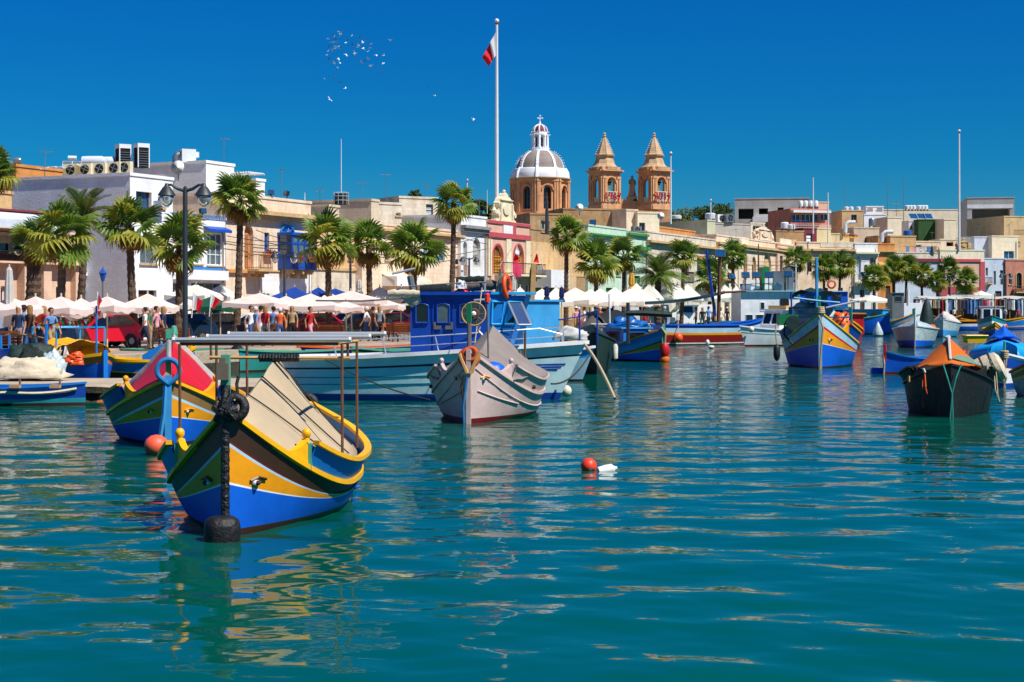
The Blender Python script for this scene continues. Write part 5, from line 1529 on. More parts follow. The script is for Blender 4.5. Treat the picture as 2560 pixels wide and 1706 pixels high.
tag(ob('sail_roll',MB().tube([P(970 + i * 8,735 - (i % 3),43.2) for i in range(11)],[.09,.1,.11,.095,.11,.1,.11,.095,.1,.09,.08],9),['net_pale'],smooth=50),'rolled cream cloth tied to the boom behind the blue wheelhouse','sail')
tag(ob('sail_flap',MB().grid([[P(1000 + 10 * i,742 + 3 * sin(i),43.25) for i in range(6)],[P(1012 + 8 * i,755 + 8 * sin(i * .9),43.2) for i in range(6)],[P(1030 + 5 * i,770 - 4 * sin(i),43.3) for i in range(6)]]),['net_pale'],smooth='all'),'loose tan cloth hanging off the blue wheelhouse corner','sail')
b.line('boom',[b.px(790,752,46),b.px(905,753,45),b.px(1020,746,43.6)],.025,'pole_steel')
heap('float_bag','red net bag lying on the blue wheelhouse roof','net bag',P(1154,736,43.6),.2,.2,.16,'buoy_red',3)
heap('fish_crate','white boxes heaped on the blue wheelhouse roof','crate',P(1152,722,43.4),.14,.14,.2,'plastic_white',6,8)
lb = thing('life_ring','orange life ring hanging at the blue wheelhouse top','life ring',P(1267,717,43.2))
ob('ring',MB().torus(.2,.068,(0,0,0),22,8,0,rot('Z',radians(28)) @ rot('X',radians(90)) @ Matrix.Scale(1,3)),['buoy_orange'],lb,smooth='all').rotation_euler = (0,radians(-14),radians(40))
lb.scale = (1,1,1.35)
ob('grab_line',MB().torus(.28,.012,(0,0,0),16,4,0,rot('X',radians(90))),['rope_pale'],lb)
tag(ob('mooring_rope',MB().tube(sagline(P(1462,862,43.2),P(1537,997,40),-.12,12),.045,6),['rope_pale']),'thick pale rope running off the turquoise bow into the water','rope')
tag(ob('mooring_rope',MB().tube(sagline(P(1480,875,43),P(1378,960,36),.25,12),.022,6),['rope_dark']),'dark rope slung from the turquoise bow to the grey boat','rope')
tag(ob('mooring_rope',MB().tube(sagline(P(815,900,43),P(1075,1000,41),.12,14),.02,5),['rope_dark']),'dark line sagging along the turquoise side down to the water','rope')

# ---- luzzu with the red-edged yellow bow on the right
BL = Boat('big blue and yellow boat with red edged bow on the right',2051,66,(-.19,-1),9.0,3.25,2.3,.95,1.3,
          [('p_pale',.2,.33),('p_red',.25,.39),('p_ochre',.56,.40),('p_white',.57,.41),('p_blue',1,1)],um=.46,pb=2.1,pw=1.7,ub=.46,pe=2.0,kw=.84)
b = BL
b.bulwark(.2,.985,.42,'p_deepblue','p_ochre',swoop=.08,post='p_yellow',knob=True)
b.eyes(.06,1.15,.08,'p_ochre')
b.stem('p_pale',.1,.14)
q = MB()
for k in range(4): q.torus(.16 - .01 * k,.05,(4.5,0,2.3 + k * .07),14,6)
ob('rope_lashing',q,['rope_pale'],b.root,smooth='all')
b.line('bow_rope',[(4.62,-.1,2.3),(4.72,.12,1.7),(4.72,.05,1.),(4.7,-.03,-.1)],.045,'rope_pale')
g = MB()
g.box(-1.2,1.8,-1.25,1.25,.9,1.75); ob('wheelhouse_base',g,['p_sky'],b.root)
rl = MB()
for x in (-1.2,1.8):
    for y in (-1.3,1.3): rl.tube([(x,y,1.7),(x,y,2.5)],.05,5)
for z in (2.1,2.5): rl.tube([(-1.2,-1.3,z),(1.8,-1.3,z),(1.8,1.3,z),(-1.2,1.3,z),(-1.2,-1.3,z)],.045,5)
ob('net_rail',rl,['p_teal'],b.root)
heap('net_pile','heap of pale fishing net inside the blue rails of the big right-hand boat','fishing net',b.world((.6,-.3,1.75)),1.1,1.0,.85,'plastic_wrap',8)
heap('net_pile','small heap of net and orange floats beside the pale net pile','fishing net',b.world((1.2,.9,1.75)),.4,.35,.5,'buoy_orange',5)
b.line('mast',[b.px(2042,775,68),b.px(2041,645,68)],.07,'p_sky',7); b.line('mast_tip',[b.px(2048,775,68),b.px(2048,740,68)],.07,'p_green',7)
b.line('boom',[b.px(1985,745,67),b.px(2050,753,67),b.px(2100,757,67)],.04,'p_sky')
b.line('boom',[b.px(2066,770,68),b.px(2150,752,67)],.045,'p_white')
b.line('frame_pole',[b.px(1981,815,68),b.px(1977,730,68)],.04,'p_deepblue')
tag(ob('sun_awning',MB().grid([[P(1975 + i * 13,742 - 17 * sin(pi * min(1,i / 9)) + (i % 2),68 + j * 2.2) + Vector((0,0,.12 * sin(j * 2 + i))) for i in range(11)] for j in range(4)]),['tarp_green'],smooth='all'),'dark green net awning over the big right-hand boat','awning')
gb = thing('winch_box','green engine box with a round fan beside the white cruiser','winch',P(1968,800,66))
ob('casing',MB().box(-.4,.4,-.3,.3,-.22,.22),['p_green'],gb); ob('fan',MB().lathe([(.3,-.03),(.3,.03)],(.18,-.33,-.12),16,0,rot('X',radians(90))),['tarp_green'],gb); ob('pipe',MB().tube([(-.1,0,-.2),(-.15,-.1,-.6),(.2,-.15,-1.0)],.04,6),['rubber'],gb)
bf = thing('fender','long black fender hanging left of the big right-hand boat','fender',P(1942,880,65.5))
ob('float',MB().lathe([(.02,-.38),(.1,-.3),(.14,-.15),(.14,.15),(.08,.28),(.02,.32)],(0,0,0),10),['rubber'],bf,smooth=True); ob('rope',MB().tube([(0,0,.3),(-.05,0,.8),(.0,.1,1.15)],.03,5),['rope_pale'],bf)

# ---- dark covered boat with the orange and green tent
BD = Boat('boat wrapped in black cloth with an orange and green tent',2378,36.4,(-.25,-1),6.2,2.1,1.2,.62,.95,
          [('tarp_black',1,1)],um=.46,pb=2.6,pw=2.0,ub=.45,pe=1.5,kw=.9,boot='tarp_black',rail=('tarp_black',.06,.05))
b = BD
zrD = lambda u: lerp(1.28,1.8,(u - .12) / .3) if u < .42 else lerp(1.8,1.15,(u - .42) / .44)
b.bulwark(.2,.98,.22,'tarp_black','tarp_black',swoop=.12,knob=False)
b.tent('canvas_cover','tarp_orange',.12,.86,lambda u: zrD(u),ze=lambda u: .2,sag=1.02,skew=0,inset=.05,wr=.006,seed=12)
g = MB(); tt = lambda u,v: b.pz(u,b.zsh(u) + .2,1,-.05)
rows = []
for i in range(7):
    u = .14 + i * .045; e = b.pz(u,b.zsh(u) + .2,1,-.05)
    zr = zrD(u)
    rows.append([(e.x,.01 + v * e.y,e.z + (zr - e.z) * (1 - v) ** 1.02 + .022) for v in ([.03 + .6 * i / 6 + (.97 - .6 * i / 6) * k / 5 for k in range(6)])])
g.grid(rows); ob('canvas_panel',g,['tarp_sage'],b.root,smooth='all')
b.line('tent_seam',[b.pz(.165,1.0,1) * 0 + Vector((b.L / 2 - .12 * b.L,0,1.3)),Vector((b.L / 2 - .42 * b.L,0,1.82))],.03,'canvas_white')
for y in (-.08,.1): b.line('bow_rope',[(3.12,y * 2.2,1.22),(3.2,y,.9),(3.2,.02,.55),(3.18,y * .4,-.1)],.019,'rope_green')
b.line('side_rope',[b.px(2312,935,37),b.px(2315,975,36.6),b.px(2318,985,36.6)],.015,'rope_orange',4)
b.line('side_rope',[b.px(2306,945,37),b.px(2307,1020,36.8)],.01,'rope_orange',4)
b.line('side_rope',[b.px(2490,930,37.6),b.px(2494,985,37.4),b.px(2499,1005,37.4),b.px(2488,975,37.4),b.px(2486,940,37.6)],.016,'rope_pale',4)
b.line('thole_pin',[b.px(2272,955,37.5),b.px(2272,940,37.5)],.03,'wood_pale'); b.line('thole_pin',[b.px(2312,932,37),b.px(2308,922,37)],.03,'plastic_white')
k = thing('barrel','fat pale net covered drum on the stern of the black boat','barrel',P(2465,928,38.3))
ob('drum',MB().lathe([(.05,-.42),(.3,-.4),(.36,-.2),(.37,.1),(.34,.35),(.22,.42),(.02,.44)],(0,0,0),16,0,rot('Y',radians(64)) @ rot('X',radians(15))),['net_pale'],k,smooth=True)
for t in (-.25,0,.22): ob('strap',MB().torus(.375,.012,rot('Y',radians(64)) @ rot('X',radians(15)) @ Vector((0,0,t)),20,4,0,rot('Y',radians(64)) @ rot('X',radians(15))),['rope_dark'],k)

# ---- boat at the right edge
BE = Boat('white and navy boat under bright blue canvas at the right edge',2511,50,(-.3,-1),6.4,2.5,1.05,.55,.8,
          [('p_white',.1,.12),('p_deepblue',.42,.44),('p_maroon',.45,.48),('p_white',.96,.96),('p_deepblue',1,1)],um=.46,pb=2.2,pw=1.6,ub=.45,pe=1.4,boot='p_deepblue',rail=('p_white',.08,.06),zboot=.1)
b = BE
b.tent('canvas_cover','tarp_cyan',.16,.95,lambda u: 1.42 + .1 * u,ze=lambda u: .06,sag=.3,skew=-.08,inset=.03,wr=.008,seed=14)
b.tent('canvas_ridge','tarp_blue',.3,.95,lambda u: 1.5 + .4 * min(1,max(0,u - .3) / .12),ze=lambda u: .86,sag=1.0,skew=-.08,inset=.72,wr=.01,seed=15)
q = MB()
for k_ in range(4): q.torus(.1,.04,(3.2,0,.95 + k_ * .06),12,5)
ob('rope_lashing',q,['rope_pale'],b.root,smooth='all')
for y in (-.06,.04,.0): b.line('bow_rope',[(3.26,y * 2,1.1),(3.3,y,.7),(3.3,-y,.3),(3.28,y,-.1)],.035,'rope_pale')
b.line('post',[(3.1,0,1.1),(3.1,0,1.45)],.04,'p_seagreen'); ob('knob',MB().ball((1.3,-1.25,1.05),.1,8),['p_red'],b.root)
BE2 = Boat('stern of a green and yellow boat cut off at the right edge',2572,44.5,(-.5,-.87),5.0,1.9,.95,.6,.8,[('p_yellow',.12,.12),('p_brown',.3,.3),('p_yellow',.42,.42),('p_teal',1,1)],rail=('p_red',.07,.06))

# ---- middle distance
def small(label,px,D,head,L,B_,zb,zm,zs,bands,**kw): return Boat(label,px,D,head,L,B_,zb,zm,zs,bands,**kw)
BS = small('small blue boat with a box cabin and red bow floats',1657,74,(.42,-.9),6.2,2.3,1.5,.62,.9,[('p_azure',.16,.3),('p_sky',.34,.62),('p_maroon',.38,.68),('p_ochre',.6,.69),('p_white',.615,.70),('p_blue',1,1)],um=.46,ub=.5,pe=1.5,rail=('p_ochre',.08,.07))
b = BS
cabin(b,-1.4,.6,1.5,1.4,.45,1.5,'p_azure',[('left',.2,.8,.45,.85),('right',.2,.8,.45,.85),('front',.15,.85,.45,.85)],roofm='p_sky')
b.stem('p_seagreen',.25,.14)
b.line('bow_rope',[(3.2,-.15,1.6),(3.25,.05,1.3),(3.2,.05,.9),(3.2,.0,.45)],.05,'rope_pale')
k = thing('float_net','red mesh bag of floats over the bow of the small blue boat','float',b.world((3.35,-.05,0)))
ob('red_floats',MB().lathe([(.16,.25),(.22,.35),(.22,.7),(.14,.86)],(0,0,0),10),['tarp_red'],k,smooth=True); ob('orange_float',MB().ball((0,0,.1),.24,10),['tarp_orange'],k,smooth=True)
heap('net_pile','jumble of blue tubs and net on the small cabin roof','net',b.world((-.4,0,1.57)),.8,.6,.35,'plastic_blue',4,rough=.5)
heap('basket','white tub on the small blue boat roof','tub',b.world((-.9,.45,1.57)),.22,.22,.4,'plastic_white',5,10)
ob('boom_cloth',MB().tube([b.px(1565,783,74.5),b.px(1610,783,74.5),b.px(1680,787,74.5)],[.12,.14,.13],8),['tarp_green'],b.root)
b.line('mast',[b.px(1570,860,74.5),b.px(1570,757,74.5)],.09,'metal_dark',7)
b.line('frame_pole',[b.px(1661,838,74.5),b.px(1661,785,74.5)],.04,'pole_steel')
BT = small('boat swaddled in dark green tarpaulin by the turquoise bow',1492,60,(.1,-1),6.0,2.2,1.55,1.2,1.2,[('tarp_green',1,1)],um=.45,pb=2.2,rail=('tarp_green',.05,.05),boot='tarp_green',kw=.75)
BT.tent('canvas_cover','tarp_green',.02,.98,lambda u: 1.75 + .1 * sin(u * 6),ze=lambda u: .0,sag=.9,inset=0,wr=.02,seed=21)
tag(ob('fender',MB().lathe([(.02,-.32),(.1,-.25),(.11,.2),(.06,.3)],P(1538,880,61),9),['buoy_white'],smooth=True),'cream fender hanging on the dark green wrapped boat','fender')
BW = small('white cabin cruiser with a turquoise stripe',1862,104,(-.8,-.6),6.4,2.5,1.3,1.05,1.0,[('p_white',.3,.3),('p_teal',.36,.36),('p_white',.97,.97)],tr=.8,um=.55,rake=.35,rail=('p_white',.1,.08),deckm='p_white',boot='p_darkred')
cabin(BW,-2.0,1.0,2.1,1.7,1.0,2.35,'p_white',[('left',.08,.32,.35,.85),('left',.4,.66,.35,.85),('left',.74,.95,.35,.85),('front',.08,.48,.3,.85),('front',.54,.92,.3,.85),('right',.1,.9,.35,.85)],lean=.5)
BW.line('rail',[BW.px(1845,829,104),BW.px(1870,818,104),BW.px(1900,815,104)],.03,'alu')
ob('roof_rack',MB().box(-1.6,.2,-.8,.8,2.43,2.65),['wood_pale'],BW.root)
tag(ob('fender',MB().ball(P(1878,824,103.5),.2,10),['buoy_white'],smooth=True),'round cream fender on the white cruiser foredeck','fender')
BX = small('long dark red trawler with yellow and pale blue sides',1900,112,(1,.6),8.8,2.9,1.75,1.3,1.35,[('p_blue',.14,.14),('p_pale',.4,.4),('p_ochre',.52,.52),('p_darkred',.93,.93),('p_white',1,1)],um=.55,tr=.6,rake=.3,rail=('p_blue',.14,.1),name='trawler',boot='p_boot')
b = BX
b.line('mast',[b.px(1796,805,110),b.px(1800,640,110)],.13,'pole_rust',8); b.line('derrick',[b.px(1788,790,110),b.px(1766,625,110)],.11,'p_deepblue',7); b.line('boom',[b.px(1800,732,110),b.px(1865,728,110)],.08,'pole_rust')
b.line('stay',[b.px(1800,650,110),b.px(1850,725,120)],.03,'rope_dark',4); b.line('stay',[b.px(1766,628,110),b.px(1802,662,110)],.03,'rope_dark',4)
tag(ob('sun_awning',MB().grid([[P(1612 + i * 20,762 - 2.7 * i + 6 * sin(pi * i / 10) - 8 * (j > 0),108 + j * 1.2) - Vector((0,0,.25 * sin(pi * j / 3))) for i in range(11)] for j in range(4)]),['tarp_green'],smooth='all'),'dark green netting awning slung over the red trawler deck','awning')
def floodlight(label,p,s=.5,yaw=0.,tilt=.4,postlen=1.):
    t = thing('floodlight',label,'floodlight',p,yaw)
    M_ = rot('X',-tilt)
    ob('housing',MB().box(-s / 2,s / 2,-.1,.1,-s * .36,s * .36,0,M_),['plastic_black'],t)
    ob('lens',MB().add([M_ @ Vector(v) for v in ((-s * .43,-.105,-s * .3),(s * .43,-.105,-s * .3),(s * .43,-.105,s * .3),(-s * .43,-.105,s * .3))],[(0,1,2,3)]),['pane_blue'],t)
    if postlen: ob('bracket',MB().tube([(0,.05,-s * .3),(0,.05,-postlen)],.04,5),['metal_dark'],t)
    return t
floodlight('floodlight topping the rusty mast of the red trawler',P(1800,634,109.6),.75,.1,.3,.5)
floodlight('tilted floodlight left of the white trawler lamps',P(1829,692,126),.6,.5,.5,.8)
BY = small('white trawler with a tall white wheelhouse',2110,125,(1,.1),10.4,4.0,1.7,1.4,1.4,[('p_pale',.2,.2),('p_white',.9,.9),('p_deepblue',1,1)],um=.55,tr=.7,rail=('p_sky',.14,.1),name='trawler')
b = BY
cabin(b,-3.4,1.2,3.2,3.2,.8,3.75,'p_white',[('right',.33,.4,.5,.72),('right',.72,.82,.55,.8),('right',.08,.2,.15,.4),('right',.25,.38,.15,.4)],roofm='p_pale',over=.25)
ob('door',MB().box(-.3,.3,-1.64,-1.585,1.4,3.2),['dark_room'],b.root)
for k,(x0,y0,x1,y1,m) in enumerate(((1912,695,1945,720,'plastic_white'),(1905,668,1925,690,'p_green'),(1935,678,1960,725,'metal_grey'),(1932,708,1962,722,'p_green'),(1965,672,1985,725,'metal_grey'),(1864,700,1900,725,'plastic_white'))):
    A = b.px(x0,y1,124); C_ = b.px(x1,y0,124)
    ob('deck_gear',MB().box(min(A.x,C_.x),max(A.x,C_.x),A.y - .0,A.y + .9,3.83,max(A.z,C_.z)),[m],b.root)
for i,x in enumerate((1864,1890,1922,1970)):
    floodlight(['floodlight','second floodlight','third floodlight','last floodlight'][i] + ' from the left on the white wheelhouse top',P(x,688 if i < 3 else 686,123.5),.62,.15 - .1 * i,.35,1.2)
b.line('aerial',[b.px(1990,735,124),b.px(1990,660,124)],.05,'p_white'); b.line('aerial',[b.px(1957,672,124),b.px(1975,664,124),b.px(1995,668,124)],.06,'metal_dark')
ob('roof_rail',MB().tube([b.px(1850,728,124),b.px(1900,725,124),b.px(1935,724,124)],.03,5).tube([b.px(1850,712,124),b.px(1935,708,124)],.025,5),['pole_rust'],b.root)
B3 = small('royal blue and white fishing boat with upper deck and dark awning',2150,140,(1,-.1),9.5,3,1.6,1.3,1.3,[('p_sky',.2,.2),('p_azure',1,1)],rail=('p_bright',.14,.1),um=.55)
cabin(B3,-3.6,3.2,2.2,2.2,1.0,2.35,'p_deepblue',[('right',.15 + .2 * i,.28 + .2 * i,.4,.8) for i in range(4)],roofm='p_sky')
cabin(B3,-.5,3.6,2.0,2.0,2.45,3.9,'p_blue',[('right',.1 + .28 * i,.3 + .28 * i,.35,.85) for i in range(3)],roofm='p_white',name='upper_cabin')
lr = thing('life_ring','orange life ring far off among the yellowing palms','life ring',P(2079,711,139)); ob('ring',MB().torus(.3,.075,(0,0,0),18,6,0,rot('X',radians(90))),['buoy_orange'],lr,smooth='all'); ob('grab_line',MB().torus(.4,.02,(0,0,0),14,4,0,rot('X',radians(90))),['rope_pale'],lr)
B4 = small('tall royal blue hull with a turquoise rim',2225,150,(.92,-.4),8,3,2.0,1.5,1.4,[('p_seagreen',.08,.08),('p_blue',.96,.96)],rail=('p_seagreen',.1,.08),um=.5,tr=.4)
B5 = small('colourful boat with a light blue cabin, bow swept up',2288,158,(.85,-.5),9,2.8,2.0,1.0,1.1,[('p_sky',.2,.2),('p_ochre',.3,.3),('p_sky',.5,.5),('p_maroon',.62,.62),('p_blue',1,1)],rail=('p_ochre',.12,.1),um=.5)
cabin(B5,-2.5,1.5,2,1.9,.9,2.3,'p_bright',[('right',.1 + .3 * i,.3 + .3 * i,.4,.8) for i in range(3)],roofm='p_sky')
B6 = small('white plastic wrapped boat with a blue waterline and orange cloth',2288,100,(-.26,-1),6.8,2.9,1.35,1.15,1.2,[('plastic_wrap',.68,.68),('p_blue',1,1)],um=.45,rail=('plastic_wrap',.06,.05),kw=.72)
B6.tent('canvas_cover','plastic_wrap',.05,.95,lambda u: 1.65 + .2 * sin(u * 9),sag=.9,inset=0,wr=.03,seed=31)
B6.line('mast',[B6.px(2287,835,100),B6.px(2288,770,100)],.07,'plastic_white'); ob('mast_tip',MB().tube([B6.px(2284,785,100),B6.px(2284,772,100)],.08,6),['p_green'],B6.root); B6.line('bow_rope',[B6.px(2288,815,99),B6.px(2287,872,99)],.04,'rope_pale')
heap('cloth_pile','bright orange cloth bunched on the white wrapped boat','cloth',P(2322,828,102),.5,.4,.35,'tarp_orange',33)
ob('sail_bundle',MB().lathe([(.5,0),(.45,.8),(.25,1.6),(.05,2.0)],B6.px(2317,824,104),9),['tarp_green'],B6.root,smooth=True)
B7 = small('second white wrapped boat, farther and more ragged',2358,136,(-.33,-1),6.5,2.6,1.5,1.2,1.2,[('plastic_wrap',.6,.6),('p_sky',1,1)],um=.45,rail=('canvas_white',.06,.05),kw=.72)
B7.tent('canvas_cover','canvas_white',.05,.95,lambda u: 2.0 + .2 * sin(u * 11),sag=.8,inset=0,wr=.05,seed=35)
B8 = small('green and white cabin boat moored off the market stalls',2480,158,(-.28,-1),7,2.8,1.7,1.2,1.2,[('p_teal',.3,.34),('p_white',.9,.9),('p_teal',1,1)],um=.45,rail=('p_teal',.1,.08))
cabin(B8,-1.5,1.2,2.2,1.9,1.1,2.6,'p_white',[('front',.06,.46,.25,.85),('front',.54,.94,.25,.85),('right',.2,.8,.3,.8)],lean=.5)
B8.line('mast',[B8.px(2487,790,158),B8.px(2487,735,158)],.07,'wood_pale')
B9 = small('little blue and yellow boat before the green cabin boat',2488,146,(-.2,-1),4.4,1.8,1.15,.55,.7,[('p_ochre',.2,.25),('p_brown',.34,.45),('p_ochre',.5,.5),('p_blue',1,1)],rail=('p_yellow',.08,.06))
DG = small('blue open dinghy with a red inside and rope fender',2212,60,(-.86,-.5),3.3,1.45,.85,.6,.62,[('p_azure',.12,.12),('p_blue',.97,.97)],um=.45,tr=.45,rail=('p_azure',.06,.05),name='dinghy',deckm='p_red',drop=.12,boot='p_maroon')
b = DG
b.line('stem_pole',[(1.62,0,.5),(1.64,0,1.12)],.06,'p_red'); b.line('bow_rope',[(1.68,-.05,.75),(1.7,.02,.4),(1.7,-.02,-.05)],.04,'rope_pale')
b.line('rope_fender',[b.pz(u,b.zsh(u) - .08,1,.05) for u in (.45,.6,.75,.9,1.)],.05,'rope_pale',7)
for u in (.35,.7): ob('thwart',MB().box(b.L / 2 - u * b.L - .1,b.L / 2 - u * b.L + .1,-.55,.55,.5,.54),['p_red'],b.root)
tag(ob('barrel',MB().lathe([(.02,-.35),(.19,-.33),(.19,.33),(.02,.35)],P(2200,932,60.5),12,0,rot('Y',radians(90))),['tarp_blue'],smooth=True),'blue plastic drum floating left of the blue dinghy','barrel')
DL = small('weathered blue open boat lying along the jetty, front left',214,41.2,(1,-.02),6.5,1.7,.56,.45,.45,[('p_azure',.15,.15),('p_deepblue',.75,.75),('p_teal',1,1)],um=.5,tr=.5,rail=('p_azure',.07,.05),name='dinghy',deckm='p_sky',pb=1.7)
b = DL
b.line('rope_fender',[b.pz(u,b.zsh(u) - .1 - .07 * abs(sin(u * 11)),-1,.05) for u in [.03 + .03 * i for i in range(33)]],.045,'net_pale',6)
for px_ in (50,150): b.line('thole_pin',[b.px(px_,965,40.9),b.px(px_ - 1,948,40.9)],.03,'wood_grey'); ob('rowlock',MB().box(b.px(px_ - 12,970,40.9).x,b.px(px_ + 12,970,40.9).x,-.8,-.62,.47,.55),['wood_pale'],b.root)

# ---- boats behind the jetty and along the quay
K1 = small('blue boat with an orange gunwale and a yellow draped shelter',262,49,(.62,-.78),5.4,2.1,1.05,.6,.75,[('p_orange',.24,.24),('p_blue',.95,.95)],um=.46,ub=.6,pe=1.2,rail=('p_yellow',.1,.1))
K1.stem('p_azure',.15,.14)
b = K1
fr = MB()
for x in (-1.0,.9):
    for y in (-.8,.8): fr.tube([(x,y,.55),(x,y,1.88)],.03,5)
fr.tube([(-1,-.8,1.88),(.9,-.8,1.88),(.9,.8,1.88),(-1,.8,1.88),(-1,-.8,1.88)],.03,5)
ob('shelter_frame',fr,['p_bright'],b.root)
b.tent('canvas_cover','tarp_yellow',.3,.8,lambda u: 1.5 - .2 * abs(u - .55),ze=lambda u: .3,sag=.3,inset=.05,wr=.03,seed=41,front=False)
b.line('mast',[b.px(241,900,49.5),b.px(241,765,49.5)],.035,'p_azure',6)
K2 = small('blue, yellow and brown boat with a high pointed stern',250,53,(-.99,-.1),3.1,2.0,.9,.74,1.15,[('p_yellow',.1,.1),('p_azure',.5,.5),('p_yellow',.56,.56),('p_brown',.82,.82),('p_red',.95,.95),('p_white',1,1)],um=.5,us=.6,rail=('p_yellow',.1,.08))
ob('stern_shelter',MB().prism([(-1.0,.6),(.1,.6),(.1,.95),(-.5,1.3),(-1.0,1.25)],-.6,.6),['p_azure'],K2.root)
ob('stern_panel',MB().prism([(-1.5,.8),(-1.25,.8),(-1.15,1.5),(-1.4,1.55)],-.3,.3),['p_yellow'],K2.root)
K3 = small('small blue boat with yellow bits behind the white plastic sheets',60,50,(.9,-.4),6,2,1.2,.8,.9,[('p_yellow',.15,.15),('p_blue',1,1)],rail=('p_yellow',.1,.08))
K3.line('mast',[K3.px(115,900,49.5),K3.px(116,810,49.5)],.05,'p_azure',6); ob('mast_foot',MB().tube([K3.px(118,905,49),K3.px(117,862,49)],[.14,.05],7),['p_green'],K3.root)
for x_ in (3,24): K3.line('frame_pole',[K3.px(x_,900,50),K3.px(x_ - 1,838,50)],.04,'p_azure',6)
tag(ob('sun_awning',MB().grid([[P(-20 + i * 14,842 - 8 * sin(i * .35) + 2 * j,50 + j * 1.2) + Vector((0,0,.04 * sin(2 * i + j))) for i in range(11)] for j in range(4)]),['net_pale'],smooth='all'),'straw coloured awning over the boat at the far left','awning')
K4 = small('pale blue boat with a green and yellow rim and a big outboard',300,63.5,(-1,.03),4.3,1.9,.85,.82,.85,[('p_green',.22,.22),('p_yellow',.28,.28),('p_sky',.93,.93),('p_boot',1,1)],tr=.7,um=.5,rail=('p_seagreen',.08,.06))
om = thing('outboard_motor','black outboard motor tilted up on the pale blue boat','outboard motor',P(592,884,63.2))
ob('cowl',MB().lathe([(.1,-.25),(.25,-.2),(.28,.05),(.2,.25),(.02,.3)],(0,0,.05),10,0,rot('Y',radians(30))),['plastic_black'],om,smooth=True); ob('shaft',MB().tube([(.05,0,-.15),(.4,0,-.55),(.65,0,-.95)],[.1,.09,.06],7),['metal_dark'],om); ob('propeller',MB().box(.6,.72,-.02,.02,-1.1,-.85).box(.6,.7,-.14,.14,-1.0,-.95),['metal_dark'],om)
tag(ob('buoy',MB().ball(P(565,897,62),.2,10,0,1.2),['buoy_orange'],smooth=True),'small orange buoy beside the outboard motor','buoy')
K5 = small('teal boat moored below the quay behind the pipe frame',600,62,(-.42,-.9),8,2.0,.85,.72,.72,[('p_teal',.4,.4),('p_sea',1,1)],rail=('p_seagreen',.1,.08),tr=.4)
K6 = small('navy boat with a frayed orange rope rim along the quay',745,66,(-.42,-.9),9,2.2,.9,.75,.75,[('p_deepblue',.9,.9),('p_teal',1,1)],rail=('rope_orange',.12,.1),tr=.4)
K7 = small('blue and yellow boat half hidden by the turquoise hull',880,62,(-.5,-.87),6,2.2,.95,.75,.75,[('p_green',.2,.2),('p_yellow',.4,.4),('p_azure',1,1)],rail=('p_seagreen',.1,.08),tr=.4)
K8 = small('red lined open boat beside the turquoise stern',960,60,(-.6,-.8),5.5,2.1,.9,.75,.75,[('p_teal',.3,.3),('p_red',.6,.6),('p_yellow',1,1)],rail=('p_seagreen',.1,.08),tr=.4)
K9 = small('boat with a light blue box wheelhouse and yellow rims',1440,56,(.75,-.65),7.5,2.5,1.3,1.0,1.05,[('p_yellow',.12,.12),('p_blue',.4,.4),('p_maroon',.75,.75),('p_deepblue',1,1)],rail=('p_ochre',.12,.1))
b = K9
cabin(b,b.px(1320,800,57).x - .5,b.px(1415,800,57).x - .6,1.9,1.9,1.0,2.72,'p_sky',[('right',.12,.5,.6,.88)],roofm='p_sky',over=.08)
b.line('plank',[b.px(1330,755,57),b.px(1335,660,57)],.12,'wood_pale',4); b.line('plank',[b.px(1318,770,57),b.px(1320,715,57)],.07,'pole_rust',5); b.line('plank',[b.px(1322,750,57.2),b.px(1327,668,57.2)],.05,'wood_pale',4)
K10 = small('sky blue speedboat with white cover near the light blue wheelhouse',1455,54.5,(.9,-.45),4.6,2.0,1.15,.9,.9,[('p_bright',.3,.3),('p_pale',1,1)],rail=('p_white',.1,.08),tr=.7,rake=.4,deckm='p_pale')
heap('cloth_pile','white cover crumpled over the sky blue speedboat','cloth',P(1425,850,54.2),.55,.4,.4,'canvas_white',44)
for x_ in (1449,1493): K10.line('frame_pole',[K10.px(x_,860,53.2),K10.px(x_,776,53.2)],.03,'p_deepblue',6)
K10.line('frame_pole',[K10.px(1395,800,53.2),K10.px(1449,792,53.2),K10.px(1493,776,53.2)],.025,'p_deepblue',6)
K11 = small('blue boat with a grey pointed tent between the green tarp and blue cabin',1545,84,(.4,-.9),6,2,1.2,.7,.8,[('p_blue',.35,.35),('p_white',.5,.5),('p_red',.56,.56),('p_blue',1,1)],rail=('p_red',.08,.06))
K11.tent('canvas_cover','canvas_grey',.25,.8,lambda u: 2.1 - 2.2 * abs(u - .5),sag=1.1,wr=.01,seed=51)
K11.line('mast',[K11.px(1525,845,84.5),K11.px(1523,735,84.5)],.05,'plastic_white',6); K11.line('boom',[K11.px(1478,811,84.5),K11.px(1566,813,84.5)],.06,'canvas_white',6)
K12 = small('dark blue and yellow boat moored along the quay under the black cover',1600,94,(.42,.9),8,2.4,1.4,1.1,1.1,[('p_ochre',.15,.15),('p_deepblue',1,1)],rail=('p_yellow',.12,.1))
K12.tent('canvas_cover','tarp_black',.2,.85,lambda u: 2.35 - 1.6 * (u - .5) ** 2,sag=.6,wr=.03,seed=53)
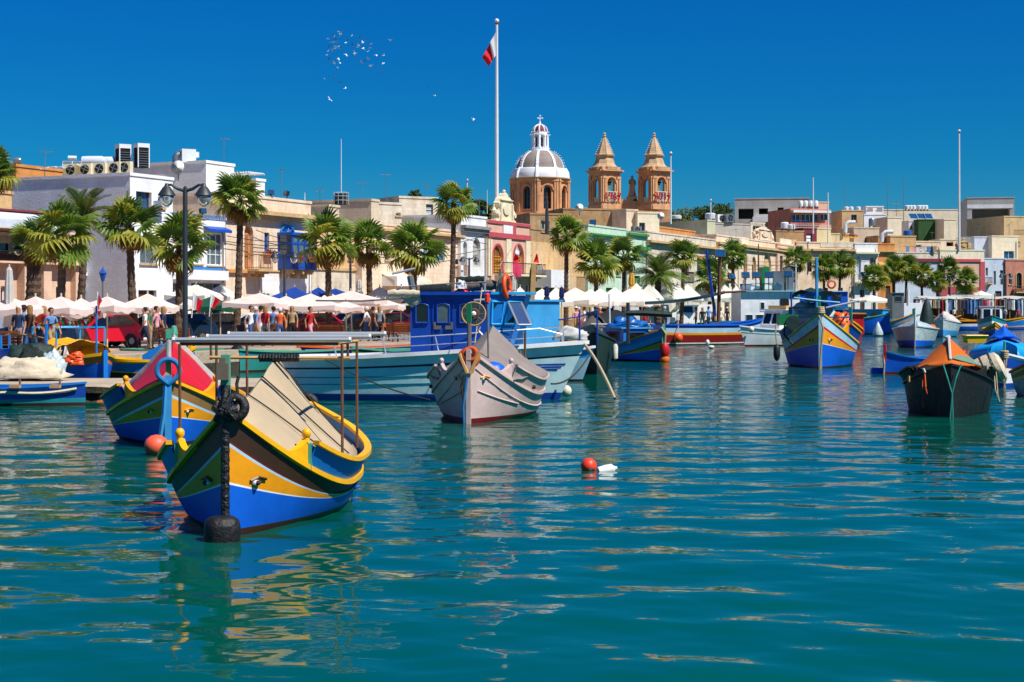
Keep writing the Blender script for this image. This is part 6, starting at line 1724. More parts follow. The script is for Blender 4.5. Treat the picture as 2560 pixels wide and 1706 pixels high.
for i,(px_,D,hd,lb,bands) in enumerate(((2330,178,(-1,-.1),'far red and white boat under the clothes stalls',[('p_red',.3,.3),('p_white',.6,.6),('p_blue',1,1)]),
        (2402,182,(.9,-.3),'far blue boat with brown and yellow bow right of the wrapped boat',[('p_brown',.3,.3),('p_ochre',.5,.5),('p_blue',1,1)]),
        (2375,186,(-.9,-.3),'far blue and yellow boat in front of the hanging clothes',[('p_yellow',.2,.2),('p_azure',.6,.6),('p_brown',1,1)]),
        (2575,184,(1,-.05),'far long boat with yellow stripes at the right edge quay',[('p_yellow',.2,.2),('p_azure',.7,.7),('p_yellow',.8,.8),('p_blue',1,1)]),
        (2172,152,(.9,-.3),'far boat with maroon band behind the royal blue hull',[('p_azure',.3,.3),('p_ochre',.5,.5),('p_maroon',1,1)]),
        (2132,100,(-.05,-1),'small boat with a red and yellow cabin behind the big right-hand boat',[('p_ochre',.25,.25),('p_red',.9,.9)]))):
    t_ = small(lb,px_,D,hd,7.5 if i != 3 else 11,2.3,1.6,1.0,1.1,bands,rail=('p_ochre',.12,.1))
    if i == 5: cabin(t_,-2.4,2.0,2,2,.8,2.1,'p_red',[('right',.2,.7,.4,.8)],roofm='p_ochre')
tag(ob('sun_awning',MB().grid([[P(2208 + i * 13,722 - 6 * sin(pi * i / 5) - 5 * i / 5,160 + j) for i in range(6)] for j in range(4)] ),['tarp_green'],smooth='all'),'green canopy above the grey wheelhouse on the right','awning')
wh = Boat('pale grey wheelhouse boat under the green canopy',2300,166,(1,.1),8,2.6,1.8,1.3,1.3,[('p_white',.5,.5),('p_sky',1,1)],rail=('p_seagreen',.1,.08))
cabin(wh,wh.px(2222,770,166).x,wh.px(2252,770,166).x,1.6,1.6,1.0,4.0,'engine_grey',[('right',.2,.8,.7,.9)])
wh.line('mast',[wh.px(2270,765,166),wh.px(2270,722,166)],.16,'plastic_white',7)
tag(ob('sun_awning',MB().grid([[P(2415 + i * 12,758 - 6 * sin(pi * i / 8),162 + j) for i in range(9)] for j in range(4)]),['tarp_green'],smooth='all'),'green net awning in front of the hanging clothes','awning')
tag(ob('sun_awning',MB().grid([[P(2225 + i * 11,771 - 2 * sin(pi * i / 9),148 + j) for i in range(11)] for j in range(3)]),['net_dark'],smooth='all'),'flat dark awning over the boat with light blue cabin','awning')

# ---- buoys and floats
def buoy(label,px,py,D,r,m,name='buoy',sz=1.): return tag(ob(name,MB().ball((0,0,0),r,14,0,sz),[m],None,smooth=True,loc=P(px,py,D)),label,'buoy')
mat('buoy_coral','#f7603e',.5,.12,4)
buoy('large coral red ball buoy between the two nearest bows',391,1116,27.3,.215,'buoy_coral',sz=.93)
k = thing('buoy','red and black egg shaped buoy floating in open water','buoy',P(1472,1166,24.6))
ob('float',MB().ball((0,0,.0),.125,14,0,1.05),['buoy_red'],k,smooth=True); ob('cap',MB().ball((.01,-.06,-.06),.082,10),['rubber'],k,smooth=True)
k = thing('jerrycan_float','white plastic can floating beside the red buoy','float',P(1515,1176,24.5),.3)
ob('body',MB().lathe([(.02,-.15),(.075,-.13),(.085,0),(.08,.1),(.03,.15),(.025,.18)],(0,0,0),10,0,rot('Y',radians(80))),['plastic_white'],k,smooth=True); ob('cord',MB().tube([(-.1,0,-.02),(-.2,-.02,-.04),(-.26,0,-.06)],.02,5),['rope_orange'],k)
k = thing('buoy','orange pear buoy hanging against the dark red trawler','buoy',P(1696,845,106.6)); ob('float',MB().ball((0,0,0),.3,12,0,1.15),['buoy_orange'],k,smooth=True); ob('rope',MB().tube([(0,0,.3),(.02,.3,.9),(.05,.6,1.5)],.03,5),['rope_pale'],k)
buoy('small yellow buoy behind the pipe frame of the nearest boat',644,917,68,.13,'buoy_yellow')
buoy('cream buoy floating beside the turquoise bow',1416,978,44.5,.15,'buoy_white',sz=1.1)
buoy('round cream buoy near the white cruiser',1817,857,112,.13,'buoy_white')
buoy('weedy log shaped float right of the small blue boat',1778,868,98,.2,'buoy_white','float',.55)
buoy('pale upright plastic float right of the small blue boat',1769,857,100,.13,'plastic_white','float',1.5)
buoy('red ball buoy at the little blue and yellow bow far right',2484,834,150,.2,'buoy_red')
buoy('orange buoy by the sea wall right of the green cabin boat',2511,816,165,.3,'buoy_orange')
buoy('white oval float right of the wrapped boats',2369,844,126,.25,'buoy_white',sz=.6)
tag(ob('buoy',MB().lathe([(.45,-.2),(.45,.0),(.25,.5),(.06,.9),(.01,.95)],P(2195,832,140),12),['plastic_wrap'],smooth=True),'white cone buoy before the royal blue hull','buoy')
k = thing('floating_crate','yellow plastic tub floating right of the white wrapped boat','tub',P(2437,848,104),.1)
f = MB(); r0,r1 = (-.62,.62),(-.72,.72)
f.add([(-.6,-.35,-.25),(.6,-.35,-.25),(.6,.35,-.25),(-.6,.35,-.25),(-.7,-.42,.22),(.7,-.42,.22),(.7,.42,.22),(-.7,.42,.22)],[(0,1,2,3),(0,1,5,4),(1,2,6,5),(2,3,7,6),(3,0,4,7)])
ob('tub',f,['buoy_yellow'],k); ob('rim',MB().tube([(-.72,-.44,.22),(.72,-.44,.22),(.72,.44,.22),(-.72,.44,.22),(-.72,-.44,.22)],.05,5),['buoy_yellow'],k)
# ---- things on the jetty
heap('plastic_sheet','crumpled pale plastic sheeting heaped on the jetty','plastic sheet',P(62,945,44.5),1.0,.45,.5,'net_pale',61,30,rough=.34)
heap('plastic_sheet','bulge of clear plastic at the right end of the sheeting heap','plastic sheet',P(130,938,44.7),.33,.3,.5,'plastic_wrap',62,24,rough=.4)
heap('net_pile','dark green net pile behind the plastic sheeting','fishing net',P(75,935,45.6),.8,.4,.7,'tarp_green',63)
heap('basket','olive dark basket on the net pile behind the plastic sheeting','basket',P(80,928,45.2),.4,.3,.55,'net_dark',64)
k = thing('tub','blue plastic barrel at the left edge behind the sheeting','tub',P(16,935,45.8)); ob('body',MB().lathe([(.3,0),(.36,.7),(.38,.72),(.34,.72),(.28,.05)],(0,0,0),16),['tarp_blue'],k,smooth=True)
for i,(x,y) in enumerate(((183,893),(193,886),(192,898),(184,906),(196,906),(176,900))):
    heap('life_jacket',['orange life jacket, leftmost below the yellow shelter','orange life jacket topmost in the stack on the blue boat','orange life jacket in the middle of the stack','orange life jacket low in the middle of the stack','orange life jacket lowest on the right of the stack','orange life jacket lying slanted on the left of the stack'][i],'life jacket',P(x,y + 6,47.6),.17,.1,.14,'buoy_orange',70 + i,14,'life jackets stacked on the blue boat',.3)
k = thing('windbreak','white and grey canvas windbreak behind the yellow shelter','windbreak',P(190,890,55)); 
ob('sheet',MB().grid([[P(158 + 8 * i,890 - 6 * (i % 2),55) - Vector(k.location) for i in range(6)],[P(166 + 9 * i,843 + 2.5 * i,55.5) - Vector(k.location) for i in range(6)]]),['canvas_white'],k); ob('side_sheet',MB().add([P(150,892,55) - Vector(k.location),P(158,890,54.9) - Vector(k.location),P(166,843,55.4) - Vector(k.location)],[(0,1,2)]),['tarp_black'],k)
# ------------------------------------------------------------------ palms and trees
mat('leaf_green','#7a9634',.5,.35,3,kind='leaf'); mat('leaf_lime','#a7a838',.5,.35,3,kind='leaf'); mat('leaf_dark','#56762a',.5,.35,3,kind='leaf'); mat('leaf_dead','#9a7436',.8,.35,4,kind='leaf'); mat('leaf_pine','#4d6228',.7,.5,.8,kind='leaf'); mat('leaf_olive','#76803c',.7,.5,.8,kind='leaf')
mat('palm_bark','#5e4a3a',.95,.55,5,1.,9)
def fan_mesh(name,m,droop,seed,n=17):
    r = random.Random(seed); mb = MB()
    mb.tube([(0,0,0),(.22,0,.02),(.46,0,0)],[.022,.014,.01],4)
    for i in range(n):
        a = radians(-112 + 224 * i / (n - 1))
        L = .6 * (1 - .28 * abs(a / 2) ** 1.6) * r.uniform(.9,1.06)
        d = Vector((cos(a),sin(a),0)); s = Vector((-sin(a),cos(a),0))
        h = Vector((.46,0,0)); fold = .03
        w1 = .05
        z1 = -.02 * abs(a); z2 = z1 - droop * r.uniform(.25,.5); z3 = z2 - droop * r.uniform(.5,1.)
        p1 = h + d * L * .55; p2 = h + d * L * .85; p3 = h + d * L
        for sg in (-1,1):
            mb.add([h,p1 + s * w1 * sg + Vector((0,0,z1 + fold)),p1 + Vector((0,0,z1)),p2 + s * w1 * .6 * sg + Vector((0,0,z2 + fold * .6)),p2 + Vector((0,0,z2)),p3 + Vector((0,0,z3))],
                   [(0,2,1),(1,2,4,3),(3,4,5)])
    me = mb.mesh(name); me.materials.append(MATS[m]); return me
FAN = [fan_mesh('frond','leaf_green',.1,1),fan_mesh('frond','leaf_green',.16,2),fan_mesh('frond','leaf_lime',.2,3),fan_mesh('frond','leaf_dark',.08,4)]
FAN_OLD = [fan_mesh('frond','leaf_lime',.3,5),fan_mesh('frond','leaf_dead',.38,6),fan_mesh('frond','leaf_dead',.3,7)]
def feather_mesh(name,m,seed):
    r = random.Random(seed); mb = MB()
    rp = [Vector((t,0,.34 * t - .62 * t * t)) for t in [i / 9 for i in range(10)]]
    mb.tube(rp,[.02 - .0018 * i for i in range(10)],4)
    for i in range(30):
        t = .12 + .86 * i / 30
        p = Vector((t,0,.34 * t - .62 * t * t)); L = .26 * sin(pi * min(1,.2 + .78 * t)) ** .6
        for sg in (-1,1):
            d = Vector((.62,sg * .74,.18 + r.uniform(-.1,.1))).normalized()
            q = Vector((.012,0,0))
            mb.add([p - q,p + q,p + d * L * .6 + q + Vector((0,0,-.01)),p + d * L + Vector((0,0,-.05)),p + d * L * .6 - q],[(0,1,2,3,4)])
    me = mb.mesh(name); me.materials.append(MATS[m]); return me
FEA = [feather_mesh('frond','leaf_dark',1),feather_mesh('frond','leaf_green',2),feather_mesh('frond','leaf_olive',3)]
def palm(label,px,pyc,Rpx,pos,seed,feather=False,tr=.17,n=19,old=8,zg=None):
    r = random.Random(seed)
    D = pos[1]; zc = zy(pyc,D); Rm = Rpx * D / FPX * 1.12
    t = thing('palm_tree',label,'palm tree',(pos[0],pos[1],pos[2]),0,None)
    H = zc - pos[2]
    k = MB(); m = max(10,int(H / .16))
    lean = r.uniform(-.3,.3)
    k.tube([(lean * (1 - i / m) ** 2 * H * .2,0,H * i / m - .02) for i in range(m + 1)],[tr * (1.18 - .3 * i / m + .07 * ((i % 2) * 2 - 1) + (.25 * max(0,i / m - .88) / .12)) for i in range(m + 1)],9)
    ob('trunk',k,['palm_bark'],t)
    L = FEA if feather else FAN
    for i in range(n):
        f = i / (n - 1)
        el = radians(lerp(84,-30,f ** .85) + r.uniform(-14,14)); az = i * 2.39996 + r.uniform(-.2,.2)
        me = (L[min(len(L) - 1,int(r.random() * len(L)))] if f < .75 or feather else FAN_OLD[0] if r.random() < .6 else L[0])
        o = bpy.data.objects.new('frond',me); COL.objects.link(o); o.parent = t
        o.location = (0,0,H + .02 - .12 * f); sc = Rm * r.uniform(.85,1.15) * (1 if feather else .98)
        o.scale = (sc,sc,sc); o.rotation_euler = (r.uniform(-.75,.75),-el,az)
    for i in range(old):
        me = FAN_OLD[1 + i % 2] if not feather else FEA[2]
        o = bpy.data.objects.new('frond',me); COL.objects.link(o); o.parent = t
        o.location = (0,0,H - .18); sc = Rm * r.uniform(.62,.82); o.scale = (sc,sc,sc)
        o.rotation_euler = (r.uniform(-.5,.5),radians(r.uniform(42,72)),i * 2.4 + r.uniform(-.3,.3))
    return t
def PR(px,k): return prom(px,k)
for a in (
    ('big fan palm with a dense drooping crown, second from the left',158,585,86,PR(156,11),1),('tall fan palm before the shaded white wall with a bare grey trunk',325,566,74,PR(325,11.5),2),
    ('fan palm behind the big street lamp post',450,612,80,PR(450,10),3),('tall fan palm between the white shop and the honey stone house',600,500,70,PR(600,10),4),
    ('fan palm right of the blue enclosed balcony',822,602,74,PR(820,10),5),('fan palm leaning before the pale terrace, middle of three',922,612,62,PR(922,10),6),
    ('bushy fan palm above the blue wheelhouse boom',1042,622,76,PR(1036,11),7),('tallest fan palm left of the great flagpole',1132,508,54,PR(1134,9),8),
    ('fan palm standing alone below the dome',1416,590,52,PR(1416,9),9),('fan palm with low crown left of the mint green house',1490,660,58,PR(1490,10.5),10),
    ('fan palm before the stepped mint green gable',1563,640,48,PR(1560,9.5),11),('shaggy palm with a dead skirt on its trunk right of the date palm',1710,640,42,PR(1708,9.5),13),
    ('low fan palm behind the rusty mast',1778,692,46,PR(1776,10),14),('fan palm above the white wheelhouse floodlights',1834,642,38,PR(1832,8),15),
    ('palm right of the white wheelhouse',1992,650,36,PR(1990,8),16)):
    palm(*a)
for a in (
    ('yellowing palm at the left of the far palm clump',2060,672,36,205,17),('yellowing palm behind the far life ring',2100,664,38,208,18),('low palm left of the grey wheelhouse',2184,695,36,200,19),
    ('palm before the rust brown narrow house',2234,675,34,206,20),('palm between two others before the peeling white parapet',2266,672,34,209,21),('palm before the small dark window of the washing line house',2304,690,34,204,22),
    ('small palm left of the twin lamp on the right',2343,706,28,200,23),('palm behind the twin lamp on the right',2373,676,30,207,24),('short round palm before the cream club house',2416,704,33,203,25)):
    lb,px_,py_,R_,D_,sd = a
    w_ = P(px_,770,D_); w_.z = QZ
    palm(lb,px_,py_,R_,w_,sd,n=22,old=10)
palm('date palm with long arching feather fronds in front of the sandstone row',1647,690,62,PR(1645,9),12,feather=True,tr=.3,n=34,old=0)
w_ = P(210,770,74); w_.z = QZ; palm('feather palm rising dark behind the big fan palm',212,545,82,w_,31,feather=True,n=26,old=0)
w_ = P(86,770,70); w_.z = QZ; palm('thick trunked palm half hidden behind the big fan palm',86,610,58,w_,32,tr=.32,n=20,old=12)
w_ = P(-22,770,74); w_.z = QZ; palm('palm cut off by the left edge, crown above the awning',-22,432,62,w_,33,n=26,old=8)

def leafy_tree(label,px,D,zg,zt,rad,seed,m):
    r = random.Random(seed)
    b = P(px,770,D); b.z = zg
    t = thing('tree',label,'tree',b)
    H = zt - zg
    k = MB().tube([(0,0,0),(.1,0,H * .3),(0,.1,H * .65)],[.3,.22,.12],7)
    lobes = []
    for i in range(11):
        a = i * 2.4; rr = rad * r.uniform(.2,.8)
        c = Vector((rr * cos(a),rr * sin(a),H * r.uniform(.55,.92)))
        lobes.append((c,rad * r.uniform(.28,.45)))
        k.tube([(0,0,H * .35),c * .6 + Vector((0,0,H * .15)),c],[.12,.08,.03],5)
    ob('trunk',k,['palm_bark'],t)
    f = MB()
    for i in range(1500):
        c,q = lobes[i % len(lobes)]
        d = Vector((r.gauss(0,1),r.gauss(0,1),r.gauss(0,.8))).normalized() * q * r.uniform(.55,1.1)
        p = c + d; s = .16 + .2 * r.random()
        u = Vector((r.gauss(0,1),r.gauss(0,1),r.gauss(0,1))).normalized(); v = u.cross(Vector((r.gauss(0,1),r.gauss(0,1),1))).normalized()
        f.add([p + u * s,p + v * s * .6,p - u * s,p - v * s * .6],[(0,1,2,3)])
    ob('crown',f,[m],t)
for i,(px_,D_,yt,rp,m) in enumerate(((1192,200,500,26,'leaf_pine'),(1222,205,512,24,'leaf_olive'),(1256,210,500,22,'leaf_pine'),(1700,290,516,34,'leaf_olive'),(1738,300,520,30,'leaf_pine'),(1772,290,508,34,'leaf_pine'),
                     (1808,300,512,32,'leaf_pine'),(1832,310,516,26,'leaf_olive'),(1685,285,525,26,'leaf_pine'),(2086,270,548,24,'leaf_pine'),(2098,280,540,18,'leaf_olive'),(1024,190,481,26,'leaf_pine'),(2168,300,520,20,'leaf_pine'))):
    lb = ['round dark tree left of the great flagpole base','olive tree touching the great flagpole','tree between flagpole and dome','olive brown tree right of the bell towers','dark tree behind the pale olive block','tallest dark tree on the skyline left of the concrete shell','dark tree second left of the concrete shell',
          'tree touching the concrete shell corner','tree at the foot of the right bell tower pole','dark tree between the pink house and the tan tower','thin tree right of the pink house','tree top peeping over the weathered roof rooms','far tree behind the white penthouse'][i]
    leafy_tree(lb,px_,D_,8,zy(yt - 4,D_),rp * 1.35 * D_ / FPX,40 + i,m)

# ------------------------------------------------------------------ street furniture
mat('lamp_post','#2a3138',.5,.2); mat('lamp_glass','#d8dcda',.1,.1,kind='clear',alpha=.25)
def twin_lamp(label,px,ytop,D,zg,span,post):
    zt = zy(ytop,D); b = P(px,770,D); b.z = zg
    t = thing('street_lamp',label,'street lamp',b,0,'twin lamps on the waterfront')
    H = zt - zg; s = span
    ob('post',MB().lathe([(post * 1.8,0),(post * 1.8,.5),(post * 1.2,.6),(post,.8),(post * .82,H - s * .18),(post * .6,H),(.01,H + .03)],(0,0,0),10),['lamp_post'],t,smooth=True)
    for sd in (-1,1):
        x = sd * s
        ob('arm',MB().tube([(0,0,H - s * .22),(sd * s * .4,0,H - s * .1),(sd * s * .75,0,H + s * .12),(x,0,H + s * .12)],[post * .7,post * .6,post * .5,post * .4],6),['lamp_post'],t)
        k = s / .52
        sh = ob('lamp_shade',MB().lathe([(.045 * k,H + s * .2),(.07 * k,H + s * .05),(.12 * k,H - .02 * k),(.24 * k,H - .2 * k),(.26 * k,H - .24 * k),(.22 * k,H - .24 * k)],(x,0,0),14),['lamp_post'],t,smooth=True)
        ob('globe',MB().lathe([(.21 * k,H - .245 * k),(.2 * k,H - .36 * k),(.14 * k,H - .48 * k),(.05 * k,H - .55 * k),(.002,H - .56 * k)],(x,0,0),14),['lamp_glass'],sh,smooth='all')
        ob('bulb',MB().ball((x,0,H - .33 * k),.045 * k,7),['plastic_white'],sh)
twin_lamp('big dark twin street lamp standing on the jetty',463,468,45,.47,.52,.08)
twin_lamp('black twin street lamp before the left restaurant',70,612,70,QZ,.44,.07); twin_lamp('black twin street lamp in front of the blue enclosed balcony',711,633,85,QZ,.52,.07)
twin_lamp('black twin street lamp before the white niche house',1173,645,105,QZ,.46,.07); twin_lamp('black twin street lamp at far right before the lilac house',2515,686,200,QZ,.6,.09); twin_lamp('black twin street lamp among the far right palms',2375,688,199,QZ,.6,.09)
k = thing('lantern_post','pole with a blue lantern before the pale blue shopfront','street lamp',(*P(257,770,76).xy,QZ)); z_ = zy(690,76) - QZ
ob('post',MB().tube([(0,0,0),(0,0,z_ - .2)],.05,7),['metal_grey'],k); ob('lantern',MB().lathe([(.08,z_ - .25),(.17,z_ + .1),(.2,z_ + .12),(.03,z_ + .36),(.02,z_ + .42)],(0,0,0),6),['trim_blue'],k)
def pole(name,label,px,y0,y1,D,r,m='plastic_white',ball=0,cat='pole'):
    b = P(px,y1,D); t = thing(name,label,cat,b); H = (y1 - y0) * D / FPX
    ob('shaft',MB().tube([(0,0,0),(0,0,H * .5),(0,0,H)],[r,r * .85,r * .6],8),[m],t,smooth=True)
    if ball: ob('finial',MB().ball((0,0,H + ball * .6),ball,12),['plastic_white'],t,smooth=True); ob('collar',MB().lathe([(r * .9,H - .15),(r * 1.1,H - .1),(r * .7,H + .02)],(0,0,0),8),['rust'],t)
    return t
pole('flagpole','very tall white flagpole with ball top left of the church dome',1242,56,545,138,.17,ball=.2,cat='flagpole')
pole('flagpole','tall white flagpole over the cream club house, right',2398,330,625,222,.17,ball=.2,cat='flagpole')
pole('flagpole','white flagpole right of the right bell tower',1677,385,560,160,.09,ball=.14,cat='flagpole'); pole('flagpole','short white pole with ball behind the tallest palm',1168,452,540,140,.06,ball=.1,cat='flagpole')
pole('flagpole','short white pole before the skyline trees right of the towers',1777,502,560,200,.08,ball=.12,cat='flagpole'); pole('flagpole','white pole in front of the pink house with four tanks',2033,444,585,212,.1,cat='flagpole'); pole('flagpole','white pole at the pink house right corner',2070,482,610,214,.1,cat='flagpole')
pole('mast','thin tall aerial mast on the caged tank',853,348,490,116,.035,'metal_white',cat='aerial'); pole('mast','thin aerial left of the cream cube',2219,452,560,236,.06,'metal_grey',cat='aerial'); pole('mast','bent aerial right of the cream cube',2259,440,560,236,.06,'metal_grey',cat='aerial')
pole('mast','slim aerial over the tan roof tower',2112,455,530,244,.05,'metal_grey',cat='aerial'); pole('mast','thin leaning aerial left of the great flagpole',1218,475,535,140,.03,'metal_white',cat='aerial')
pole('mast','short white aerial on the corner of the honey stone house',762,482,500,104,.03,'metal_white',cat='aerial')
pole('chimney_pipe','tall grey chimney pipe in front of the dome drum',1367,497,585,128,.17,'metal_dark',cat='chimney'); pole('utility_post','black cable post between two palms right of the honey house',876,580,800,96,.09,'metal_dark',cat='post'); pole('utility_post','rusty cable post on the scrolled parapet house',1896,610,690,176,.1,'rust',cat='post')
t_ = pole('aerial','branching television aerial between the two far masts',2241,500,550,236,.04,'metal_grey',cat='aerial')
ob('branch',MB().tube([(-.7,0,2.4),(.7,0,2.3)],.03,4).tube([(-.6,0,1.2),(.6,0,1.3)],.03,4),['metal_grey'],t_)
# flags
def flag(label,H0,H1,F0,F1,D,split=.45,waves=3,amp=.05,yellow=False):
    a,b,c,d = P(*H0,D),P(*H1,D),P(*F0,D),P(*F1,D)
    mb = MB(); rows = []
    for i in range(15):
        s = i / 14; row = []
        for j in range(9):
            t = j / 8
            p = a.lerp(b,t).lerp(c.lerp(d,t),s)
            p.y += amp * sin(s * waves * pi + t * 2) * s * D / 30; p.z += amp * .3 * sin(t * 7 + s * 5)
            row.append(p)
        rows.append(row)
    mb.grid(rows,lambda i,j: 0 if i / 14 < split else 1)
    return tag(ob('flag',mb,['flag_white','flag_red'],smooth='all'),label,'flag')
mat('flag_white','#f0f0f0',.8,.06,3,kind='cloth'); mat('flag_red','#e0142a',.8,.08,3,kind='cloth')
flag('large white and red flag drooping from the great flagpole',(1240,80),(1240,139),(1205,145),(1222,165),137.8,.42,4,.06)
flag('white and red flag on the club balcony, left one',(1279,622),(1266,644),(1262,648),(1252,664),127,.45); flag('white and red flag on the club balcony, upright middle one',(1292,612),(1299,628),(1283,655),(1296,660),127,.45)
flag('small white and red flag above the white awning box',(1346,618),(1342,628),(1334,656),(1348,658),127,.35); flag('white and red flag beside the big lamp post, left of a pair',(484,733),(482,772),(508,756),(500,780),68,.4); flag('white and red flag right of a pair beside the big lamp post',(528,735),(525,768),(553,752),(536,772),68,.4)
flag('white and red flag on the thin mast of the yellow draped boat',(243,728),(243,768),(255,752),(247,776),49.4,.4)
for lb,a,b,D in (('thin staff of the left flag in the pair',(484,732),(479,795),68),('thin staff of the right flag in the pair',(528,734),(523,792),68),('staff of the flag above the white awning box',(1347,612),(1358,672),127),('staff of the upright club balcony flag',(1292,610),(1290,660),127.2),('slanted staff of the left club balcony flag',(1280,620),(1250,664),127.2)):
    tag(ob('flag_staff',MB().tube([P(*a,D),P(*b,D)],.025,5),['plastic_white']),lb,'flag staff')
tag(ob('towel',MB().grid([[P(1283 + i * 5,660,126.3) + Vector((0,.02 * sin(i * 2),0)) for i in range(5)],[P(1283 + i * 5,680,126.2) + Vector((0,.06 * sin(i * 2.2),0)) for i in range(5)],[P(1284 + i * 5,692 + (i % 2),126.2) for i in range(5)]]),[mat('towel_pink','#f04a7c',.9,.1,4,kind='cloth')],smooth='all'),'bright pink cloth hung over the club house balcony','towel')

# ------------------------------------------------------------------ parasols
mat('par_pink','#fae6dc',.85,.12,2,kind='cloth'); mat('par_cream','#fff8ea',.85,.1,2,kind='cloth'); mat('par_blue','#0f46a4',.8,.1,2,kind='cloth'); mat('par_green','#0c5a44',.8,.1,2,kind='cloth'); mat('par_yellow','#e8b23c',.8,.1,2,kind='cloth'); mat('par_navy','#16236a',.8,.1,2,kind='cloth'); mat('par_pole','#cdbfa8',.6,.1)
def parasol(label,px,ypk,yed,hpx,D,m,sides=4,yaw=None,group=None,val=.22,cat='parasol'):
    b = P(px,770,D); zt = zy(ypk,D); ze = zy(yed,D); r = hpx * D / FPX
    zg = QZ
    t = thing('parasol',label,cat,(b.x,b.y,zg),(ANG1 + .3 + R.uniform(-.22,.22)) if yaw is None else yaw,group)
    t.rotation_euler.x = R.uniform(-.03,.03); t.rotation_euler.y = R.uniform(-.03,.03)
    zt -= zg; ze -= zg; r *= R.uniform(.92,1.08); ze += R.uniform(-.12,.1)
    f = MB(); rows = []
    n = sides * 6
    R_ = r * (1.2 if sides == 4 else 1.02)
    for q in (0,.12,.4,.75,1.0):
        row = []
        for j in range(n):
            c = 2 * pi * (j // 6) / sides + pi / sides; e = 2 * pi * (j // 6 + 1) / sides + pi / sides; s = (j % 6) / 6
            x,y = lerp(cos(c),cos(e),s) * R_ * q,lerp(sin(c),sin(e),s) * R_ * q
            row.append((x,y,lerp(zt,ze,q) - .1 * q * (1 - q) * (zt - ze) * 2 - .07 * sin(pi * s) * q))
        rows.append(row)
    rows.append([(x * 1.0,y * 1.0,z - val + .05 * sin(j * 1.9)) for j,(x,y,z) in enumerate(rows[-1])])
    f.grid(rows,close=True)
    c = ob('canopy',f,[m],t,smooth=25)
    ob('pole',MB().tube([(0,0,0),(0,0,zt + .12)],.035,6),['par_pole'],t)
    ob('base',MB().lathe([(.32,0),(.32,.07),(.06,.1)],(0,0,0),10),['concrete'],t)
    ribs = MB()
    for j in range(sides):
        a = 2 * pi * j / sides + pi / sides
        ribs.tube([(0,0,zt - .12),(R_ * cos(a) * .97,R_ * sin(a) * .97,ze - .03)],.018,4)
    ob('ribs',ribs,['wood_pale'],t)
    return t
ORD = ['first','second','third','fourth','fifth','sixth','seventh','eighth','ninth','tenth','eleventh','twelfth','thirteenth','fourteenth','fifteenth','sixteenth','seventeenth','eighteenth','nineteenth','twentieth','twenty-first','twenty-second','twenty-third','twenty-fourth','twenty-fifth','twenty-sixth']
for i,(px_,a,e,h) in enumerate(((-30,742,768,70),(30,743,770,74),(92,741,768,72),(150,741,768,68),(206,745,772,66),(268,741,766,62),(370,734,760,80))):
    parasol('pale pink square parasol, %s from the left in the restaurant row' % ORD[i],px_,a,e,h,prom(px_,13 + (i % 2) * 1.6).y,'par_pink',group='pale pink restaurant parasols')
for i,(px_,a,e,h,k_) in enumerate(((648,733,757,84,13),(716,740,764,66,10),(776,734,762,88,14.5),(826,731,755,62,10),(880,727,752,86,12),(866,753,768,50,14.5),(960,748,764,52,12))):
    parasol('pale pink square parasol, %s from the left in the row before the blue parasols' % ORD[i],px_,a,e,h,prom(px_,k_).y,'par_pink',group='pale pink restaurant parasols')
for lb,px_,a,e,h,k_,m in (('cream pointed parasol behind the big lamp post, left of two',488,711,742,62,8,'par_cream'),('cream pointed parasol behind the big lamp post, right of two',551,712,742,58,8,'par_cream'),('low cream parasol at the corner of the white shop',448,738,756,48,9.5,'par_cream'),
                ('dark green parasol behind the pair of flags',528,741,764,62,10.5,'par_green'),('wide royal blue parasol before the white painted doorway',733,717,742,56,6,'par_blue'),('royal blue parasol in the middle of three',796,718,738,38,6,'par_blue'),('royal blue parasol on the right of three',840,721,736,36,6,'par_blue'),
                ('cream parasol peak left of the wheelhouse boom',953,717,742,48,9,'par_cream'),('cream parasol peak nearest the blue wheelhouse',1002,715,742,46,9,'par_cream'),('yellow market parasol behind the sky blue wheelhouse',1300,752,768,26,14,'par_yellow')):
    parasol(lb,px_,a,e,h,prom(px_,k_).y,m)
for i,px_ in enumerate((1592,1626,1660,1692,1721,1752,1783,1812,1840)):
    parasol('white pavilion parasol, %s from the left in the long back row' % ORD[i],px_,707 + (i % 3) * 1.5 + i * .5,742 + i * .4,40,prom(px_,9).y,'par_cream',group='white market parasols',val=.3)
for i,(px_,a,e,h) in enumerate(((1300,717,748,44),(1352,722,750,48),(1392,718,751,52),(1440,719,753,58),(1474,723,754,56),(1502,721,754,54),(1534,718,754,56),(1572,722,756,56),(1606,724,756,54))):
    parasol('white market parasol, %s from the left in the crowded front row' % ORD[i],px_,a,e,h,prom(px_,13).y,'par_cream',group='white market parasols',val=.3)
for lb,px_,a,e,h,D_ in (('white parasol right of the far royal blue boat',2178,738,752,46,186),('white parasol with dark lettering beside the short round palm',2408,723,738,36,204),('white parasol right of the lettered one',2450,727,738,26,205)):
    parasol(lb,px_,a,e,h,D_,'par_cream',yaw=radians(20))
def text_obj(s,size,m,loc,rz,parent=None,name='lettering',ex=.01):
    cu = bpy.data.curves.new('text','FONT'); cu.body = s; cu.size = size; cu.extrude = ex; cu.align_x = 'CENTER'
    t_ = bpy.data.objects.new('text',cu); COL.objects.link(t_); dg = bpy.context.evaluated_depsgraph_get(); dg.update()
    me = bpy.data.meshes.new_from_object(t_.evaluated_get(dg)); bpy.data.objects.remove(t_)
    me.materials.clear(); me.materials.append(MATS[m])
    o = bpy.data.objects.new(name,me); COL.objects.link(o); o.location = loc; o.rotation_euler = (radians(90),0,rz)
    if parent: o.parent = parent
    return o
tp = [o for o in COL.objects if o.get('label') == 'white parasol with dark lettering beside the short round palm'][0]
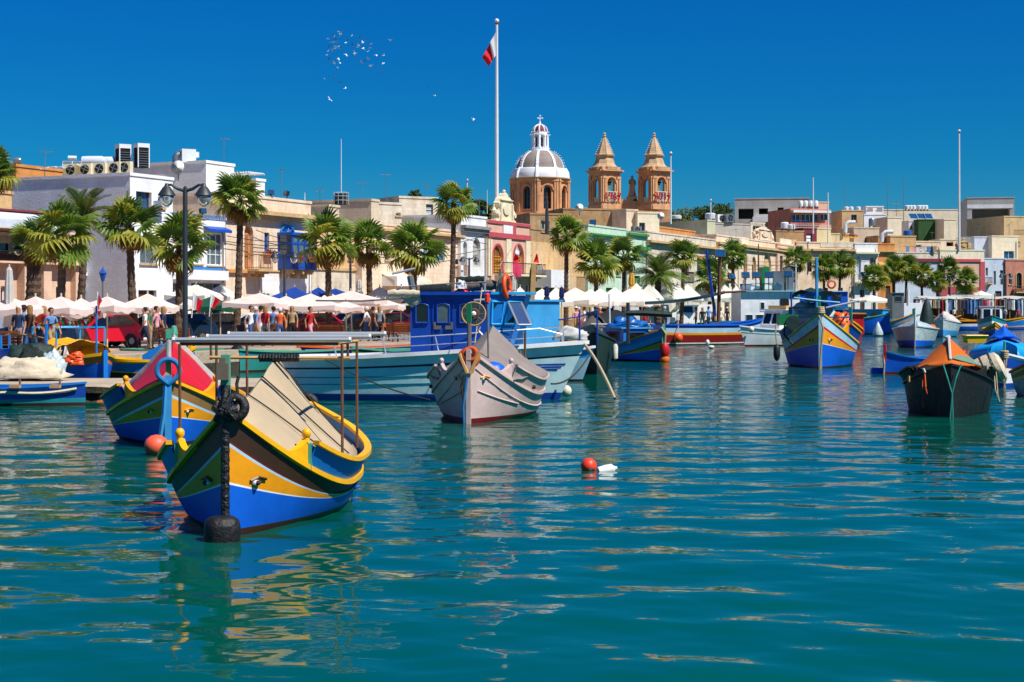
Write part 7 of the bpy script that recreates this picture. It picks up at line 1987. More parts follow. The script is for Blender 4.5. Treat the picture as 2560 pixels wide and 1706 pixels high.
bn = thing('banner','white valance lettered DUNCAN RESTAURANT under the right-hand parasol','banner',P(2411,742,201.5))
ob('cloth',MB().box(-2.2,2.2,0,.02,-.2,.22),['par_cream'],bn); text_obj('DUNCAN RESTAURANT',.36,'metal_dark',(0,-.02,-.12),0,bn)
def closed(label,px,y0,y1,D,m,r):
    t = thing('closed_parasol',label,'parasol',(*P(px,770,D).xy,QZ)); zt,zb = zy(y0,D) - QZ,zy(y1,D) - QZ
    rows = []
    for t_,k_ in ((0,.25),(.05,.55),(.3,.75),(.62,.8),(.68,.55),(.75,.75),(1,1.15)):
        rows.append([(r * k_ * (1 + .22 * (j % 2)) * cos(j * pi / 8),r * k_ * (1 + .22 * (j % 2)) * sin(j * pi / 8),lerp(zt,zb,t_)) for j in range(16)])
    ob('folded_canopy',MB().grid(rows,close=True),[m],t); ob('pole',MB().tube([(0,0,0),(0,0,zt + .1)],.035,6),['par_pole'],t)
closed('furled cream parasol standing at the left edge',23,668,818,58,'canvas_white',.17); closed('furled navy parasol left of two above the sky blue cabin',1367,716,752,96,'par_navy',.18); closed('furled navy parasol right of two above the sky blue cabin',1404,718,756,96,'par_navy',.18)
closed('furled yellow parasol above the white pavilions',1579,683,730,135,'par_yellow',.3); closed('furled cream parasol under the club house balcony',1284,692,745,118,'canvas_white',.22); closed('furled cream parasol beside the rough stone wall',898,700,735,96,'canvas_white',.2)

# ------------------------------------------------------------------ vehicles
mat('tyre_rubber','#141414',.8,.2); mat('car_glass','#10161b',.05,.2,kind='glass'); mat('headlight','#d8dde0',.1,.1)
def car(label,pos,yaw,col,kind='hatch',sc=1.,cat='car'):
    cm = mat('car_' + col.strip('#'),col,.25,.05,1.)
    t = thing('parked_car' if kind == 'hatch' else 'parked_van',label,cat,pos,yaw); t.scale = (sc,) * 3
    if kind == 'hatch':
        side = [(-1.9,.3),(1.9,.3),(1.95,.55),(1.85,.78),(1.0,.92),(.35,1.38),(-1.2,1.42),(-1.8,.98),(-1.95,.6)]; gl = [(.88,.94),(.3,1.32),(-1.12,1.36),(-1.6,.98)]; cut = .92
    else:
        side = [(-2.2,.35),(2.2,.35),(2.25,.7),(2.1,1.05),(1.5,1.3),(.9,1.95),(-2.1,2.0),(-2.22,1.0)]; gl = [(1.35,1.3),(.85,1.84),(-.1,1.86),(-.1,1.28)]; cut = 1.25
    f = MB(); W = .84 if kind == 'hatch' else .92
    rows = []
    for y in (-W,-W + .06,W - .06,W):
        e = 1 if abs(y) < W else .985
        rows.append([(x * e,y * (1 if z < cut else .86),(z - .5) * e + .5) for x,z in side])
    f.grid(rows,close=True); f.add(rows[0],[tuple(range(len(side)))]); f.add(rows[-1],[tuple(range(len(side)))[::-1]])
    ob('body',f,[cm],t,smooth=30)
    for sd in (-1,1):
        w_ = MB().add([(x,sd * (W * lerp(1.0,.86,(z - cut) / .2) if z < cut + .2 else W * .87) + sd * .008,z) for x,z in gl],[tuple(range(len(gl)))])
        ob('side_window',w_,['car_glass'],t)
        for x in ((1.2,-1.2) if kind == 'hatch' else (1.35,-1.4)):
            wh_ = ob('wheel',MB().lathe([(.3,-.09),(.31,.0),(.3,.09)],(x,sd * (W - .05),.3),16,0,rot('X',radians(90))),['tyre_rubber'],t)
            ob('rim',MB().lathe([(.14,-.1),(.15,.1)],(x,sd * (W - .045),.3),12,0,rot('X',radians(90))),['metal_grey'],wh_)
    s2 = side
    if kind == 'hatch': ob('windscreen',MB().add([(.98,-.68,.96),(.98,.68,.96),(.40,.64,1.36),(.40,-.64,1.36)],[(0,1,2,3)]),['car_glass'],t); ob('rear_window',MB().add([(-1.79,-.66,1.03),(-1.79,.66,1.03),(-1.27,.62,1.4),(-1.27,-.62,1.4)],[(0,1,2,3)]),['car_glass'],t)
    else: ob('windscreen',MB().add([(1.49,-.74,1.36),(1.49,.74,1.36),(.95,.7,1.93),(.95,-.7,1.93)],[(0,1,2,3)]),['car_glass'],t)
    fx = 1.93 if kind == 'hatch' else 2.23
    for sd in (-1,1): ob('headlight',MB().box(fx - .12,fx + .012,sd * .62 - .16,sd * .62 + .16,.6 if kind == 'hatch' else .78,.74 if kind == 'hatch' else .95),['headlight'],t)
    ob('bumper',MB().box(fx - .1,fx + .05,-W + .05,W - .05,.32,.48),['plastic_black'],t)
def prm(px,k): p = prom(px,k); return p
for lb,px_,k_,yaw,col,kind in (('red hatchback parked before the shaded white wall',238,11.5,ANG1 + 2.93,'#c4101c','hatch'),('white hatchback behind the red one',210,9,ANG1 + 2.0,'#e4e6e8','hatch'),('white van at the left edge behind the furled parasol',30,9.5,ANG1 + 1.6,'#e6e9ec','van'),('dark blue car beside the white van',86,12,ANG1 + 2,'#12304e','hatch'),
        ('dark grey car parked under the single pink parasol',378,8,ANG1 + 2.2,'#1f2a36','hatch'),('dark blue car behind the big lamp post',445,7,ANG1 + 2.2,'#17304a','hatch'),('black car under the cream pointed parasols',520,6,ANG1 + 2.2,'#191b1e','hatch'),('white car seen behind the tall trunk under the pink parasols',628,6,ANG1 + 2.2,'#dfe2e4','hatch'),('red car with its nose to the pipe frame',766,8,ANG1 + 2.5,'#b50f18','hatch'),('bright red car under the pink parasols',858,7,ANG1 + 2.3,'#d0101a','hatch'),
        ('dark green car in front of the bright red one',896,9,ANG1 + 2.3,'#22302a','hatch'),('dark red car left of the white van',960,6,ANG1 + 2.2,'#6c1420','hatch'),('white van peeping from behind the blue wheelhouse',1030,7,ANG1 + 2.0,'#e6e6e6','van'),('white van among the market parasols',1530,8,ANG1 + 2.0,'#e2e4e4','van'),('blue and white van under the market parasols',1610,7,ANG1 + 2.0,'#a9bccb','van'),('white pickup cab under the dark awning',1722,9,ANG1 + 2.2,'#e9e9e6','van')):
    car(lb,prm(px_,k_),yaw,col,kind,cat='van' if kind == 'van' else 'car')
p_ = P(2250,770,197.5); p_.z = QZ; car('white people carrier at the far right quay',p_,radians(185),'#e8eaea','van',1.15,'van')

# ------------------------------------------------------------------ people
for nm,c in (('skin','#b9805c'),('hair_dark','#2a1c14'),('hair_fair','#a07a48'),('hair_grey','#d8d4cc'),('cl_white','#e4e4e2'),('cl_black','#17181a'),('cl_navy','#1c2a4c'),('cl_jean','#35558a'),('cl_red','#b41a20'),('cl_blue','#5d8fc4'),('cl_khaki','#a58f66'),('cl_green','#3d6b4a'),('cl_orange','#d8602a'),('cl_grey','#7f8388'),('cl_pink','#d99aa4'),('cl_brown','#5c3d2a')):
    mat(nm,c,.85,.12,6)
def body(kind):
    V = {'pel': (0,0,.95),'wst': (0,0,1.08),'chs': (0,.01,1.3),'nck': (0,0,1.47),'hd0': (0,-.02,1.55),'hd1': (0,-.02,1.66),'hd2': (0,0,1.73)}
    rad = {'pel': (.15,.11),'wst': (.13,.095),'chs': (.165,.11),'nck': (.055,.055),'hd0': (.07,.085),'hd1': (.08,.095),'hd2': (.05,.06)}
    E = [('pel','wst'),('wst','chs'),('chs','nck'),('nck','hd0'),('hd0','hd1'),('hd1','hd2')]
    stp = {'stand': (.03,-.03),'walk': (.24,-.22),'sit': (0,0),'photo': (.02,-.06)}[kind]
    for s,q in ((-1,stp[0]),(1,stp[1])):
        n = 'L' if s < 0 else 'R'
        if kind == 'sit':
            J = {'hip': (s * .09,0,.9),'kne': (s * .1,-.42,.88),'ank': (s * .1,-.44,.48),'toe': (s * .11,-.58,.45)}
        else:
            J = {'hip': (s * .09,0,.88),'kne': (s * .095,-q * .6 - .02,.5),'ank': (s * .1,-q,.09),'toe': (s * .11,-q - .15,.035)}
        A = {'sh': (s * .18,0,1.4),'elb': (s * .25,.03 - q * -.4,1.13),'wri': (s * .25,-.06 + q * .6,.9),'hnd': (s * .25,-.1 + q * .7,.81),'fin': (s * .245,-.12 + q * .75,.74)}
        if kind == 'sit': A['wri'] = (s * .2,-.24,1.0); A['hnd'] = (s * .14,-.32,1.0); A['fin'] = (s * .12,-.38,.99)
        if kind == 'photo': A['elb'] = (s * .24,-.14,1.15); A['wri'] = (s * .12,-.3,1.38); A['hnd'] = (s * .07,-.33,1.46); A['fin'] = (s * .05,-.34,1.52)
        for k_,v in {**J,**A}.items(): V[n + k_] = v
        rr = {'hip': .105,'kne': .065,'ank': .042,'toe': .035,'sh': .065,'elb': .045,'wri': .032,'hnd': .038,'fin': .02}
        for k_,v in rr.items(): rad[n + k_] = (v,v)
        E += [('pel',n + 'hip'),(n + 'hip',n + 'kne'),(n + 'kne',n + 'ank'),(n + 'ank',n + 'toe'),('chs',n + 'sh'),(n + 'sh',n + 'elb'),(n + 'elb',n + 'wri'),(n + 'wri',n + 'hnd'),(n + 'hnd',n + 'fin')]
    names = list(V)
    me = bpy.data.meshes.new('person'); me.from_pydata([V[k_] for k_ in names],[(names.index(a),names.index(b_)) for a,b_ in E],[]); me.update()
    o = bpy.data.objects.new('person',me); COL.objects.link(o)
    o.modifiers.new('skin','SKIN'); sb = o.modifiers.new('sub','SUBSURF'); sb.levels = 1; sb.render_levels = 1
    sk = me.skin_vertices[0].data
    for i,k_ in enumerate(names): sk[i].radius = rad[k_]; sk[i].use_root = (k_ == 'pel')
    dg = bpy.context.evaluated_depsgraph_get(); dg.update()
    m2 = bpy.data.meshes.new_from_object(o.evaluated_get(dg)); bpy.data.objects.remove(o)
    m2.name = 'person'
    dz = -.44 if kind == 'sit' else 0
    m2.materials.clear()
    for k_ in ('skin','cl_white','cl_jean','cl_black'): m2.materials.append(MATS[k_])
    for p in m2.polygons:
        c = p.center
        arm = abs(c.x) > .19 and c.z > .6
        if c.z > 1.46: mi = 0
        elif arm and (c.z < 1.2 or (kind == 'photo' and c.y < -.1)): mi = 0
        elif c.z < .1 or (kind == 'sit' and c.z < .52): mi = 3
        elif c.z < .97: mi = 2
        else: mi = 1
        if kind in ('sit',) and c.y < -.2 and c.z > .95: mi = 0
        if kind == 'photo' and c.y < -.2 and c.z > 1.2: mi = 0
        p.material_index = mi
    m2.polygons.foreach_set('use_smooth',[True] * len(m2.polygons))
    if dz:
        for v in m2.vertices: v.co.z += dz
    return m2
BODY = {k_: body(k_) for k_ in ('stand','walk','sit','photo')}
HAIR = {}
for k_,long_ in (('short',0),('long',1)):
    h = MB().lathe([(.03,1.77),(.075,1.755),(.1,1.71),(.105,1.65)] + ([(.1,1.55),(.09,1.45),(.05,1.4)] if long_ else [(.09,1.6)]),(0,.025,0),12)
    h.v = [(x,y if y > -.03 or z > 1.69 else y * .15 + .0,z) for x,y,z in h.v]
    HAIR[k_] = h.mesh('hair')
HAT = MB().lathe([(.17,1.7),(.1,1.715),(.095,1.79),(.02,1.81)],(0,0,0),12).mesh('hat'); FACE = MB().ball((0,-.115,1.625),.018,6).box(-.045,-.02,-.105,-.09,1.66,1.672).box(.02,.045,-.105,-.09,1.66,1.672).box(-.025,.025,-.105,-.085,1.575,1.583).mesh('face')
def person(label,pos,yaw,kind,shirt,trous,hair='hair_dark',long_=False,hat=None,sc=1.):
    o = bpy.data.objects.new('person',BODY[kind]); COL.objects.link(o); tag(o,label,'person')
    o.location = pos; o.rotation_euler.z = yaw; o.scale = (sc,) * 3
    for i,m in ((1,shirt),(2,trous)):
        o.material_slots[i].link = 'OBJECT'; o.material_slots[i].material = MATS[m]
    dz = -.44 if kind == 'sit' else 0
    for nm,me,m in (('hair',HAIR['long' if long_ else 'short'],hair),('face',FACE,'hair_dark')) + ((('hat',HAT,hat),) if hat else ()):
        if not me.materials: me.materials.append(MATS[m])
        c = bpy.data.objects.new(nm,me); COL.objects.link(c); c.parent = o; c.location.z = dz
        c.material_slots[0].link = 'OBJECT'; c.material_slots[0].material = MATS[m]
    return o
W_ = {'cl_white': 'white','cl_black': 'black','cl_navy': 'navy','cl_jean': 'denim blue','cl_red': 'red','cl_blue': 'light blue','cl_khaki': 'khaki','cl_green': 'green','cl_orange': 'orange','cl_grey': 'grey','cl_pink': 'pink','cl_brown': 'brown'}
PPL = [(100,14,'walk','cl_orange','cl_navy','by the dark blue car'),(112,14.6,'stand','cl_red','cl_jean','beside the leftmost palm trunk'),(128,16,'walk','cl_blue','cl_khaki','in front of the big fan palm'),(46,16.5,'stand','cl_navy','cl_grey','under the straw awning'),(60,16.2,'stand','cl_blue','cl_navy','behind the sheeting heap'),(76,16.8,'walk','cl_brown','cl_jean','right of the straw awning'),
       (362,15,'walk','cl_white','cl_navy','under the single pink parasol'),(376,15.6,'stand','cl_green','cl_khaki','beside the walker under the single pink parasol'),(392,15,'walk','cl_pink','cl_grey','right of the single pink parasol pole'),(410,16.2,'stand','cl_navy','cl_navy','left of the big lamp post'),
       (628,15,'walk','cl_white','cl_jean','left of the pipe frame group'),(640,16,'walk','cl_blue','cl_khaki','behind the first aluminium tube'),(652,15,'stand','cl_pink','cl_white','in the crowd under the wide pink parasol'),(664,16.4,'walk','cl_red','cl_grey','walking past the blue doorway'),(684,15,'stand','cl_blue','cl_brown','beside the green pot plant'),(700,15.6,'walk','cl_orange','cl_jean','near the middle of the tube frame'),
       (716,14,'stand','cl_brown','cl_brown','in front of the blue door'),(730,14.6,'stand','cl_khaki','cl_black','right of the blue door'),(776,16,'walk','cl_red','cl_pink','by the grey mast'),(916,15,'walk','cl_white','cl_jean','left of the cafe chairs'),(934,15.5,'stand','cl_brown','cl_navy','tall figure before the cafe chairs'),(948,14.8,'walk','cl_grey','cl_black','at the edge of the cafe chairs'),
       (1440,16,'stand','cl_pink','cl_khaki','by the sky blue cabin door'),(1448,15.2,'walk','cl_white','cl_red','right of the sky blue cabin'),(1460,16.6,'stand','cl_white','cl_white','in front of the orange chairs'),(1475,17,'photo','cl_black','cl_jean','taking a picture by the quay edge'),(1488,17,'photo','cl_navy','cl_khaki','looking down beside the one taking pictures'),(1500,15,'stand','cl_orange','cl_black','behind the blue railing'),(1520,14,'walk','cl_brown','cl_grey','near the market van'),
       (1572,15.5,'stand','cl_red','cl_navy','beneath the rolled boom cloth'),(1612,15.4,'stand','cl_red','cl_red','under the dark awning edge'),(1662,15.6,'walk','cl_green','cl_navy','behind the blue boat floats'),(1740,16.4,'stand','cl_brown','cl_black','with long hair left of the rusty mast'),(1756,16.8,'walk','cl_black','cl_green','just left of the rusty mast'),(1771,17,'walk','cl_blue','cl_navy','in front of the derrick foot'),(1784,16.5,'stand','cl_khaki','cl_brown','behind the rusty mast'),(1802,17,'walk','cl_white','cl_khaki','with a rucksack right of the rusty mast'),(1818,14,'stand','cl_black','cl_navy','in the shade of the blue stall')]
for i,(px_,k_,kd,sh,tr,wh) in enumerate(PPL):
    lg = i % 4 == 1 or 'long hair' in wh
    person('person in %s top and %s trousers %s' % (W_[sh],W_[tr],wh),prom(px_,k_),R.uniform(0,6.28) if kd != 'photo' else 3.0,kd,sh,tr,['hair_dark','hair_fair','hair_dark','hair_grey'][i % 4],lg,'cl_white' if i in (22,37) else None,.97 + .06 * R.random())
for i,(px_,D_,kd,sh,tr,wh) in enumerate(((2386,196.4,'stand','cl_white','cl_black','between the hanging clothes'),(2404,196.6,'walk','cl_black','cl_black','before the blue shirts on the stall'),(2440,196.5,'walk','cl_khaki','cl_brown','under the green stall net'),(2512,196.8,'stand','cl_white','cl_grey','behind the orange quay buoy'),(2545,196.6,'walk','cl_red','cl_navy','at the right end of the stalls'))):
    p_ = P(px_,770,D_); p_.z = QZ; person('person in %s top and %s trousers %s' % (W_[sh],W_[tr],wh),p_,R.uniform(0,6),kd,sh,tr)

# ------------------------------------------------------------------ chairs, tables, benches
def chair(label,pos,yaw,m,group):
    t = thing('chair',label,'chair',pos,yaw,group)
    ob('seat',MB().box(-.22,.22,-.22,.22,.43,.47),[m],t); ob('backrest',MB().box(-.22,.22,.19,.22,.55,.9),[m],t)
    for x in (-.19,.19):
        ob('leg',MB().tube([(x,-.19,0),(x,-.19,.43)],.018,4),['alu'],t); ob('leg',MB().tube([(x,.2,0),(x,.2,.9)],.018,4),['alu'],t)
def table(label,pos,m='wood_pale'):
    t = thing('cafe_table',label,'table',pos,R.uniform(0,3),'cafe tables on the promenade'); ob('tabletop',MB().lathe([(.45,.71),(.45,.74)],(0,0,0),14),[m],t); ob('leg',MB().lathe([(.25,0),(.04,.06),(.035,.71)],(0,0,0),8),['plastic_black'],t)
mat('chair_wood','#a2531c',.6,.2,4); mat('chair_dark','#241d1a',.6,.2,4); mat('chair_orange','#e2641c',.5,.12)
for i in range(9):
    chair('wooden cafe chair, %s from the left by the blue wheelhouse' % ORD[i],prom(962 + i * 9,14.5 + (i % 3) * .9),i * 1.3,'chair_wood','wooden cafe chairs left of the blue wheelhouse')
for i in range(10):
    chair('dark cafe chair, %s from the left under the pink parasols' % ORD[i],prom(600 + i * 33,12.8 + (i % 3) * .8),i * 1.7,'chair_dark','dark cafe chairs under the pink parasols')
for i in range(6):
    chair('orange cafe chair, %s from the left near the people taking pictures' % ORD[i],prom(1450 + i * 15,14.6 + (i % 2)),i * 1.1,'chair_orange','orange cafe chairs by the quay')
for lb,px_,k_ in (('cafe table among the wooden chairs, left one',972,15.3),('cafe table among the wooden chairs, right one',1012,15.0),('cafe table under the wide pink parasol',660,13.4),('cafe table near the bright red car',850,13.6),('cafe table beside the orange chairs',1478,14.9)): table(lb,prom(px_,k_))
def bench(label,px,k,yaw):
    t = thing('bench',label,'bench',prom(px,k),yaw,'wooden benches along the quay')
    for i in range(4): ob('slat',MB().box(-.8,.8,-.2 + i * .1,-.12 + i * .1,.42,.45),['wood_grey'],t)
    for i in range(4): ob('slat',MB().box(-.8,.8,.22 + i * .02,.25 + i * .02,.5 + i * .11,.59 + i * .11),['chair_wood'],t)
    for x in (-.65,.65): ob('leg',MB().tube([(x,-.2,0),(x,-.22,.2),(x,-.1,.42),(x,.22,.42),(x,.3,.95)],.03,5).tube([(x,.25,.42),(x,.3,0)],.03,5),['plastic_black'],t)
bench('slatted bench left of the big lamp post',442,17.4,ANG1 - pi / 2 + pi); bench('slatted bench behind the pipe frame of the nearest boat',830,17.2,ANG1 + pi / 2); bench('slatted bench near the cafe chairs',1018,17.6,ANG1 + pi / 2); bench('slatted bench at the far left behind the boat mast',20,17.4,ANG1 + pi / 2)

# ------------------------------------------------------------------ stalls on the far quay and washing
st = thing('market_stall','long clothes stall with pale canvas roof on the far right quay','market stall',(*P(2430,770,199).xy,QZ),0)
sx = lambda px: P(px,770,199).x - st.location.x
zs_ = zy(744,199) - QZ
ob('roof',MB().grid([[(sx(2292 + i * 15),-1.6,zs_ - .15 + .12 * sin(i * 1.9)) for i in range(20)],[(sx(2292 + i * 15),0,zs_ + .15 + .06 * sin(i * 1.3)) for i in range(20)],[(sx(2292 + i * 15),1.8,zs_ - .1) for i in range(20)]]),['canvas_white'],st,smooth='all')
for i in range(7): ob('post',MB().tube([(sx(2295 + i * 44),-1.5,0),(sx(2295 + i * 44),-1.5,zs_)],.05,5),['wood_pale'],st)
ob('rail',MB().tube([(sx(2292),-1.5,zs_ - .3),(sx(2570),-1.5,zs_ - .3)],.04,5),['pole_steel'],st)
ob('back_cloth',MB().box(sx(2292),sx(2575),1.7,1.75,0,zs_ - .2),['cl_brown'],st); ob('counter',MB().box(sx(2330),sx(2480),.2,1.2,0,.9),['cl_brown'],st)
cols = ['cl_grey','cl_white','cl_brown','cl_white','cl_khaki','cl_grey','cl_red','cl_white','cl_blue','cl_white','cl_brown','cl_navy','cl_jean','cl_blue','cl_blue','cl_jean','cl_red','cl_pink','cl_white','cl_red','cl_brown','cl_grey','cl_grey','cl_white','cl_blue','cl_white']
for i in range(26):
    px_ = 2294 + i * 10.5 + R.uniform(-1.5,1.5); L_ = R.uniform(1.0,2.0); w_ = R.uniform(.17,.27)
    c_ = P(px_,770,197.35); z0 = QZ + zs_ - .32
    g = MB().grid([[(c_.x + x * w_ * k_,c_.y + .06 * sin(4 * x + i),z0 - L_ * t) for x in (-1,-.5,0,.5,1)] for t,k_ in ((0,.55),(.08,1.1),(.3,.9),(.6,.95),(1,1.1))])
    tag(ob('garment',g,[cols[i]],smooth='all'),'%s garment, %s from the left on the clothes stall rail' % (W_[cols[i]],ORD[i]),'garment','clothes hanging on the market stall')
for i,(px_,m) in enumerate(((2269,'cl_blue'),(2287,'cl_pink'),(2296,'cl_white'),(2309,'cl_white'),(2321,'cl_blue'),(2330,'cl_navy'),(2337,'cl_khaki'))):
    c_ = P(px_,617,221); g = MB().grid([[(c_.x + x * k_,c_.y + .04 * sin(5 * x + i),c_.z - t) for x in (-.28,-.1,.1,.28)] for t,k_ in ((0,.6),(.1,1.1),(.4,.8),(.8,.9))])
    tag(ob('garment',g,[m],smooth='all'),'%s garment, %s from the left on the roof washing line' % (W_[m],ORD[i]),'garment','washing on the roof line')
tag(ob('washing_line',MB().tube([P(2255,616,221),P(2345,616.5,221)],.02,4),['rope_dark']),'washing line across the peeling parapet roof','line')

# ------------------------------------------------------------------ roof gear
def tank(label,px,py,D,r,h,m,lying=False,name='water_tank'):
    p_ = P(px,py,D); M_ = rot('Y',radians(90)) if lying else None
    t = thing(name,label,'water tank',p_); ob('tank',MB().lathe([(.02,0),(r * .95,.02),(r,h * .3),(r,h * .8),(r * .75,h * .95),(.02,h)],(0 if not lying else -h / 2,0,0),14,0,M_),[m],t,smooth=True)
    for a in (-1,1): ob('foot',MB().box(a * (r if not lying else h * .3) * .7 - .06,a * (r if not lying else h * .3) * .7 + .06,-r * .6,r * .6,-.25 if not lying else -r - .1,0 if not lying else -r * .7),['rust'],t)
tank('long grey blue tank lying on the roof left of the cooling towers',236,404,98,.33,1.5,'w_whiteblue',True); tank('shorter tank end beside the cooling towers',272,405,99,.32,.8,'w_whiteblue',True); tank('small steel drum tank at far left on the orange hut skyline',44,402,98,.2,.5,'metal_grey',True)
for i,px_ in enumerate((2002,2014,2027,2040)): tank('round white tank, %s of four in a row on the pink house' % ORD[i],px_,517,237,.34,.9,'plastic_white')
for i,px_ in enumerate((2116,2128,2146)): tank('grey tank, %s of three on the tan roof tower' % ORD[i],px_,526,242,.35,.55,'metal_white')
for i,px_ in enumerate((2268,2276,2284,2298,2306,2314)): tank('pale tank, %s of six on the long cream skyline building' % ORD[i],px_,524,283,.45,.75,'metal_white')
tank('bright blue tank on the orange stone wall',2268,590,224,.55,.8,'plastic_blue'); tank('grey steel tank behind the plain beige block',2180,566,232,.5,1.2,'metal_grey'); tank('white tank by the blue railing below the pink house',1978,574,214,.5,.7,'plastic_white'); tank('big pale tank left of the blue railing',1962,572,216,.55,.9,'metal_white')
tank('white tank on the grey rendered block',1776,548,205,.7,.8,'w_whiteblue'); tank('pale blue tank at the foot of the right tower',1690,548,200,.7,.5,'w_whiteblue')
for i,(x0,x1,y0,y1) in enumerate(((287,328,362,415),(333,374,360,412))):
    t = thing('cooling_tower','tall louvred cooling tower on the white roof, %s one' % ('left' if i == 0 else 'right'),'cooling tower',P((x0 + x1) / 2,y1 + 8,99),radians(35)); w_ = (x1 - x0) * 99 / FPX * .38; h_ = (y1 + 8 - y0) * 99 / FPX
    ob('casing',MB().box(-w_,w_,-w_,w_,h_ * .83,h_).box(-w_,-w_ + .06,-w_,-w_ + .06,0,h_ * .83).box(w_ - .06,w_,-w_,-w_ + .06,0,h_ * .83).box(-w_,-w_ + .06,w_ - .06,w_,0,h_ * .83).box(w_ - .06,w_,w_ - .06,w_,0,h_ * .83),['metal_white'],t)
    ob('core',MB().box(-w_ + .05,w_ - .05,-w_ + .05,w_ - .05,0,h_ * .83),['dark_room'],t)
    for j in range(7): ob('louvre',MB().box(-w_ + .03,w_ - .03,-w_ + .01,-w_ + .045,h_ * .1 * j + .08,h_ * .1 * j + .11).box(w_ - .045,w_ - .01,-w_ + .03,w_ - .03,h_ * .1 * j + .08,h_ * .1 * j + .11),['metal_grey'],t)
def ac(label,px,py,D,w,m='plastic_white',yaw=.6):
    t = thing('air_conditioner',label,'air conditioner',P(px,py,D),yaw); h = w * .8
    ob('casing',MB().box(-w / 2,w / 2,-w * .22,w * .22,0,h),[m],t); ob('grille',MB().lathe([(h * .4,-.01),(h * .4,.01)],(w * .05,-w * .22 - .012,h / 2),14,0,rot('X',radians(90))),['dark_room'],t)
    for j in range(4): ob('blade',MB().box(-.03,.03,-.004,.004,0,h * .36,0,rot('Y',j * pi / 2 + .4)),['metal_grey'],t,loc=(w * .05,-w * .22 - .03,h / 2))
for i,px_ in enumerate((178,214,250,286,312)): ac('air conditioner with rusty fan, %s of five along the white parapet' % ORD[i],px_,441 - i * 1.6,91,.85,'trim_cream',-.25)
ac('dark fan air conditioner on the grey rendered block, left',1800,556,200,1.2); ac('air conditioner behind the grey rendered block, right',1822,556,200,1.3,'metal_grey'); ac('air conditioner on the mint green wing',1590,586,165,1.,'metal_grey')
t = thing('vent_unit','white ventilation box with a curved duct on the white skyline block','ventilation unit',P(468,408,101),.5); ob('box',MB().box(-.45,.45,-.4,.4,0,.85),['metal_white'],t); ob('duct',MB().tube([(-.4,0,.5),(-.65,0,.5),(-.75,0,.35),(-.75,0,0)],.2,10),['metal_grey'],t,smooth=True); ob('hood',MB().box(.46,.68,-.3,.3,.35,.7),['metal_white'],t)
def dish(label,px,py,D,r,m='plastic_white',yaw=-.3):
    t = thing('satellite_dish',label,'satellite dish',P(px,py,D),yaw); M_ = rot('X',radians(78))
    ob('dish',MB().lathe([(.01,-.16 * r),(r * .5,-.11 * r),(r,0.)],(0,0,0),22,0,M_),[m],t,smooth='all'); ob('arm',MB().tube([(0,-.05,-r * .9),(.0,-r * .7,.0)],.02,4),['metal_grey'],t); ob('mount',MB().tube([(0,.1,0),(0,.1,-r * 1.9)],.04,5),['metal_grey'],t)
dish('white satellite dish above the big street lamp',444,419,93,.42); dish('white dish with rusty rim beside the bell towers',1448,520,156,.42); dish('small dish on the cream block',1652,540,155,.35)
t = thing('solar_heater','solar water heater with drum on the white roof','solar heater',P(180,418,97),.2); ob('panel',MB().add([(-.55,-.2,0),(.55,-.2,0),(.55,.25,.36),(-.55,.25,.36)],[(0,1,2,3)]),['pane_pale'],t); ob('frame',MB().tube([(-.55,-.2,0),(.55,-.2,0),(.55,.25,.36),(-.55,.25,.36),(-.55,-.2,0)],.025,4).tube([(0,-.2,0),(0,.25,.36)],.02,4),['metal_white'],t); ob('drum',MB().tube([(-.25,.3,.58),(.25,.3,.58)],.13,10),['metal_white'],t,smooth=True)
for i,px_ in enumerate((2283,2303,2322)):
    t = thing('solar_heater','solar panel, %s of three over the dark green wall' % ORD[i],'solar panel',P(px_,548,243),.2); ob('panel',MB().add([(-.6,-.4,0),(.6,-.4,0),(.6,.5,.9),(-.6,.5,.9)],[(0,1,2,3)]),['pane_blue'],t); ob('frame',MB().tube([(-.6,-.4,0),(.6,-.4,0),(.6,.5,.9),(-.6,.5,.9),(-.6,-.4,0)],.04,4),['metal_white'],t)
for lb,pts,D_,r in (('bent steel duct before the tan roof tower',[(2113,582),(2114,562),(2122,556),(2138,556)],226,.28),('bent steel duct beside the blue tank',[(2204,605),(2206,586),(2214,580),(2232,580)],221,.28)): tag(ob('duct',MB().tube([P(x,y,D_) for x,y in pts],r,10),['metal_white'],smooth=True),lb,'duct')
t = thing('caged_tank','dark water tank in a wire cage on the roofline','water tank',P(853,512,116)); ob('tank',MB().lathe([(.5,0),(.5,.8)],(0,0,0),14),['net_dark'],t)
for j in range(10): ob('bar',MB().tube([(.54 * cos(j * .63),.54 * sin(j * .63),0),(.54 * cos(j * .63),.54 * sin(j * .63),.88)],.012,4),['metal_white'],t)
for z in (.3,.6,.87): ob('hoop',MB().torus(.54,.012,(0,0,z),20,4),['metal_white'],t)
pg = thing('pergola','slatted white pergola on the roof right of the white block','pergola',P(590,440,103),radians(-30))
for j in range(14): ob('slat',MB().box(-1.3 + j * .22,-1.22 + j * .22,-.8,.8,.1,.16),['metal_white'],pg)
ob('beam',MB().box(-1.35,1.75,-.75,-.69,.03,.098).box(-1.35,1.75,.69,.75,.03,.098),['metal_white'],pg)
for x in (-1.3,.3,1.7): ob('post',MB().tube([(x,-.72,.03),(x,-.72,-.9)],.035,5),['metal_white'],pg)
tag(ob('sheet',MB().grid([[P(100 + i * 10,424 - 7 * sin(i * .5) ** 2 - 4 * (i > 4),90 + j * 1.) + Vector((0,0,.06 * sin(3 * i + j))) for i in range(13)] for j in range(4)]),['canvas_white'],smooth='all'),'white sheeting stretched over the orange roof hut','sheet')
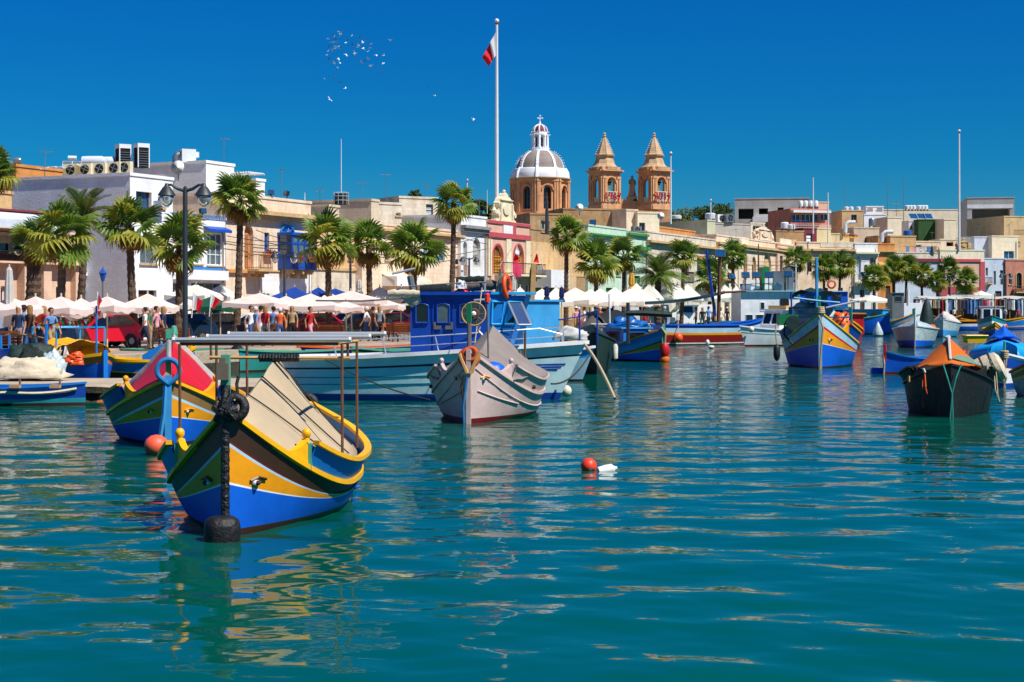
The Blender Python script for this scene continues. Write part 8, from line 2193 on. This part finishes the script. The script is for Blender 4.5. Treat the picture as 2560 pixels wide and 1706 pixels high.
floodlight('floodlight on the roof edge of the honey stone house, left one',P(678,481,100),.4,.3,.3,.4); floodlight('floodlight on the roof edge of the honey stone house, right one',P(716,484,102),.4,-.8,.3,.4); floodlight('floodlight at the white shop parapet',P(507,528,93),.4,.8,.2,.4); floodlight('square floodlight on the wall above the mint green gable',P(1482,556,150),.6,.0,.2,.4)
floodlight('grey floodlight strapped to the tallest palm trunk',P(1136,655,104),.45,-.4,-.1,.3); floodlight('grey tilted lamp head on a thin far pole',P(2158,686,150),.6,1.1,.6,2.2)
# flower boxes and pot plants
def pot(label,pos,w,m='rust',leafm='flower_red',yaw=ANG1):
    t = thing('flower_box',label,'flower box',pos,yaw); ob('box',MB().box(-w / 2,w / 2,-.12,.12,-.18,0),[m],t); f = MB(); r = random.Random(int(w * 1000))
    for i in range(int(60 * w) + 20):
        p = Vector((r.uniform(-w / 2,w / 2),r.uniform(-.2,.15),r.uniform(0,.28))); s = .06
        u = Vector((r.gauss(0,1),r.gauss(0,1),r.gauss(0,1))).normalized(); v = u.cross(Vector((0,1,.3))).normalized()
        f.add([p + u * s,p + v * s,p - u * s,p - v * s],[(0,1,2,3)],i % 3 == 0)
    o = ob('flowers',f,[leafm,'leaf_pot'],t); o['kind'] = 'stuff'
fw = lambda px,py,out: (F1.at(F1.t(px)) - F1.y * out) * 1 + Vector((0,0,F1.z(px,py)))
pot('red geranium box below the narrow blue shutter',fw(667,636,.2),.9); pot('red geraniums on the left of the blue gallery',fw(700,650,1.35),.8); pot('red geraniums along the blue gallery sill',fw(742,650,1.35),1.6); pot('green pot plant hanging under the pink parasols',prom(660,9) + Vector((0,0,2.2)),.7,'plastic_black','leaf_lime'); pot('green plant by the white wall under the blue parasols',prom(748,4) + Vector((0,0,1.2)),.9,'rust','leaf_green')
pot('flower tubs on the olive yellow terrace',P(2125,592,224),2.4,'tarp_yellow','flower_red',.3)
# overhead cables along the fronts
for i,(a,b_,sg) in enumerate((((566,590),(774,602),.5),((566,604),(774,612),.4),((640,575),(776,596),.7),((905,618),(1216,588),1.2),((905,640),(1218,622),1.),((1160,596),(1330,610),.9),((1218,590),(1330,640),.8),((1470,628),(1618,640),.9),((1620,618),(1790,640),1.),((1790,640),(1990,650),1.2),((1800,655),(1980,660),1.),((2000,640),(2190,648),1.))):
    fr_ = F1 if a[0] < 1990 else F2
    A = fr_.at(fr_.t(a[0],-.3),-.3) + Vector((0,0,fr_.z(a[0],a[1],-.3))); B_ = fr_.at(fr_.t(b_[0],-.3),-.3) + Vector((0,0,fr_.z(b_[0],b_[1],-.3)))
    tag(ob('cable',MB().tube(sagline(A,B_,sg * .4,12),.022,4),['rubber']),'black overhead cable, %s counting from the left along the house fronts' % ORD[i],'cable','cables along the house fronts')
# bunting on the left boats
bu = thing('bunting','string of red, white and yellow pennants on the boats at left','bunting',P(140,800,49.8))
pts = sagline(P(84,806,49.8),P(160,798,49.8),.12,10) + sagline(P(160,800,49.8),P(242,778,49.6),.15,10)[1:]
ob('cord',MB().tube([p - Vector(bu.location) for p in pts],.012,4),['rope_dark'],bu)
for i,p in enumerate(pts):
    q = p - Vector(bu.location); ob('pennant',MB().add([q,q + Vector((.14,.01,.0)),q + Vector((.07,.03,-.2))],[(0,1,2)]),[['flag_red','flag_white','tarp_yellow','flag_red','p_green'][i % 5]],bu)

for i,(px_,py_,D_) in enumerate(((112,424,92),(560,405,104),(704,498,108),(800,512,114),(905,506,122),(965,497,130),(1068,491,134),(1198,540,134),(1345,540,152),(1520,522,162),(1660,540,172),(1730,566,178),(1840,590,196),(1950,596,200),(2090,600,222),(2205,592,224),(2330,604,228),(2446,596,236),(2500,588,238),(2552,541,240))):
    t = thing('aerial','small television aerial, %s from the left along the rooftops' % ORD[i],'aerial',P(px_,py_ + 8,D_),i * .7,'small television aerials on the roofs'); h_ = 1.3 + .5 * (i % 3)
    ob('mast',MB().tube([(0,0,-.4),(0,0,h_)],.025,4),['metal_grey'],t); ob('boom',MB().tube([(-.4,0,h_ - .1),(.5,0,h_ - .1)],.018,4),['metal_grey'],t)
    for j in range(4): ob('rod',MB().tube([(-.35 + j * .25,-.22,h_ - .1),(-.35 + j * .25,.22,h_ - .1)],.012,3),['metal_grey'],t)

# ------------------------------------------------------------------ birds
mat('bird_white','#eef2f4',.8,.05); mat('bird_shaded','#4a5560',.8,.1)  # slate copy has the shade of the undersides put into its colour
bm_ = []
for k_,(lift,m) in enumerate(((.12,'bird_white'),(-.1,'bird_white'),(.2,'bird_shaded'),(.02,'bird_shaded'))):
    b_ = MB().lathe([(.005,-.2),(.035,-.12),(.05,0),(.035,.12),(.02,.17),(.004,.22)],(0,0,0),7,0,rot('X',radians(90)))
    for s in (-1,1): b_.add([(0,-.07,.02),(s * .22,-.1,.02 + lift * .6),(s * .42,.02,lift),(s * .2,.05,.02 + lift * .5),(0,.07,.02)],[(0,1,2,3,4)])
    b_.add([(-.01,.16,0),(.05,.3,0),(-.05,.3,0)],[(0,1,2)])
    me = b_.mesh('bird'); me.materials.append(MATS[m]); bm_.append(me)
BR_ = [(300,180),(320,205),(365,178),(245,218),(250,235),(175,258),(282,262),(243,272),(202,296),(236,296),(284,300),(395,280),(380,305),(452,222),(538,242),(600,290),(575,300),(670,315),(658,335),(455,320),(525,338),(518,355),(475,358),(573,355),(575,372),(657,362),(735,374),(195,345),(268,350),(302,345),(320,368),(235,378),(258,368),(183,398),(240,405),(272,428),(172,442),(382,436),(413,452),(483,425),(628,406),(727,443),(808,448),(505,480),(632,484),(300,484),(184,488),(178,510),(250,535),(318,528),(556,532),(597,512),(662,568),(808,535),(757,602),(792,655),(290,588),(138,710),(258,702),(312,752),(378,822),(198,945),(880,275),(1315,812),(1385,902),(1830,1165)]
for i,(x,y) in enumerate(BR_):
    p_ = P(780 + x / 4.525,40 + y / 4.525,165 + R.uniform(-18,18))
    o = bpy.data.objects.new('bird',bm_[i % 4 if i not in (39,42,61,62) else 0]); COL.objects.link(o)
    wh_ = i % 4 < 2 or i in (39,42,61,62)
    tag(o,{61: 'white bird flying lowest and leftmost below the flock',62: 'white bird flying alone right of the flock',63: 'thin pale bird alone between the flock and the great flagpole',64: 'dark bird alone nearest the great flagpole',65: 'tiny bird low above the roofs left of the dome'}.get(i,'small bird %s against the sky in the loose flock flying over the rooftops' % ('white' if wh_ else 'dark')),'bird','%s birds flocking over the rooftops' % ('white' if wh_ else 'dark'))
    o.location = p_; o.rotation_euler = (R.uniform(-.7,.7),R.uniform(-.9,.9),R.uniform(0,6.28)); s = R.uniform(.55,.8) * (1.35 if i in (39,42,61,62) else 1); o.scale = (s,s,s)
